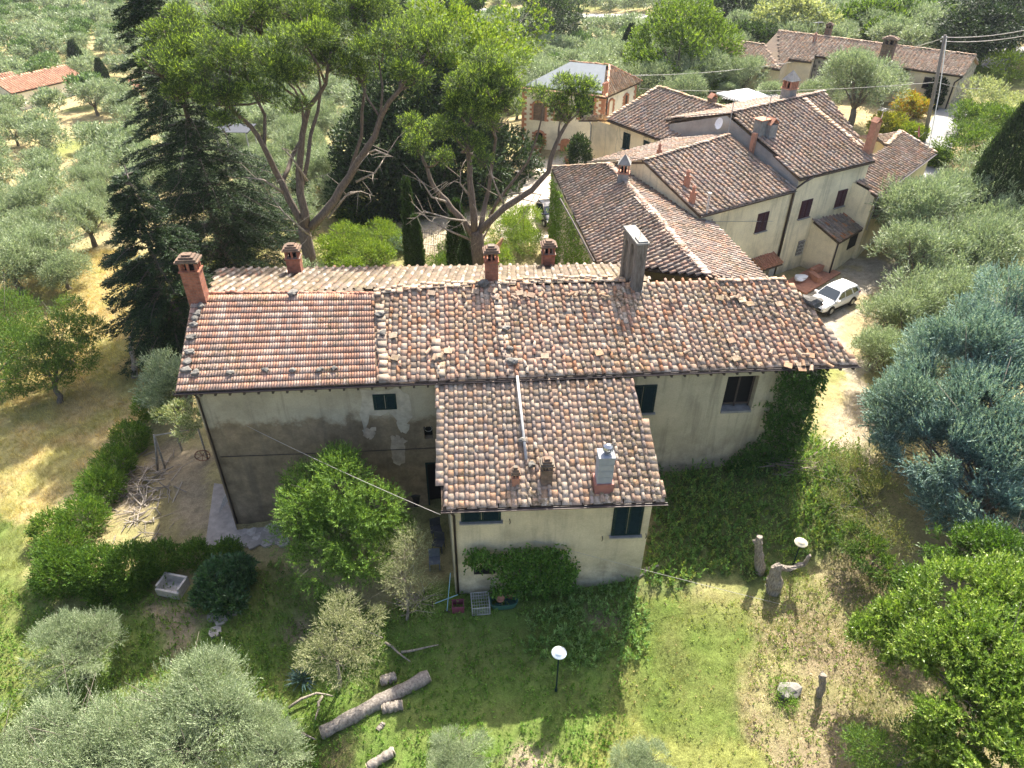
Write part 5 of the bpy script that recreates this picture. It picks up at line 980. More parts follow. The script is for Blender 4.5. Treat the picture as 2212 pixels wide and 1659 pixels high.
pine((1030,585),45,[([(1032,578),(1025,530),(1018,500)],.70,.55),([(1015,510),(985,470),(955,435),(930,410),(912,365),(900,340)],.34,.12),([(1018,500),(1012,440),(1005,390),(1000,330),(1000,280,1),(1015,230,1)],.34,.12),([(1030,500),(1040,440,2),(1050,380,2),(1060,300,2),(1050,240,2)],.26,.09),
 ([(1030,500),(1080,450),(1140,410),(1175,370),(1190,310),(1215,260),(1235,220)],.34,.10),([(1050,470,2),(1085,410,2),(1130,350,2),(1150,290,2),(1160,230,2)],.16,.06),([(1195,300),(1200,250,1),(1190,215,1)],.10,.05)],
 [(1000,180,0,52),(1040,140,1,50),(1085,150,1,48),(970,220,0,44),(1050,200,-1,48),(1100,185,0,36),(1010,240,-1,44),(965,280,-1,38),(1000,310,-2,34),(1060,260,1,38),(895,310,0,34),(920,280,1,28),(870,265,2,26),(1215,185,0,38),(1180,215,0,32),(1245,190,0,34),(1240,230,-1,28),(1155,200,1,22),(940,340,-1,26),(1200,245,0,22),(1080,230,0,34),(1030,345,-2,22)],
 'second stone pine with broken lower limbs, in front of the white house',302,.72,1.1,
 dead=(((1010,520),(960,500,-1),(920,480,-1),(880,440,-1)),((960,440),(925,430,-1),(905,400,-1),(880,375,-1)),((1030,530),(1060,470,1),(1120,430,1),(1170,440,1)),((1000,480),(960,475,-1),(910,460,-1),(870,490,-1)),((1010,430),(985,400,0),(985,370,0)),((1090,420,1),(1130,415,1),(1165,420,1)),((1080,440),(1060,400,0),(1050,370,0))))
q=PD(1046,560,44.5); mb=MB(); mb.tube([q,PD(1062,545,44.4),PD(1080,515,44.3)],[.34,.28,.06],9); tag(mb.build('broken_limb',plain('split_wood',(.48,.26,.12),.9,.35,3),None,True),'torn orange brown limb sticking out at the foot of the second stone pine','branch')
# --- firs / cedars
def fir(base,top_z,r_base,label,seed,lean=(0,0),cols=DARKG,z0=1.5,dens=1.,droop=.25):
    rng=rs(seed); b=np.array(base,float); H_=top_z-b[2]; o=empty('fir_tree',b,label,'fir tree'); mb=MB(); ax=lambda t: np.array([lean[0]*t,lean[1]*t,H_*t])
    mb.tube([ax(t)-[0,0,.4*(t==0)] for t in np.linspace(0,1,8)],list(np.linspace(.30,.03,8)),9); V_=[]
    nlev=int(H_/.62)
    for i in range(nlev):
        t=(z0+(H_-z0)*i/nlev)/H_; rl=r_base*(1-t)**.75*rng.uniform(.75,1.15)+.3
        for k in range(rng.integers(6,9)):
            a=rng.uniform(0,2*PI); L=rl*rng.uniform(.65,1.1); d=np.array([math.cos(a),math.sin(a),0]); s=np.array([-d[1],d[0],0]); p0=ax(t); up=rng.uniform(.0,.25)
            path=[p0+d*L*q+np.array([0,0,up*L*q-droop*L*q*q*1.4]) for q in np.linspace(0,1,5)]; mb.tube(path,[.055,.04,.03,.02,.01],5)
            m=int(L*62*dens)+12; q=rng.uniform(.15,1,m)**.8; wdt=(.12+.34*L*q*(1-q)*1.6+.12)*rng.uniform(-1,1,m)
            B=p0+np.outer(q*L,d)+np.outer(wdt,s)+np.c_[np.zeros((m,2)),up*L*q-droop*L*q*q*1.4-np.abs(wdt)*.25]
            D=unit(d*.7+np.sign(wdt)[:,None]*s*.7+rng.normal(size=(m,3))*.22+[0,0,-.12]); V_.append(leaves(B,D,.36*rng.uniform(.6,1.3,m),8,.12,.06,.8,cols,rng,var=.3))
    v,f,c=merge(V_); a=link('crown',npmesh('fir_crown',v,f,M_dark,c)); a.parent=o; t=link('trunk',mb.mesh('fir_trunk',M_obark,True)); t.parent=o; return o
b=PD(478,575,51.5); b[2]=gz(b[0],b[1]); fir(b,25.5,7.4,'tall dark fir with layered drooping branches rising out of the top of the picture',311,z0=.8,dens=.72)
b=PD(345,630,42); b[2]=gz(b[0],b[1]); fir(b,10.5,4.6,'shorter dark fir left of the tall one, beside the left chimney',312,z0=.5,dens=1.)
# --- round trees from blobs
def rtree(name,label,cat,blobs,px_base,n,per,ll,lw,cols,mat,seed,sl=.35,r0=.2,d=None,**k):
    if d: b=PD(*px_base,d); b[2]=gz(b[0],b[1])
    else: b=G(*px_base)
    return tree_at(name,blobs,b,label,cat,n,per,ll,lw,cols,mat,sl,seed=seed,r0=r0,**k)
def bd(x,y,d,r,rz=None): p=PD(x,y,d); return (p[0],p[1],p[2],r,r,rz or r*.85)
rtree('holm_oak','huge dark evergreen tree between and behind the two stone pines','tree',[bd(900,330,67,6.16),bd(840,400,66,5.04),bd(970,380,66,5.04),bd(880,230,69,5.04),bd(960,250,69,4.48),bd(800,330,68,4.03),bd(1000,300,69,3.58),bd(900,440,65,4.03),bd(1050,430,67,3.36),bd(1080,350,71,3.58),bd(780,430,65,3.36)],(900,480),26000,7,.26,.14,[(.035,.07,.022),(.05,.095,.03),(.028,.05,.02)],M_dark,321,r0=.5,d=69,gap=.27,inner=.6)
rtree('lime_tree','bright yellow green leafy tree above the dark evergreen, between the stone pines','tree',[bd(960,110,72,4),bd(1010,140,71,3.5),bd(930,70,74,3.5),bd(890,160,71,3.5),bd(970,190,70,3.5),bd(1060,120,74,3.0),bd(1110,60,80,3)],(960,330),5200,7,.28,.13,BRIGHT,M_leaf,322,r0=.35,d=72,gap=.40)
rtree('walnut_tree','large round bright green tree between the white house and the barn','tree',[bd(1448,120,94,6.16),bd(1423,140,93,4.03),bd(1498,160,92,4.48),bd(1458,60,96,4.70),bd(1413,85,96,3.58),bd(1508,100,95,4.26),bd(1448,190,91,4.48),bd(1518,205,90,3.36),bd(1418,195,92,2.91)],(1440,240),14000,7,.26,.12,[(.12,.21,.03),(.18,.28,.045),(.085,.15,.025)],M_leaf,323,r0=.4,d=94,gap=.38)
for i,(x,y,d,r,l) in enumerate(((980,8,150,4,'round tree at the top edge above the bright tree'),(1165,38,160,7,'big dark round tree beside the valley road'),(800,35,130,4.5,'dark green tree at the top beyond the stone pine'),(1560,30,140,6,'round dark tree at the top beyond the walnut'),(1700,40,115,5.5,'pale olive green oak behind the left of the barn'),(1610,90,110,4,'dark bush just behind the left barn roof'),(1850,45,120,4.5,'green tree behind the middle of the barn'),(1975,40,118,5.5,'bright leafy tree behind the right of the barn'),(1920,70,112,4,'lighter bush behind the barn ridge'),(2040,30,125,5,'leafy tree left of the great dark conifer'))):
    rng=rs(330+i); L_=lobes(rng,r,r*1.3,0,7); c=PD(x,y,d); zg=gz(c[0],c[1]); tree_at('broadleaf_tree',[(c[0]+q[0],c[1]+q[1],c[2]-r*.6+q[2],*q[3:]) for q in L_],(c[0],c[1],zg),l,'tree',2600,6,.42,.2,DARKG if 'dark' in l else (OLIVE if 'pale' in l else GREEN),M_leaf,.5,seed=330+i,r0=.25,gap=.38)
# great dark conifers top right
for i,(x,y,d,r,l) in enumerate(((2120,40,100,6,'great dark cedar at the top right above the barn end'),(2190,20,104,6,'dark cedar filling the top right corner'),(2075,75,99,4,'dark lower cedar bough beside the barn gable'))):
    rng=rs(345+i); L_=lobes(rng,r,r*1.5,0,9); c=PD(x,y,d); zg=gz(c[0],c[1]); tree_at('cedar',[(c[0]+q[0],c[1]+q[1],c[2]-r*.7+q[2],q[3],q[4],q[5]*.6) for q in L_],(c[0],c[1],zg),l,'cedar tree',3600,7,.35,.11,DARKG,M_dark,.6,seed=345+i,r0=.4,gap=.40,up=.1,outw=1.)
# --- cypresses
def cypress(base,h,r,label,seed,cols=DARKG,n=3000,name='cypress',ll=.16,lw=.06):
    rng=rs(seed); b=np.array(base,float); o=empty(name,b,label,'cypress'); t=rng.uniform(.02,1,n); rr=r*(np.sin(PI*np.clip(t,.0,1)**.62)**.75*.92+.04)*rng.uniform(.75,1.08,n); a=rng.uniform(0,2*PI,n); B=np.c_[np.cos(a)*rr,np.sin(a)*rr,t*h]; D=unit(np.c_[np.cos(a)*.35,np.sin(a)*.35,np.ones(n)]+rng.normal(0,.15,(n,3)))
    v,f,c=leaves(B,D,.4*rng.uniform(.6,1.2,n),7,ll,lw,.45,cols,rng); q=link('crown',npmesh('cypress_crown',v,f,M_dark,c)); q.parent=o; mb=MB(); mb.tube([(0,0,-.3),(0,0,h*.8)],[.14,.03],7); q=link('trunk',mb.mesh('trunk',M_obark)); q.parent=o; return o
CYG=[(.035,.075,.02),(.05,.10,.028),(.03,.06,.018)]
for x,yb,yt,d,r,l,sd_ in ((886,580,400,47,.42,'slim cypress left of the iron gate',351),(900,590,480,46,.36,'shorter slim cypress beside the first',352),(985,575,445,48,.75,'broad cypress right of the iron gate',353),(1003,590,520,46,.5,'stubby cypress at the foot of the second stone pine',354)):
    b=PD(x,yb,d); t=PD(x,yt,d); z=gz(b[0],b[1]); cypress((b[0],b[1],z),t[2]-z,r,l,sd_,CYG)
for x,yt,yb,d,r,l,sd_ in ((1340,52,152,105,1.6,'dark cypress left of the round bright tree',355),(165,112,188,120,1.5,'pointed dark cypress beside the orange roofed house',356),(215,150,205,120,1.0,'cypress behind the hidden buff house',357),(650,380,460,62,.7,'small dark cypress seen between the pine trunks',358)):
    b=G(x,yb); t=PD(x,yt,b[1]); cypress(b,t[2]-b[2],r,l,sd_,DARKG,2600,ll=.3,lw=.1)
for x,yt,d,r,l,sd_ in ((2222,190,52,1.9,'large dark cypress cut by the right edge',359),):
    t=PD(x,yt,d); z=gz(t[0],t[1]); cypress((t[0],t[1],z),t[2]-z,r,l,sd_,DARKG,9000)
# --- Arizona cypress (blue), right
rtree('blue_cypress','large blue green cypress with feathery plumes filling the right side','cypress',[bl(2060,760,5.5,2.4),bl(2160,700,6.5,2.4),bl(2000,850,4.6,2.),bl(2120,870,5.2,2.3),bl(2200,820,5.5,2.2),bl(1960,900,3.6,1.6),bl(2060,960,4.2,2.),bl(2180,960,4.6,2.2),bl(2080,700,7.0,1.6),bl(2190,620,8.0,1.8),bl(2150,1080,3.4,1.5),bl(1990,960,3,1.3),bl(2210,1150,3.,1.4),bl(2220,1050,3.5,1.6),bl(2060,1060,2.6,1.5),bl(2130,1000,4.0,1.8),bl(2185,610,8.6,1.5),bl(2130,720,7.2,1.5),bl(1925,860,3.6,1.1),bl(1905,960,2.6,.9),bl(2030,790,5.6,1.3)],(2110,1120),46000,14,.085,.045,BLUE,M_dark,361,sl=.42,r0=.3,up=.7,outw=.8,rnd=.35,ang=.5,gap=.44,inner=.45,twigs=6,tm=M_dead)
# --- bay / loquat foreground right
BAY=[(.15,.235,.04),(.20,.29,.05),(.11,.18,.03),(.30,.38,.09)]
rtree('bay_laurel','glossy yellow green laurel tree filling the bottom right corner','laurel',[bl(2080,1290,4.2,1.5),bl(2180,1280,4.5,1.5),bl(2060,1400,3.8,1.4),bl(2160,1400,4.4,1.6),bl(2200,1520,4.,1.5),bl(2100,1520,3.6,1.3),bl(1960,1330,2.6,.9),bl(1900,1360,2.0,.8),bl(1980,1400,2.4,.8),bl(2200,1640,3.6,1.4),bl(2060,1600,2.6,1.0)],(2120,1600),19000,12,.11,.045,BAY,M_gloss,362,sl=.34,r0=.2,up=.8,outw=.7,rnd=.45,ang=.95,gap=.40,inner=.4,twigs=6)
rtree('bay_sapling','lower laurel branches in shade below the blue cypress','laurel',[bl(2140,1180,3.2,1.2),bl(2060,1170,2.6,.9),bl(1990,1250,1.8,.7),bl(2200,1200,3.4,1.2)],(2100,1260),3200,11,.11,.045,GREEN,M_gloss,363,sl=.34,r0=.1,up=.8,ang=.95,gap=.38)
rtree('bramble_thicket','tangled bramble thicket with bare twigs below the ivy corner','shrub',[bl(1850,1000,1.8,1.2),bl(1900,1060,1.6,1.1),bl(1820,1080,1.3,.9),bl(1880,1130,1.3,.9),bl(1930,1150,1.4,.9),bl(1800,1010,1.6,.8)],(1860,1100),2600,8,.06,.035,[(.16,.19,.06),(.1,.14,.035),(.22,.22,.1)],M_leaf,364,sl=.5,r0=.05,gap=.45,inner=.2,tm=M_dead,twigs=14)
rtree('bramble_thicket','dark elder bush in shade right of the dead stump','shrub',[bl(1890,1180,1.4,.7),bl(1850,1150,1.3,.6),bl(1930,1220,1.4,.6)],(1890,1210),1100,10,.08,.04,GREEN,M_leaf,365,sl=.3,r0=.04,gap=.4,twigs=8)
rtree('shrub','shadowy shrub at the bottom right beneath the laurel','shrub',[bl(1900,1600,1.,.8),bl(1980,1620,1.2,1.),bl(2060,1650,1.4,1.)],(1960,1640),2600,9,.07,.03,GREEN,M_leaf,366,sl=.3,r0=.04,gap=.42)
# --- foreground left
ELD=[(.10,.19,.03),(.15,.26,.045),(.07,.14,.022),(.20,.32,.06)]
rtree('elder_bush','vivid green elder bush in front of the left wall of the farmhouse','shrub',[bl(740,1060,3.6,1.3),bl(670,1110,2.8,1.2),bl(810,1110,2.8,1.2),bl(740,1150,2.4,1.3),bl(640,1170,1.8,.9),bl(700,1220,1.4,1.2),bl(790,1210,1.6,1.1),bl(850,1150,1.8,.8),bl(735,1010,4.0,.7),bl(660,1050,3.2,.7)],(740,1240),6400,13,.135,.028,ELD,M_leaf,371,sl=.42,r0=.1,up=.55,outw=.8,rnd=.4,ang=1.0,gap=.46,inner=.35)
SPR=[(.30,.31,.15),(.24,.26,.11),(.36,.36,.19),(.18,.21,.08)]
rtree('wild_olive','thin straggly olive with bare twigs in front of the annex corner','olive tree',[bl(900,1180,2.6,.7),bl(880,1250,1.9,.8),bl(920,1290,1.4,.7),bl(850,1200,2.0,.6)],(890,1340),1500,9,.06,.016,SPR,M_olive,372,sl=.35,r0=.06,gap=.47,inner=.2,tm=M_dead,twigs=16,up=.7)
rtree('wild_olive','scrubby yellowish olive above the fallen log','olive tree',[bl(740,1370,1.8,.8),bl(700,1430,1.4,.7),bl(790,1400,1.5,.7),bl(760,1450,1.0,.7),bl(750,1320,2.0,.6),bl(810,1340,1.6,.5)],(750,1490),3000,9,.06,.018,SPR,M_olive,373,sl=.3,r0=.07,gap=.43,inner=.25,tm=M_dead,twigs=12,up=.7)
rtree('hedge','dark hedge curving down the left of the yard','hedge',[bg(140,1210,.9,1.1),bg(185,1140,.9,1.1),bg(225,1070,.9,1.1),bg(250,1020,.9,1.),bg(285,965,.9,1.),bg(325,895,.8,.9),bg(375,855,.8,.9),bg(115,1160,.7,.8)],(180,1180),9500,11,.085,.04,[(.07,.15,.02),(.10,.19,.025),(.13,.22,.03)],M_leaf,374,sl=.28,trunk=False,inner=.5,gap=.3,up=.8)
rtree('hedge','dark hedge running along the bottom of the yard','hedge',[bg(140,1260,.9,1.1),bg(215,1250,.9,1.1),bg(290,1245,.9,1.1),bg(355,1225,.7,.8),bg(430,1215,.6,.65),bg(500,1210,.6,.6),bg(230,1290,.4,.7),bg(300,1285,.4,.6)],(300,1260),9500,11,.085,.04,[(.06,.13,.02),(.085,.17,.022),(.11,.2,.028)],M_leaf,375,sl=.28,trunk=False,inner=.5,gap=.3,up=.8)
rtree('medlar_bush','broad leaved dark bush leaning over the stone trough','shrub',[bg(482,1262,.9,.8),bg(520,1250,.8,.7),bg(452,1300,.6,.45),bg(505,1310,.6,.6)],(480,1290),1500,10,.17,.065,[(.035,.085,.03),(.05,.11,.04),(.07,.14,.045)],M_gloss,376,sl=.26,r0=.05,inner=.5,gap=.3,up=.6,ang=1.1)
rng=rs(377); b=G(667,1478); n_=70; a=rng.uniform(0,2*PI,n_); el=rng.uniform(.15,1.3,n_); D=np.c_[np.cos(a)*np.cos(el),np.sin(a)*np.cos(el),np.sin(el)]; s=unit(np.cross(D,[0,0,1.])); L=.85*rng.uniform(.7,1.1,(n_,1)); B=np.tile(b,(n_,1)); V=np.stack([B-s*.02,B+D*L*.5+s*.03-[0,0,0],B+D*L-[0,0,.06],B+D*L*.5-s*.03],1).reshape(-1,3)
tag(link('yucca',npmesh('yucca',V,np.arange(4*n_).reshape(n_,4),M_leaf,np.tile((.07,.13,.12),(n_,1))*rng.uniform(.7,1.3,(n_,1)))),'spiky blue green yucca beside the front olive','yucca')
rtree('variegated_shrub','pale flowering shrub over a rustic pergola at the left wall','shrub',[bl(385,905,1.6,.6),bl(420,920,1.7,.5),bl(400,945,1.3,.5),bl(350,915,1.4,.4)],(395,985),1300,9,.07,.04,[(.40,.44,.28),(.28,.34,.18),(.16,.22,.08)],M_leaf,378,sl=.22,r0=.05,gap=.36,tm=M_dead,twigs=6)
rtree('fruit_tree','small leafy fruit tree standing alone on the golden slope','fruit tree',[bg(130,745,3.4,1.4),bg(90,790,3.0,1.2),bg(170,790,2.7,1.1),bg(120,830,2.2,1.),bg(190,730,3.3,.9),bg(60,740,3.4,1.2),bg(145,690,4.0,1.)],(133,890),6500,9,.085,.045,[(.09,.165,.03),(.13,.21,.04),(.07,.13,.025)],M_leaf,381,sl=.3,r0=.16,gap=.37,inner=.35,twigs=8)
rtree('fruit_tree','dense green tree cut by the left edge of the picture','fruit tree',[bg(20,700,4.,1.8),bg(-10,760,3.6,1.8),bg(40,780,3.,1.4),bg(0,840,2.4,1.5),bg(50,840,2.,1.1)],(0,900),6500,9,.09,.045,[(.08,.155,.028),(.11,.19,.035),(.06,.12,.022)],M_leaf,382,sl=.3,r0=.2,gap=.38)
rtree('ivy_stub','leaning leafless tree stem with leafy suckers beside the dark fir','tree',[bg(382,690,.7,.6),bg(385,650,1.8,.5),bg(372,705,.4,.5)],(375,705),1100,8,.09,.045,GREEN,M_leaf,383,sl=.25,r0=.1,gap=.35)
mb=MB(); b=G(372,712); mb.tube([b,PD(350,692,b[1]),PD(330,682,b[1]+.2),PD(318,672,b[1]+.3)],[.11,.09,.07,.03],7); mb.tube([PD(350,692,b[1]),PD(345,665,b[1]),PD(352,650,b[1])],[.07,.05,.03],6); tag(mb.build('bare_sapling',M_dead,None,True),'bare leaning stem forking beside the leafy suckers at the house corner','dead tree')
# garden shrubs behind the farmhouse
for i,(x,y,h,r,cols,ll,l) in enumerate(((745,540,.9,1.9,BRIGHT,.10,'rounded bright yellow green laurel hedge behind the ridge, left of the cypresses'),(800,560,.7,1.5,BRIGHT,.10,'bright shrub between the laurel and the slim cypresses'),(770,470,.9,1.8,GREEN,.09,'mid green shrub left of the gate'),(850,455,.9,1.7,GREEN,.09,'dark green shrub in front of the big evergreen'),(865,530,.6,1.,BLUE,.08,'blue green rosemary bush by the slim cypress'),(1085,505,1.,2.0,BRIGHT,.09,'bright rounded shrub right of the second stone pine'),(1130,530,.8,1.5,BRIGHT,.08,'bright shrub beside the ivy clad wall'),(700,400,1.,1.6,BRIGHT,.12,'yellow green shrub seen between the pine trunks'),(960,540,.5,.7,GREEN,.07,'small shrub right of the iron gate'),(730,420,.6,1.6,GREEN,.09,'spreading green bush behind the pine trunk'),(560,480,.8,2.,GREEN,.1,'green bush left of the big pine trunk'),(1180,470,.3,.6,GREEN,.08,'low bush at the foot of the ivy wall'),(700,560,.9,1.5,BRIGHT,.10,'bright shrub at the foot of the big pine trunk'),(820,520,1.,1.7,BRIGHT,.10,'tall bright shrub just left of the slim cypress'),(1060,560,.8,1.3,BRIGHT,.09,'bright low shrub behind the middle ridge chimney'),(945,575,.5,.9,GREEN,.08,'green shrub below the iron gate'),(640,500,.8,1.7,GREEN,.09,'shrub in shade left of the forking pine'),(750,590,.6,1.1,BRIGHT,.09,'bright shrub peeping over the back eave'),(1120,470,1.1,1.5,BRIGHT,.09,'bright bush at the edge of the pale courtyard'))):
    c=G(x,y,h); rng=rs(390+i); L_=lobes(rng,r,r*1.2,0,7,.55); tree_at('garden_shrub',[(c[0]+q[0],c[1]+q[1],c[2]+h*.5-r*.2+q[2]*.9,*q[3:]) for q in L_],c,l,'shrub',int(1300*r),8,ll,ll*.45,cols,M_leaf,.3,seed=390+i,trunk=False,gap=.34)
# right side olives and shrubs along the lane
for i,(x,y,h,r,l) in enumerate(((1960,470,2.6,3.0,'round olive beside the low house, top of the lane'),(2060,430,3.0,3.0,'tall olive right of the lane behind the round ones'),(2130,380,3.0,3.0,'olive rising towards the right edge above the lane'),(1990,560,2.4,2.7,'big round olive across the lane from the porch'),(2080,540,2.6,2.6,'olive behind the round one across the lane'),(2150,480,3.0,2.8,'olive at the right edge in the middle of the picture'),(1950,700,1.8,1.9,'pale olive directly right of the white car'),(2010,660,2.4,2.2,'pale olive between the white car and the blue cypress'),(1920,780,1.6,1.6,'lowest olive beside the lane, left of the blue cypress'),(2060,620,2.6,2.2,'olive behind the top of the blue cypress'),(1885,750,.9,.9,'small leafy olive shoots at the edge of the lane'))):
    p=G(x,y,h); place_tree(olive_mid[i%4],p[0],p[1],r/2.7*(1.22 if i>5 else 1.08),l)
for i,(x,y,h,r,cols,l) in enumerate(((2120,200,3,3,OLIVE,'olive at the right of the road by the barn gable'),(2160,260,2.6,2.6,GREEN,'green oak right of the road'),(2090,240,2.5,2.4,GREEN,'leafy shrub right of the road across from the pole'),(2080,300,2.5,2.6,GREEN,'dark green bush at the right edge of the road'),(1950,215,1.6,1.7,[(.30,.28,.03),(.22,.26,.03),(.35,.20,.03)],'yellow and orange tinted hedge at the foot of the pole'),(1905,262,1.2,1.6,[(.22,.27,.03),(.28,.28,.04)],'yellow green hedge behind the low house'),(1955,275,1.,1.3,[(.2,.27,.03),(.15,.22,.03)],'yellow green hedge at the road bend'),(2150,130,2,3,BRIGHT,'bright bushes below the upper road'),(2010,330,.6,.9,GREEN,'low shrub at the roadside'))):
    c=G(x,y,h*.6); rng=rs(420+i); L_=lobes(rng,r,r*1.2,0,7,.55); tree_at('roadside_shrub',[(c[0]+q[0],c[1]+q[1],c[2]+q[2],*q[3:]) for q in L_],c,l,'shrub',2200,7,.16,.07,cols,M_leaf,.35,seed=420+i,trunk=False,gap=.36)
for i,(x,y,h,r,l) in enumerate(((1840,205,2.4,3.8,'large pale olive in front of the stone panel of the barn'),(1760,190,2.,2.2,'olive left of the large one by the barn'),(1900,160,2.2,2.2,'olive against the cream barn wall'),(1660,200,1.6,1.8,'thin olive beside the white parasol'),(1560,190,1.4,1.3,'small olive left of the white parasol'),(1600,225,1.2,1.3,'young olive in front of the white parasol'))):
    p=G(x,y,h); place_tree(olive_mid[i%4],p[0],p[1],r/2.7,l)
# foreground olives
for i,(x,y,h,r,l) in enumerate(((420,1560,2.8,2.3,'large silvery olive filling the bottom left foreground'),(200,1640,2.6,2.3,'silvery olive at the bottom edge, left of the largest'),(40,1680,2.4,2.2,'silvery olive in the bottom left corner'),(560,1640,2.2,1.7,'right hand bough of olive at the bottom, beside the log'),(170,1430,1.8,1.7,'sparse yellowing olive above the silvery ones at the left'),(320,1640,2.8,2.,'olive crown between the two largest at the bottom left'))):
    p=G(x,y,h); place_tree(olive_near[i%3],p[0],p[1],r/2.7,l)
for i,(x,y,h,r,l) in enumerate(((1010,1640,1.6,1.15,'small olive at the bottom edge left of the garden lamp'),(1410,1650,1.6,1.1,'small blue grey olive at the bottom edge of the lawn'))):
    p=G(x,y,h); place_tree(olive_near[(i+1)%3],p[0],p[1],r/2.7,l)
# left grove, individually placed near ones
LG=((182,500,2.4,2.6,'olive with a dark bent trunk on the slope left of the firs'),(95,560,2.6,2.8,'pale olive crown above the fruit tree on the left'),(20,600,2.6,2.8,'olive at the left edge above the green trees'),(200,420,2.4,2.6,'olive in the grove just left of the tallest fir'),(60,470,2.6,2.8,'olive in the grove near the left edge, middle height'),(130,600,2.,2.,'lower olive just above the fruit tree'))
for i,(x,y,h,r,l) in enumerate(LG): p=G(x,y,h); place_tree(olive_mid[i%4],p[0],p[1],r/2.7,l)
# grove rows
def blocked(x,y,m=0):
    for a,b,r in TREES:
        if math.hypot(x-a,y-b)<(r+2.2)*.8: return True
    return any(math.hypot(x-a,y-b)<r+m for a,b,r in OBST)
OBST=[(8,44,9),(16,50,9),(24,55,9),(32,56,7),(14,64,9),(8,80,9),(45,92,9),(38,98,9),(52,86,9),(30,98,8),(0,30,12),(-8,30,10),(10,30,10),(5,70,6),(0,60,7),(-10,52,9),(-88,112,9),(-70,110,7),(27,78,5),(60,80,6),(20,70,9),(33,70,9),(-18,47,5),(40,66,6),(43,78,4)]
OBST+=[(*P(60,210,-6.5)[:2],8),(*P(130,198,-6.5)[:2],8),(*P(60,225,-8)[:2],6),(*P(150,215,-8)[:2],5),(*P(0,225,-8)[:2],7)]
ROADS=[[G(*q)[:2] for q in ((1960,420),(1990,340),(2010,290),(2030,250),(2052,200),(2090,125),(2170,90))],[G(*q)[:2] for q in ((780,8),(960,24),(1100,34),(1250,38),(1400,42),(1560,40))]]
def near_road(x,y):
    for r in ROADS:
        for a,b in zip(r[:-1],r[1:]):
            d=b-a; t=np.clip(np.dot(np.array([x,y])-a,d)/np.dot(d,d),0,1)
            if np.hypot(*(a+d*t-[x,y]))<6.5: return True
            if y>150 and x<90:
                t=np.clip(np.dot(np.array([x,y+10])-a,d)/np.dot(d,d),0,1)
                if np.hypot(*(a+d*t-[x,y+10]))<11: return True
    return False
cand=[]; SLP=wpoly([(-250,640),(60,640),(120,600),(230,470),(330,470),(480,600),(420,800),(200,1080),(60,1400),(-400,1500)])
rng=rs(77)
for i in range(-34,34):
    for j in range(2,46):
        x=i*6.3+rng.uniform(-1.5,1.5)+ (j%2)*3; y=24+j*6.0+rng.uniform(-1.5,1.5)
        if y>300 or abs(x)>y*.92+6 or (y<38 and x>-14) or (y<75 and -20<x<2 and y<70 and x>-13): continue
        if x>-12 and y<62: continue
        if x>24 and y<58: continue
        if blocked(x,y) or near_road(x,y) or inpoly(np.array([x]),np.array([y]),SLP)[0]: continue
        if fbm(np.array(x*.03+8),np.array(y*.03+2),2)<.2: continue
        cand.append((math.hypot(x,y),x,y))
cand.sort(); 
for k,(d,x,y) in enumerate(cand[:225]):
    q=rng.random(); kind=olive_mid[rng.integers(4)] if d<95 else olive_far[rng.integers(3)]
    far_=', nearest part' if d<80 else (', middle distance' if d<115 else ', far part')
    reg=('olive tree in the grove sloping away at the left'+far_,'olive trees of the left grove'+far_) if x<-14 else (('olive tree in the groves behind the pines and the white house'+far_,'olive trees behind the houses'+far_) if x<26 or y>98 else ('olive tree on the right hand side of the lane and road'+far_,'olive trees right of the lane'+far_))
    o=place_tree(kind,x,y,rng.uniform(.72,1.12),reg[0],'olive tree',reg[1]); TREES.pop()
V_=[]
far=[ (np.array([v.co[:] for v in m_[0].vertices]),np.array([p_.vertices[:] for p_ in m_[0].polygons]),np.array([q.color[:3] for q in m_[0].attributes['col'].data])) for m_ in olive_far]
for k,(d,x,y) in enumerate(cand[225:]):
    v,f,c=far[k%3]; st=4 if d>160 else 3; f=f[::st]; v4=v[f.ravel()]; s=rng.uniform(.7,1.15); a=rng.uniform(0,6.28); ca,sa=math.cos(a),math.sin(a); cen_=v4.reshape(-1,4,3).mean(1,keepdims=True); v4=((v4.reshape(-1,4,3)-cen_)*1.9+cen_).reshape(-1,3)*s
    tint=np.array((1,1,1)) if rng.random()<.78 else np.array((.45,.6,.3)); w_=np.c_[v4[:,0]*ca-v4[:,1]*sa+x,v4[:,0]*sa+v4[:,1]*ca+y,v4[:,2]+gz(x,y)]; V_.append((w_,np.arange(len(w_)).reshape(-1,4),c[::st]*tint))
if V_: stuff('distant_grove',V_,M_olive,'distant olive groves merging into one mass across the valley')
print('grove',len(cand))
# wooded slope at the far top
V_=[]
for k in range(620):
    x=rng.uniform(-260,260); y=rng.uniform(262,420)
    v,f,c=far[k%3]; f=f[::6]; v4=v[f.ravel()].reshape(-1,4,3); ce=v4.mean(1,keepdims=True); v4=((v4-ce)*3+ce).reshape(-1,3)*rng.uniform(1.3,2.4); V_.append((v4+[x,y,gz(x,y)],np.arange(len(v4)).reshape(-1,4),c[::6]*np.array((.33,.46,.25))*rng.uniform(.6,1.2)))
stuff('distant_wood',V_,M_olive,'dark wooded hillside beyond the valley road')
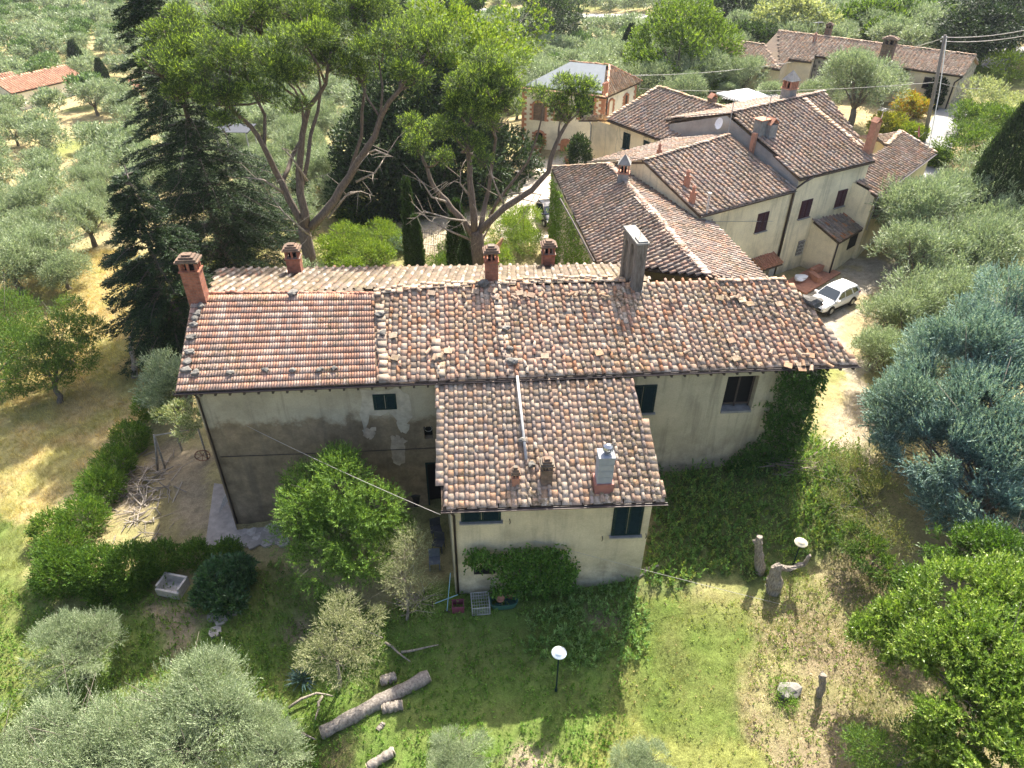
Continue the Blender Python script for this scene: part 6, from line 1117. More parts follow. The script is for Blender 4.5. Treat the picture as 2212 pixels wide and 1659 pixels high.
# --- ivy
def ivy_sheet(name,pts3,nrm,dens,label,cols,ll=.09,lw=.08,thick=.25,seed=0,droop=.5):
    """pts3: polygon in 3D, covers it with leaves standing off along nrm"""
    rng=rs(seed); p=np.array(pts3,float); nrm=unit(np.array(nrm,float)); a=unit(np.cross([0,0,1.],nrm)); b=np.cross(nrm,a); o_=p[0]; U=np.c_[(p-o_)@a,(p-o_)@b]; lo=U.min(0);hi=U.max(0); n=int(dens*(hi-lo).prod()); q=lo+(hi-lo)*rng.random((n,2)); j=(fbm(q[:,0]*1.5+3,q[:,1]*1.5,3)-.5); j2=(fbm(q[:,0]*5+3,q[:,1]*5+7,3)-.5); q2=q+np.c_[j+j2*.9,-j+j2*.9]*1.5; ok=inpoly(q2[:,0],q2[:,1],U); q=q[ok]; n=len(q)
    th=thick*(.3+1.2*fbm(q[:,0]*1.3+9,q[:,1]*1.3+2,3)); B=o_+np.outer(q[:,0],a)+np.outer(q[:,1],b)+np.outer(th*rng.uniform(.3,1,n),nrm); D=unit(nrm*.5+np.array([0,0,-droop])+rng.normal(0,.45,(n,3)))
    v,f,c=leaves(B,D,.16,5,ll,lw,.9,cols,rng); return tag(link(name,npmesh(name,v,f,M_leaf,c)),label,'ivy')
wn=np.array([-1,-.12,0.])
for (a,b),l,cols,sd_ in (((0,3),'curtain of green ivy covering the left wall of the wing',[(.13,.23,.03),(.17,.28,.04),(.20,.32,.05)],601),):
    A0,B0=wing_wall[0],wing_wall[3]; g=lambda q,z: (q[0],q[1],z); pts=[g(A0,.2),g(wing_wall[0],5.2),g(wing_wall[1],6.0),g(wing_wall[2],6.1),g(B0,6.1),g(B0,-.3)]
    n_=np.array([-(B0-A0)[1],(B0-A0)[0],0.]); n_*=-1 if n_[0]>0 else 1; ivy_sheet('ivy',pts,n_,55,l,cols,seed=sd_,thick=.35)
ivy_sheet('ivy',[al[1]+[0,0,.2],al[0]+[0,0,.2],al[0]+[.9,0,.45],al[1]+[1.1,0,.45],al[2]+[.5,0,.3]],(0,0,1),60,'pale climbing ivy spilling over the far left edge of the wing roof',[(.24,.30,.05),(.30,.34,.07)],seed=602,droop=0)
q0=FW.L-2.3; top=E7-.1; ivy_sheet('ivy',[FW.at(q0+.2,top),FW.at(FW.L+.1,top),FW.at(FW.L+.2,.5),FW.at(q0-1.5,.8),FW.at(q0-.5,2.2),FW.at(q0+.0,4)],FW.n,190,'dark ivy climbing the right corner of the farmhouse up to the gutter',[(.05,.11,.02),(.07,.145,.028),(.085,.17,.03)],seed=603,thick=.6)
ivy_sheet('ivy',[GW.at(-.1,top-.3),GW.at(1.6,top-.5),GW.at(3,1),GW.at(0,1)],GW.n,90,'ivy on the right gable side facing the lane',[(.06,.12,.02),(.09,.15,.03)],seed=604,thick=.5)
u0,z0=AF.uz(1010,1180); u1,z1=AF.uz(1200,1165); u2,z2=AF.uz(1245,1195)
ivy_sheet('ivy',[AF.at(u0,z0),AF.at((u0+u1)/2,z0+.1),AF.at(u1,z1),AF.at(u2,z2),AF.at(u2+.2,-.2),AF.at(u0+1.4,-.3),AF.at(u0+1.1,z0-.9),AF.at(u0+.1,z0-.8)],AF.n,260,'thick green creeper over the foot of the annex wall',[(.09,.19,.03),(.13,.25,.04),(.065,.14,.022)],seed=605,thick=.5)
q=PD(1244,335,66); e=G(1240,340); rtree('climber','dark climber standing against the cracked rear wall','climber',[bd(1240,330,63.5,.9,1.6),bd(1245,345,63,.9,1.2),bd(1236,318,63.8,.6,1.)],(1240,350),1500,8,.12,.08,DARKG,M_leaf,606,sl=.3,trunk=False,d=63.5,gap=.25)
q=WG.at(WG.uz(*Z6(1770,430))[0],5,.3); e=np.array([q[0],q[1],gz(q[0],q[1])]); tree_at('climber',[(q[0],q[1],5.2,.9,.6,1.5),(q[0]-.3,q[1],3.5,.8,.6,1.5)],e,'dark climber on the barn wall behind the utility pole','climber',1500,7,.2,.12,DARKG,M_leaf,.3,trunk=False,seed=607,gap=.25)
# ================================================================== OBJECTS
def car(loc,ang,scale,paint,label,hatch=False):
    o=empty('parked_car',loc,label,'car',None,ang); o.scale=(scale,)*3
    L=2.19 if not hatch else 1.85; st=[(-L,.80,.70,.72,.45),(-L*.97,.93,.93,.95,.30),(-L*.85,1,1.0,1.02,.24),(-.4,1,1.0,1.02,.24),(L*.44,1,.98,1.03,.24),(L*.72,.985,.92,.99,.24),(L*.90,.93,.83,.91,.26),(L*.98,.84,.70,.78,.32),(L,.76,.60,.62,.42)]
    V=[];k=13
    for x,wf,zb,zt,zs in st:
        for y,z in [(-.82,zs),(-.89,.42),(-.905,.62),(-.89,.78),(-.85,zb),(-.55,zt-.01),(0,zt),(.55,zt-.01),(.85,zb),(.89,.78),(.905,.62),(.89,.42),(.82,zs)]: V.append((x,y*wf,min(z,zt) if z not in (zs,) else z))
    Fc=[(i*k+j,(i+1)*k+j,(i+1)*k+j+1,i*k+j+1) for i in range(len(st)-1) for j in range(k-1)]+[((i+1)*k,i*k,i*k+k-1,(i+1)*k+k-1) for i in range(len(st)-1)]
    me=bpy.data.meshes.new('car_body'); me.from_pydata(V,[],Fc+[tuple(range(k))[::-1],tuple((len(st)-1)*k+j for j in range(k))]); me.materials.append(paint); me.polygons.foreach_set('use_smooth',[True]*(len(Fc)+2))
    b=bpy.data.objects.new('body',me); C.objects.link(b); b.parent=o; s=b.modifiers.new('sub','SUBSURF'); s.levels=s.render_levels=1
    def yw(z): return .87-.24*(z-1.0)/.58
    A,B,Cc,D,E_=[(L*.47,1.0),(L*.10,1.50),(-.6,1.57),(-L*.80,1.49),(-L*.97,1.02)]
    mb=MB(); out=[A,B,Cc,D,E_]
    for s_ in (-1,1): f=[(x,s_*yw(z),z) for x,z in out]; mb.face(f if s_<0 else f[::-1])
    for (x0,z0),(x1,z1) in zip(out[:-1],out[1:]):
        for t0,t1 in ((-1,-.5),(-.5,.5),(.5,1)):
            cr=lambda t,z:z+(.035 if abs(t)<.6 and z>1.2 else 0); mb.face([(x0,t0*yw(z0),cr(t0,z0)),(x1,t0*yw(z1),cr(t0,z1)),(x1,t1*yw(z1),cr(t1,z1)),(x0,t1*yw(z0),cr(t1,z0))])
    q=mb.build('roof_shell',paint); q.parent=o
    glass=M_glass
    def glas(nm,pts): m_=MB(); m_.face(pts); g=m_.build(nm,glass); g.parent=o
    f=lambda P0,P1,t:(P0[0]+(P1[0]-P0[0])*t,P0[1]+(P1[1]-P0[1])*t)
    for nm,P0,P1,sx in (('windscreen',A,B,.012),('rear_window',E_,D,-.012)):
        a=f(P0,P1,.06);b_=f(P0,P1,.93); glas(nm,[(a[0]+sx,-yw(a[1])*.92,a[1]+.03),(a[0]+sx,yw(a[1])*.92,a[1]+.03),(b_[0]+sx,yw(b_[1])*.9,b_[1]+.055),(b_[0]+sx,-yw(b_[1])*.9,b_[1]+.055)])
    for s_ in (-1,1):
        for xs in (((L*.36,1.05),(L*.10,1.42),(-.12,1.46),(-.12,1.05)),((-.2,1.05),(-.2,1.46),(-L*.42,1.46),(-L*.50,1.05)),((-L*.55,1.06),(-L*.48,1.45),(-L*.74,1.40),(-L*.83,1.12))):
            pts=[(x,s_*(yw(z)+.008),z) for x,z in xs]; glas('side_window',pts if s_>0 else pts[::-1])
        m_=MB(); m_.box((L*.40,s_*.98,1.06),(.16,.2,.13)); g=m_.build('mirror',paint); g.parent=o
        m_=MB(); m_.box((L*.9,s_*.66,.72),(.22,.3,.12)); g=m_.build('headlight',M_metal); g.parent=o
        m_=MB(); m_.box((-L*.95,s_*.74,.95),(.14,.22,.2)); g=m_.build('tail_light',M_red); g.parent=o
        for x in (L*.62,-L*.59):
            m_=MB(); m_.tube([(x,s_*.70,.33),(x,s_*.93,.33)],.33,20); g=m_.build('wheel',M_rubber); g.parent=o
            r_=MB(); r_.tube([(x,s_*.932,.33),(x,s_*.945,.33)],.20,12); h=r_.build('rim',M_metal); h.parent=g
            m_=MB(); m_.tube([(x,s_*.60,.36),(x,s_*.915,.36)],.385,20); g=m_.build('wheel_arch',M_rubber); g.parent=o
    m_=MB(); m_.box((0,0,.28),(L*1.8,1.74,.16)); g=m_.build('sill',M_rubber); g.parent=o
    m_=MB(); m_.box((L*.985,0,.5),(.08,1.1,.2)); g=m_.build('grille',M_rubber); g.parent=o
    return o
m,n=newmat('car_glass'); finish(n,(.02,.03,.035),.06,None,spec=.9); M_glass=m
m,n=newmat('white_paint'); finish(n,(.82,.83,.84),.25,None,spec=.6); M_wpaint=m
m,n=newmat('black_paint'); finish(n,(.02,.022,.025),.2,None,spec=.6); M_bpaint=m
m,n=newmat('red_lens'); finish(n,(.5,.02,.02),.2,None,spec=.6); M_red=m
fw=G(1792,669);rw=G(1834,647); hd=fw-rw; an=math.atan2(hd[1],hd[0]); c=(fw+rw)/2+np.array([math.sin(an),-math.cos(an),0])*(-.85)*-1*-1
nl=np.array([-math.sin(an),math.cos(an),0]); c=(fw+rw)/2-nl*.84; scw=np.linalg.norm(hd[:2])/2.65; print('car scale',scw)
c[2]=gz(c[0],c[1])+.12; car(c,an,max(.9,min(1,scw)),M_wpaint,'white compact SUV parked on the gravel lane beside the right gable')
c=G(1180,478); c[2]+=.1; car(c,R(-75),.95,M_bpaint,'black hatchback in the courtyard half hidden by the ivy wall',True)
# garden lamps
def lamp(base,top,label,cols):
    o=empty('garden_lamp',base,label,'garden lamp'); h=top[2]-base[2]; mb=MB(); mb.tube([(0,0,-.2),(0,0,h-.25)],.032,8); mb.lathe((0,0,0),[(.06,0),(.05,.15)],8); a=mb.build('post',M_green); a.parent=o
    mb=MB(); mb.lathe((0,0,h-.12),[(.05,-.22),(.10,-.16),(.13,-.02),(.27,0),(.285,.025),(.275,.05),(.165,.07),(.16,.10),(.05,.13),(.02,.14)],24); a=mb.build('lamp_shade',cols,None,True); a.parent=o; return o
b=G(1215,1490); t=PD(1210,1405,b[1]); lamp(b,t,'garden lamp with a round white shade on the shaded lawn',plain('enamel',(.55,.62,.64),.35,.1,8,0,.5,.02)); 
b=G(1716,1222); t=PD(1719,1156,b[1]); lamp(b,t,'garden lamp with a yellowed disc shade beside the dead olive stump',plain('aged_enamel',(.56,.50,.36),.5,.15,8,0,.4,.02))
# dead stumps
def stump(label,paths,name='tree_stump',mat=None,sides=9,seed=0):
    rng=rs(seed); mb=MB()
    for pts,r in paths:
        pts=[np.array(p) for p in pts]; f=[]
        for a,c_ in zip(pts[:-1],pts[1:]): f+=[a+(c_-a)*t_+(rng.normal(size=3)*.022 if t_ else 0) for t_ in (0,.25,.5,.75)]
        f.append(pts[-1]); rr=np.interp(np.linspace(0,1,len(f)),np.linspace(0,1,len(r)),r)*rng.uniform(.85,1.15,len(f)); mb.tube(f,list(rr),14)
    V=np.array(mb.v); V+=rng.normal(0,.018,V.shape); mb.v=[tuple(q) for q in V]; return tag(mb.build(name,mat or M_dead,None,False),label,'stump')
b=G(1652,1222); k=lambda x,y,d=0:PD(x,y,b[1]+d)
stump('gnarled grey dead trunk standing left of the branching stump',[([b-[0,0,.2],k(1648,1195),k(1645,1165),k(1648,1148)],[.24,.2,.17,.12]),([k(1645,1170),k(1636,1156)],[.1,.07]),([b-[.0,0,.1],k(1672,1215,.1)],[.12,.03])],seed=1)
b=G(1680,1262); k=lambda x,y,d=0:PD(x,y,b[1]+d)
stump('branching dead olive stump with one long curved arm',[([b-[0,0,.2],k(1682,1240),k(1684,1215),k(1695,1207)],[.36,.3,.2,.14]),([k(1690,1214),k(1715,1216,.1),k(1745,1206,.2),k(1758,1186,.2)],[.13,.1,.08,.05]),([k(1683,1225),k(1678,1212)],[.15,.1]),([b,k(1664,1252,-.1)],[.2,.05]),([b,k(1698,1250,.1)],[.18,.05])],seed=2)
b=G(1786,1486); t=PD(1792,1443,b[1]); stump('short sawn off trunk standing upright on the leaf litter',[([b-[0,0,.2],(b+t)/2,t],[.15,.13,.12])],seed=3)
b=G(289,832); k=lambda x,y,d=0:PD(x,y,b[1]+d)
stump('lopped leafless trunk with a hooked top on the golden slope',[([b-[0,0,.2],k(290,800),k(283,775),k(281,760)],[.2,.16,.14,.12]),([k(283,772),k(283,750),k(276,744)],[.11,.07,.03]),([k(283,775),k(276,772)],[.1,.07])],seed=4)
q=G(1716,1483); tag(stone(q+[0,0,.15],.42,rs(11),.5,col=(.28,.265,.23)),'pale boulder among weeds beside the sawn trunk','boulder')
rtree('weed_clump','green weeds growing round the pale boulder','weeds',[bg(1695,1475,.15,.35),bg(1705,1500,.15,.35),bg(1722,1510,.1,.25)],(1700,1490),420,8,.05,.02,[(.13,.24,.03),(.16,.27,.04)],M_leaf,701,sl=.2,trunk=False,gap=.2)
# logs
def log(label,a,b_,r,seed,lift=0.):
    a=G(*a);b_=G(*b_); rng=rs(seed); a[2]+=r*.8+lift; b_[2]+=r*.8+lift; n=18; pts=[a+(b_-a)*t+rng.normal(size=3)*r*.05 for t in np.linspace(0,1,n)]; o=empty('log',(a+b_)/2-[0,0,r],label,'log'); mb=MB(); mb.tube(pts,list(r*rng.uniform(.88,1.12,n)),16); V=np.array(mb.v); V+=rng.normal(0,r*.05,V.shape); mb.v=[tuple(q) for q in V]; mb.build('bark',barkmat('log_bark',(.10,.08,.065),(.36,.32,.27),4),o,True)
    d=unit(b_-a); mb=MB(); mb.tube([b_+d*.0,b_+d*.03],r*.9,12); mb.tube([a,a-d*.012],r*.9,12); mb.build('cut_end',plain('cut_wood',(.52,.44,.32),.85,.2,12),o); return o
log('long thick fallen trunk lying across the shaded grass',(712,1598),(940,1470),.26,21); log('short thick log beside the long fallen trunk',(842,1542),(884,1532),.2,22); log('log end at the bottom edge below the fallen trunk',(812,1668),(868,1632),.17,23)
log('small pale chunk of wood near the short log',(833,1585),(843,1572),.1,24); log('sawn stump piece behind the long trunk',(838,1482),(866,1472),.2,25)
rng=rs(26)
for a,b_,c_,l in (((640,1545),(700,1512),(736,1518),'bent grey fallen branch beside the lower end of the long log'),((712,1518),(705,1545),(698,1570),'short fallen branch below the bent one'),((655,1600),(680,1604),(700,1612),'thin fallen stick at the lower end of the long log'),((880,1420),(920,1412),(960,1402),'straight fallen stick above the upper end of the long log'),((845,1400),(872,1420),(900,1440),'fallen stick crossing under the straight one'),((770,1360),(805,1376),(840,1390),'fallen stick beneath the scrubby yellowish olive')):
    mb=MB(); a,b_,c_=[G(*q)+[0,0,.2] for q in (a,b_,c_)]; mb.tube([a,(a+b_)/2+rng.normal(size=3)*.06,b_,(c_+b_)/2+rng.normal(size=3)*.06,c_],[.06,.055,.045,.035,.025],6); tag(mb.build('fallen_branch',M_dead,None,True),l,'branch')
mb=MB(); b=G(900,1315)
for k_ in range(26):
    d=unit(np.array([rng.normal(),rng.normal()*.6,abs(rng.normal())*.8+.3])); L=rng.uniform(.5,1.4); s_=b+np.array([rng.normal(0,.3),rng.normal(0,.3),.2]); mb.tube([s_,s_+d*L*.5+rng.normal(size=3)*.1,s_+d*L+rng.normal(size=3)*.2],[.025,.018,.006],4)
tag(mb.build('bare_twigs',M_dead,None,True),'tangle of bare pale twigs at the foot of the straggly olive','branches')
# stick pile
mb=MB(); rng=rs(27); b=G(300,1070)
for k_ in range(210):
    q=G(*( (rng.normal(300,34),rng.normal(1080,38)) )); a=rng.uniform(0,PI); L=rng.uniform(.4,1.5); d=np.array([math.cos(a),math.sin(a),rng.normal(0,.15)]); z=abs(rng.normal(0,.28))*max(0,1-np.hypot(*(q-b)[:2])/3)+.08; v_=rng.uniform(.5,1.4); mb.tube([q-d*L/2+[0,0,z],q+d*L/2+[0,0,z]],rng.uniform(.012,.035),5,(.30*v_,.26*v_,.21*v_),False)
tag(mb.build('stick_pile',attrmat('sticks',scale=6),None,True),'heap of pruned sticks and branches in the yard left of the house','branches',None,'stuff')
mb=MB()
for k_ in range(46):
    q=G(rng.normal(1700,40),rng.normal(995,12)); a=rng.uniform(-.6,.6); L=rng.uniform(.4,1.3); d=np.array([math.cos(a),math.sin(a),rng.normal(0,.12)]); z=rng.uniform(.1,.6); v_=rng.uniform(.5,1.3); mb.tube([q-d*L/2+[0,0,z],q+d*L/2+[0,0,z]],rng.uniform(.012,.03),5,(.22*v_,.18*v_,.14*v_),False)
tag(mb.build('stick_heap',bpy.data.materials['sticks'],None,True),'low heap of dark sticks under the right wall','branches',None,'stuff')
mb=MB()
for a,b_ in (((1385,1248),(1420,1218)),((1400,1226),(1430,1221)),((1665+0,1222),(1668,1226))): mb.tube([G(*a)+[0,0,.12],G(*b_)+[0,0,.18]],.05,6)
tag(mb.build('old_boards',M_wood,None,True),'grey broken boards leaning by the right foot of the annex','boards')
# rustic pergola posts on the left, twisted trunks
mb=MB(); b=G(345,1035); mb.tube([b,PD(340,985,b[1]),PD(335,955,b[1])],[.07,.06,.05],6); b2=G(362,1030); mb.tube([b2,PD(348,990,b2[1]),PD(337,958,b2[1])],[.06,.05,.04],6); mb.tube([PD(336,957,b[1]),PD(430,940,b[1]+.6)],.035,5); mb.tube([PD(430,940,b[1]+.6),G(452,1004)],.05,6); tag(mb.build('rustic_pergola',M_wood,None,True),'rough wooden pergola posts carrying the pale flowering shrub','pergola')
# cast wheel by the wall
b=G(445,1010); mb=MB()
for k_ in range(14):
    a=2*PI*k_/14;c_=2*PI*(k_+1)/14; f_=lambda t: b+np.array([math.cos(t)*.38,math.cos(t)*.1,.42+math.sin(t)*.38]); mb.tube([f_(a),f_(c_)],.03,5)
    if k_%2==0: mb.tube([f_(a),b+[0,0,.42]],.018,4)
tag(mb.build('cart_wheel',plain('rust',(.22,.11,.07),.85,.3,8),None,True),'rusty spoked wheel propped at the foot of the left gable','wheel')
# leaning metal grilles at the corner
b=G(478,1125); o=empty('iron_grille',b,'grey iron grille leaning against the gable beside the paving','grille'); mb=MB(); U_=np.array([.12,.62,0]);Vv_=np.array([.45,.0,1.0])
for t in np.linspace(0,1,9): mb.tube([b+U_*t*1.6,b+U_*t*1.6+Vv_*1.2],.014,4)
for t in (0,1): mb.tube([b+Vv_*t*1.2,b+U_*1.6+Vv_*t*1.2],.022,5)
mb.build('bars',M_gpipe,o)
# trough
b=G(386,1290); o=empty('stone_trough',b,'open grey stone trough beside the broad leaved dark bush','trough',None,R(-12)); mb=MB()
W_,D_,H_=1.15,.85,.5
mb.box((0,0,.06),(W_,D_,.12)); mb.box((0,-D_/2+.05,.12+H_/2-.1),(W_,.1,H_-.2)); mb.box((0,D_/2-.05,.12+H_/2),(W_,.1,H_)); mb.box((-W_/2+.05,0,.12+H_/2-.02),(.1,D_-.202,H_-.04)); mb.box((W_/2-.05,0,.12+H_/2-.02),(.1,D_-.202,H_-.04)); a=mb.build('basin',plain('trough_stone',(.40,.37,.33),.9,.2,6)); a.parent=o
crazy('slab',[(455,1345),(515,1325),(520,1345),(485,1385),(470,1378)],9,None,9,'broken pale concrete slab in the weeds below the dark bush','slab')
# annex clutter
def crate(b,sz,mat,name,label,cat,rz=0,mesh_=False):
    o=empty(name,b,label,cat,None,rz); w_,d_,h_=sz
    if mesh_:
        mb=MB()
        for x in np.linspace(-w_/2,w_/2,8):
            for y in (-d_/2,d_/2): mb.tube([(x,y,0),(x,y,h_)],.008,4)
            mb.tube([(x,-d_/2,h_),(x,d_/2,h_)],.008,4)
        for y in np.linspace(-d_/2,d_/2,6):
            for x in (-w_/2,w_/2): mb.tube([(x,y,0),(x,y,h_)],.008,4)
            mb.tube([(-w_/2,y,h_),(w_/2,y,h_)],.008,4)
        for z in np.linspace(0,h_,6):
            c_=[(-w_/2,-d_/2,z),(w_/2,-d_/2,z),(w_/2,d_/2,z),(-w_/2,d_/2,z)]
            for i in range(4): mb.tube([c_[i],c_[(i+1)%4]],.008,4)
        for sx in (-1,1):
            for sy in (-1,1): mb.tube([(sx*w_/2,sy*d_/2,0),(sx*w_/2,sy*d_/2,h_+.02)],.02,5)
        for z in (0,h_):
            for s_ in (-1,1): mb.tube([(-w_/2,s_*d_/2,z),(w_/2,s_*d_/2,z)],.02,5); mb.tube([(s_*w_/2,-d_/2,z),(s_*w_/2,d_/2,z)],.02,5)
        a=mb.build('wire_frame',mat)
    else:
        mb=MB(); t=.03; mb.box((0,0,t/2),(w_,d_,t))
        for s_ in (-1,1): mb.box((0,s_*(d_/2-t/2),t+h_/2),(w_,t,h_)); mb.box((s_*(w_/2-t/2),0,t+h_/2-.003),(t,d_-2*t-.004,h_-.006))
        mb.box((0,-d_/2,h_+.01),(w_+.05,.05,.03)); mb.box((0,d_/2,h_+.01),(w_+.05,.05,.03)); a=mb.build('shell',mat)
    a.parent=o; return o
crate(G(1000,1318),(.5,.42,.34),plain('burgundy_plastic',(.17,.045,.07),.5,.15,5),'plastic_crate','small burgundy plastic crate at the corner of the annex','crate',.1)
b=G(1048,1312); crate(b,(.75,.8,.45),M_gpipe,'wire_cage','pale wire cage standing in front of the creeper','cage',.12,True); crate(b+[-.1,.95,0],(.75,.5,.75),M_gpipe,'wire_cage','second wire cage pushed against the annex wall','cage',.12,True)
def pot(b,r,h,label,tilt=0,plant=None):
    o=empty('plant_pot',b,label,'plant pot'); mb=MB(); mb.lathe((0,0,0),[(r*.65,0),(r*.9,h*.8),(r*1.05,h*.8),(r*1.08,h),(r*.9,h),(r*.8,h*.85)],16); a=mb.build('pot',M_terra,None,True); a.parent=o; o.rotation_euler=(tilt,tilt*.5,0)
    if plant: v,f,c_=crown([(0,0,h+plant*.4,plant,plant,plant)],260,rs(44),7,.12,.05,GREEN,.25); a=link('plant',npmesh('pot_plant',v,f,M_leaf,c_)); a.parent=o
    return o
pot(G(1088,1302)+[0,0,.15],.17,.36,'terracotta pot tipped sideways in the green tub',.35); pot(G(1112,1294)+[0,0,.12],.19,.25,'brown clay pot beside the terracotta one in the tub',-.3)
b=G(1098,1306); o=empty('garden_tub',b,'long dark green tub holding clay pots under the creeper','tub',None,.12); mb=MB(); Lx,Ly=.62,.32; pts=[(Lx*math.copysign(abs(math.cos(t))**.6,math.cos(t)),Ly*math.copysign(abs(math.sin(t))**.6,math.sin(t))) for t in np.linspace(0,2*PI,24,endpoint=False)]
for i in range(24):
    a,c_=pts[i],pts[(i+1)%24]; mb.face([(a[0]*.85,a[1]*.85,0),(c_[0]*.85,c_[1]*.85,0),(c_[0],c_[1],.32),(a[0],a[1],.32)]); mb.face([(a[0],a[1],.32),(c_[0],c_[1],.32),(c_[0]*.93,c_[1]*.93,.32),(a[0]*.93,a[1]*.93,.32)]); mb.face([(a[0]*.93,a[1]*.93,.32),(c_[0]*.93,c_[1]*.93,.32),(c_[0]*.8,c_[1]*.8,.03),(a[0]*.8,a[1]*.8,.03)])
mb.face([(p_[0]*.84,p_[1]*.84,.025) for p_ in pts]); a=mb.build('shell',plain('green_plastic',(.05,.13,.10),.45,.15,5)); a.parent=o
def broom(a,c_,label,mat):
    o=empty('broom',a,label,'broom'); mb=MB(); mb.tube([a,c_],.016,6); mb.build('handle',mat,o); mb=MB(); d=unit(np.cross(c_-a,[0,0,1.])); mb.tube([a-d*.14,a+d*.14],.03,6); mb.build('head',M_dwood,o)
M_blue=plain('blue_handle',(.25,.42,.52),.5,.1,5)
broom(G(976,1325)+[0,0,.05],AF.at(-.15,1.2,.25),'pale blue handled tool propped upright at the annex corner',M_blue); broom(G(945,1312)+[0,0,.1],G(1000,1306)+[0,0,.6],'blue handled broom resting across the burgundy crate',M_blue)
# furniture in the dark corner between house and annex
def chair(b,rz,label,mat,s=1.):
    o=empty('garden_chair',b,label,'chair',None,rz); o.scale=(s,)*3
    for x in (-.22,.22):
        for y in (-.2,.2): mb=MB(); mb.box((x,y,.22),(.04,.04,.44)); a=mb.build('leg',mat); a.parent=o
    mb=MB(); mb.box((0,0,.45),(.5,.46,.04)); a=mb.build('seat',mat); a.parent=o; mb=MB(); mb.box((0,.22,.72),(.5,.04,.5)); a=mb.build('backrest',mat); a.parent=o
M_dgrey=plain('dark_grey_plastic',(.06,.065,.075),.5,.2,5)
chair(G(950,1160),.3,'dark grey plastic chair under the annex eave nearest the door',M_dgrey); chair(G(955,1190),-.2,'dark chair behind the straggly olive by the annex',M_dgrey); chair(G(948,1228),.1,'grey chair further down beside the annex wall',plain('slate_plastic',(.12,.14,.17),.5,.2,5))
b=G(906,1092); o=empty('waste_bin',b,'black round topped bin beside the open door','bin'); mb=MB(); mb.lathe((0,0,0),[(.25,0),(.3,.7),(.33,.72),(.33,.78),(.2,.88),(.03,.92)],16); a=mb.build('shell',M_rubber,None,True); a.parent=o
# iron gate
a_=G(900,556); b_=G(947,556); b_=a_+unit((b_-a_)*[1,1,0])*2.6; o=empty('iron_gate',(a_+b_)/2,'black wrought iron double gate between the cypresses and the second pine','gate'); d=(b_-a_)/2.6
for k_ in range(2):
    mb=MB(); s_=a_+d*(1.3*k_+.03)
    for i in range(10): p_=s_+d*(i*.138); mb.tube([p_+[0,0,.1],p_+[0,0,2.1+.25*math.sin(PI*(i+10*k_)/19)]],.016,4)
    for z in (.12,1.,2.05): mb.tube([s_+[0,0,z],s_+d*1.24+[0,0,z]],.022,4)
    mb.build('gate_leaf',M_iron,o)
for k_ in (0,1): mb=MB(); p_=a_+d*(2.6*k_); mb.box((p_[0]+(-.25 if k_==0 else .25),p_[1],p_[2]+1.2),(.4,.4,2.6)); mb.build('gate_post',M_swall,o)
# pots by the white house, parasol, far pergola
pot(G(1152,332),.45,.8,'terracotta pot with a shrub at the left of the white house',0,.7); pot(G(1237-20,352),.4,.7,'terracotta pot with an oleander by the walled up doorway',0,.7)
c=P(*Z3(388,560),5.2); zg=gz(c[0],c[1]); o=empty('parasol',(c[0],c[1],zg),'large white square parasol among the olives below the barn','parasol'); h=c[2]-zg; mb=MB(); mb.tube([(0,0,0),(0,0,h+.4)],.05,6); a=mb.build('pole',M_gpipe); a.parent=o
mb=MB(); s_=2.3; cs=[(-s_,-s_,h-.35),(s_,-s_,h-.35),(s_,s_,h-.35),(-s_,s_,h-.35)]
for i in range(4): mb.face([cs[i],cs[(i+1)%4],(0,0,h+.4)]); p0,p1=cs[i],cs[(i+1)%4]; mb.face([(p0[0],p0[1],p0[2]-.2),(p1[0],p1[1],p1[2]-.2),p1,p0])
a=mb.build('canopy',M_white); a.parent=o; o.rotation_euler=(0,0,.5)
c=PD(495,290,78); zg=gz(c[0],c[1]); o=empty('pergola',(c[0],c[1],zg),'dark slatted pergola roof in the garden seen between the big pine limbs','pergola'); h=c[2]-zg
for x in (-1.6,1.6):
    for y in (-1.3,1.3): mb=MB(); mb.box((x,y,h/2),(.12,.12,h)); a=mb.build('post',M_gpipe); a.parent=o
mb=MB(); 
for i in range(13): mb.box((0,-1.5+.25*i,h+.03),(3.8,.17,.05))
for x in (-1.8,1.8): mb.box((x,0,h-.04),(.1,3.2,.1))
a=mb.build('slats',M_dgrey); a.parent=o
# utility pole and cables
b=G(1985,290); t=PD(2026,56,b[1]+.3); o=empty('utility_pole',b,'leaning wooden utility pole wrapped with ivy at its foot beside the road','utility pole'); mb=MB(); mb.tube([b-[0,0,.5],(b+t)/2,t],[.20,.17,.13],10); mb.build('pole',plain('pole_wood',(.20,.18,.15),.9,.2,4),o,True); mb=MB()
for z in (-.25,-.6): mb.lathe(t+[.2,0,z],[(.05,0),(.07,.06),(.04,.12)],8); mb.lathe(t+[-.2,0,z],[(.05,0),(.07,.06),(.04,.12)],8)
mb.build('insulators',M_white,o)
mb=MB(); mb.tube([t+[.12,-.2,-.3],(b+t)/2+[.35,-.3,0],b+[.35,-.3,.3]],.045,6); mb.build('riser_cable',M_white,o)
cable('overhead_cable',t+[.2,0,-.2],PD(2290,18,62),.4,.035,'upper overhead cable running from the pole top to the right edge'); cable('overhead_cable',t+[.2,0,-.55],PD(2290,32,60),.4,.035,'lower overhead cable running from the pole top to the right edge')
cable('overhead_cable',t+[-.2,0,-.3],PD(1905,85,100),.4,.03,'short cable from the pole top down to the barn roof'); cable('overhead_cable',PD(1764,108,94),PD(1350,158,80),.5,.03,'sagging cable from the barn gutter across the round tree to the white house')
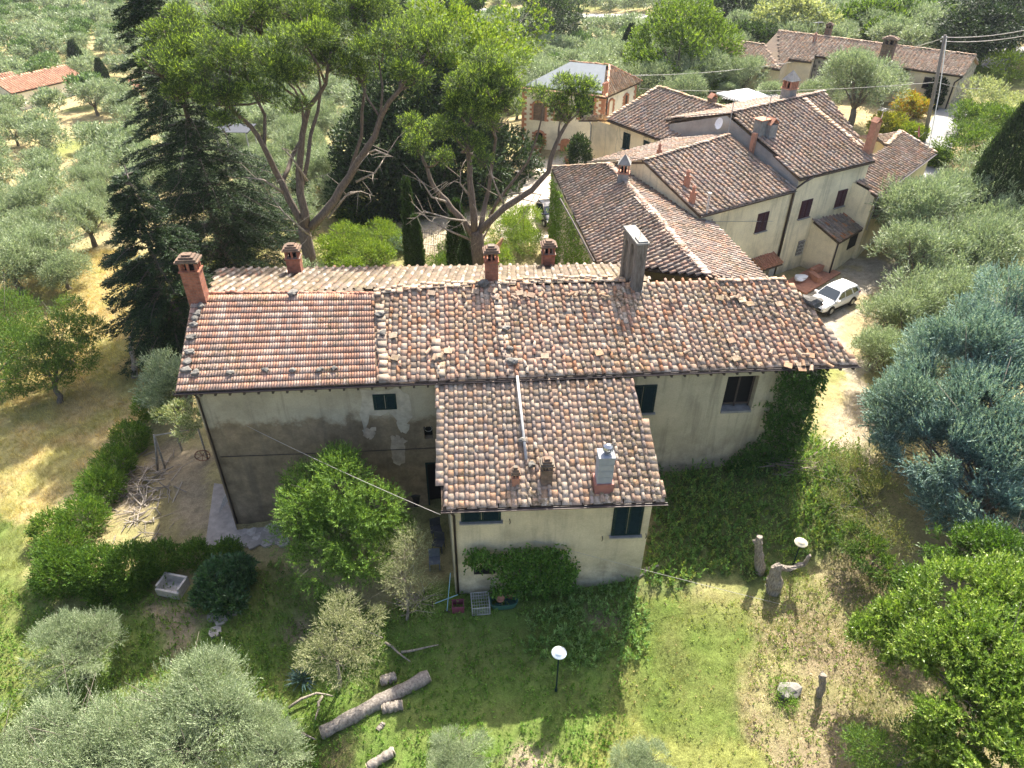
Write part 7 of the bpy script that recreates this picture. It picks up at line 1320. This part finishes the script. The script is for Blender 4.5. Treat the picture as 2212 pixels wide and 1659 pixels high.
cable('overhead_cable',(b+t)/2+[0,0,.8],PD(1366,186,79),.5,.026,'thin cable from the middle of the pole towards the white house'); cable('overhead_cable',(b+t)/2+[.1,0,.8],PD(2110,170,76),.2,.026,'thin cable from the pole to the olives at its right')
cable('overhead_cable',b0+[0,0,-.4],PD(1910,450,56),.15,.022,'pale cable crossing in front of the maroon shutters to the olives')
cable('overhead_cable',FW.at(*FW.uz(535,931),.02),a0+[-.05,-.1,-.15],.12,.010,'thin cable sloping from the left wall to the annex corner'); cable('overhead_cable',AF.at(*AF.uz(1160,1166),.03),G(1716,1297),.05,.009,'thin cable stretched from the annex wall over the lawn to the right')
# aerials and dishes
def yagi(p,h,az,label,nel=7,L=1.3):
    o=empty('tv_aerial',p,label,'aerial'); mb=MB(); mb.tube([(0,0,-.4),(0,0,h)],.03,5); a=mb.build('mast',M_gpipe); a.parent=o; mb=MB(); d=np.array([math.cos(az),math.sin(az),0]); s_=np.array([-d[1],d[0],0]); c_=np.array([0,0,h-.1]); mb.tube([c_-d*L/2,c_+d*L/2],.024,4)
    for i in range(nel): q=c_+d*(i/(nel-1)-.5)*L; mb.tube([q-s_*.32,q+s_*.32],.016,4)
    a=mb.build('array',M_gpipe); a.parent=o; return o
yagi(px(*Z5(440,540),cpl)+[0,0,.8],1.9,.5,'television aerial above the pair of cement chimneys'); yagi(Wall(kg,k0).at(.6,9.6,.2),2.2,2.6,'television aerial at the left end of the grey gable',9,1.6); yagi(px(*Z5(1470,690),cpl)+[0,0,2.3],.8,.8,'small aerial on the tall slender chimney',4,.8)
yagi(P(*Z3(820,215),8.6),2.0,.4,'aerial rising above the barn roof'); yagi(hp[2]+[-.2,-.4,-.6],1.4,.3,'aerial beside the right corner of the white house',6,1.6)
def dish(p,n_,r,mat,label):
    o=empty('satellite_dish',p,label,'satellite dish'); n_=unit(np.array(n_,float)); a=unit(np.cross([0,0,1.],n_)); b_=np.cross(n_,a); mb=MB(); ring=lambda q,d_: [n_*d_+(a*math.cos(t)+b_*math.sin(t))*q for t in np.linspace(0,2*PI,17)[:-1]]
    r0,r1,r2=ring(r*.05,-.16*r),ring(r*.6,-.1*r),ring(r,0)
    for A,B in ((r0,r1),(r1,r2)):
        for i in range(16): mb.face([A[i],A[(i+1)%16],B[(i+1)%16],B[i]])
    q=mb.build('reflector',mat); q.parent=o; mb=MB(); mb.tube([b_*-r,n_*r*.9-b_*r*.3],.02,4); mb.tube([n_*-.1,n_*-.35],.03,5); q=mb.build('arm',M_gpipe); q.parent=o; return o
gw=Wall(kg,k0); u,z=gw.uz(*Z5(60,440)); dish(gw.at(u,z,.5),gw.n+[-.4,0,.4],.42,M_white,'white satellite dish on the grey gable wall')
dish(P(*Z3(1503,790),5.6),(.8,-.5,.3),.55,plain('red_dish',(.35,.10,.08),.6,.15,5),'dark red satellite dish behind the low house at the road')
# white cloth bundle on the patio wall, small extras
q=G(1722,598); tag(stone(q+[0,0,.45],.5,rs(31),.35,'covered_table',M_white),'white plastic sheet bundled over something by the patio','cover')
# ================================================================== AIR
def haze(dens):
    mb=MB(); mb.box((0,260,35),(900,760,110)); m,n=newmat('air'); o=N(n,'ShaderNodeOutputMaterial'); v=N(n,'ShaderNodeVolumePrincipled'); v.inputs['Color'].default_value=(.86,.92,1,1); v.inputs['Density'].default_value=dens; v.inputs['Anisotropy'].default_value=.3
    n.links.new(v.outputs[0],o.inputs['Volume']); tag(mb.build('haze',m),'thin summer haze over the valley','haze',None,'stuff')
haze(.00012)
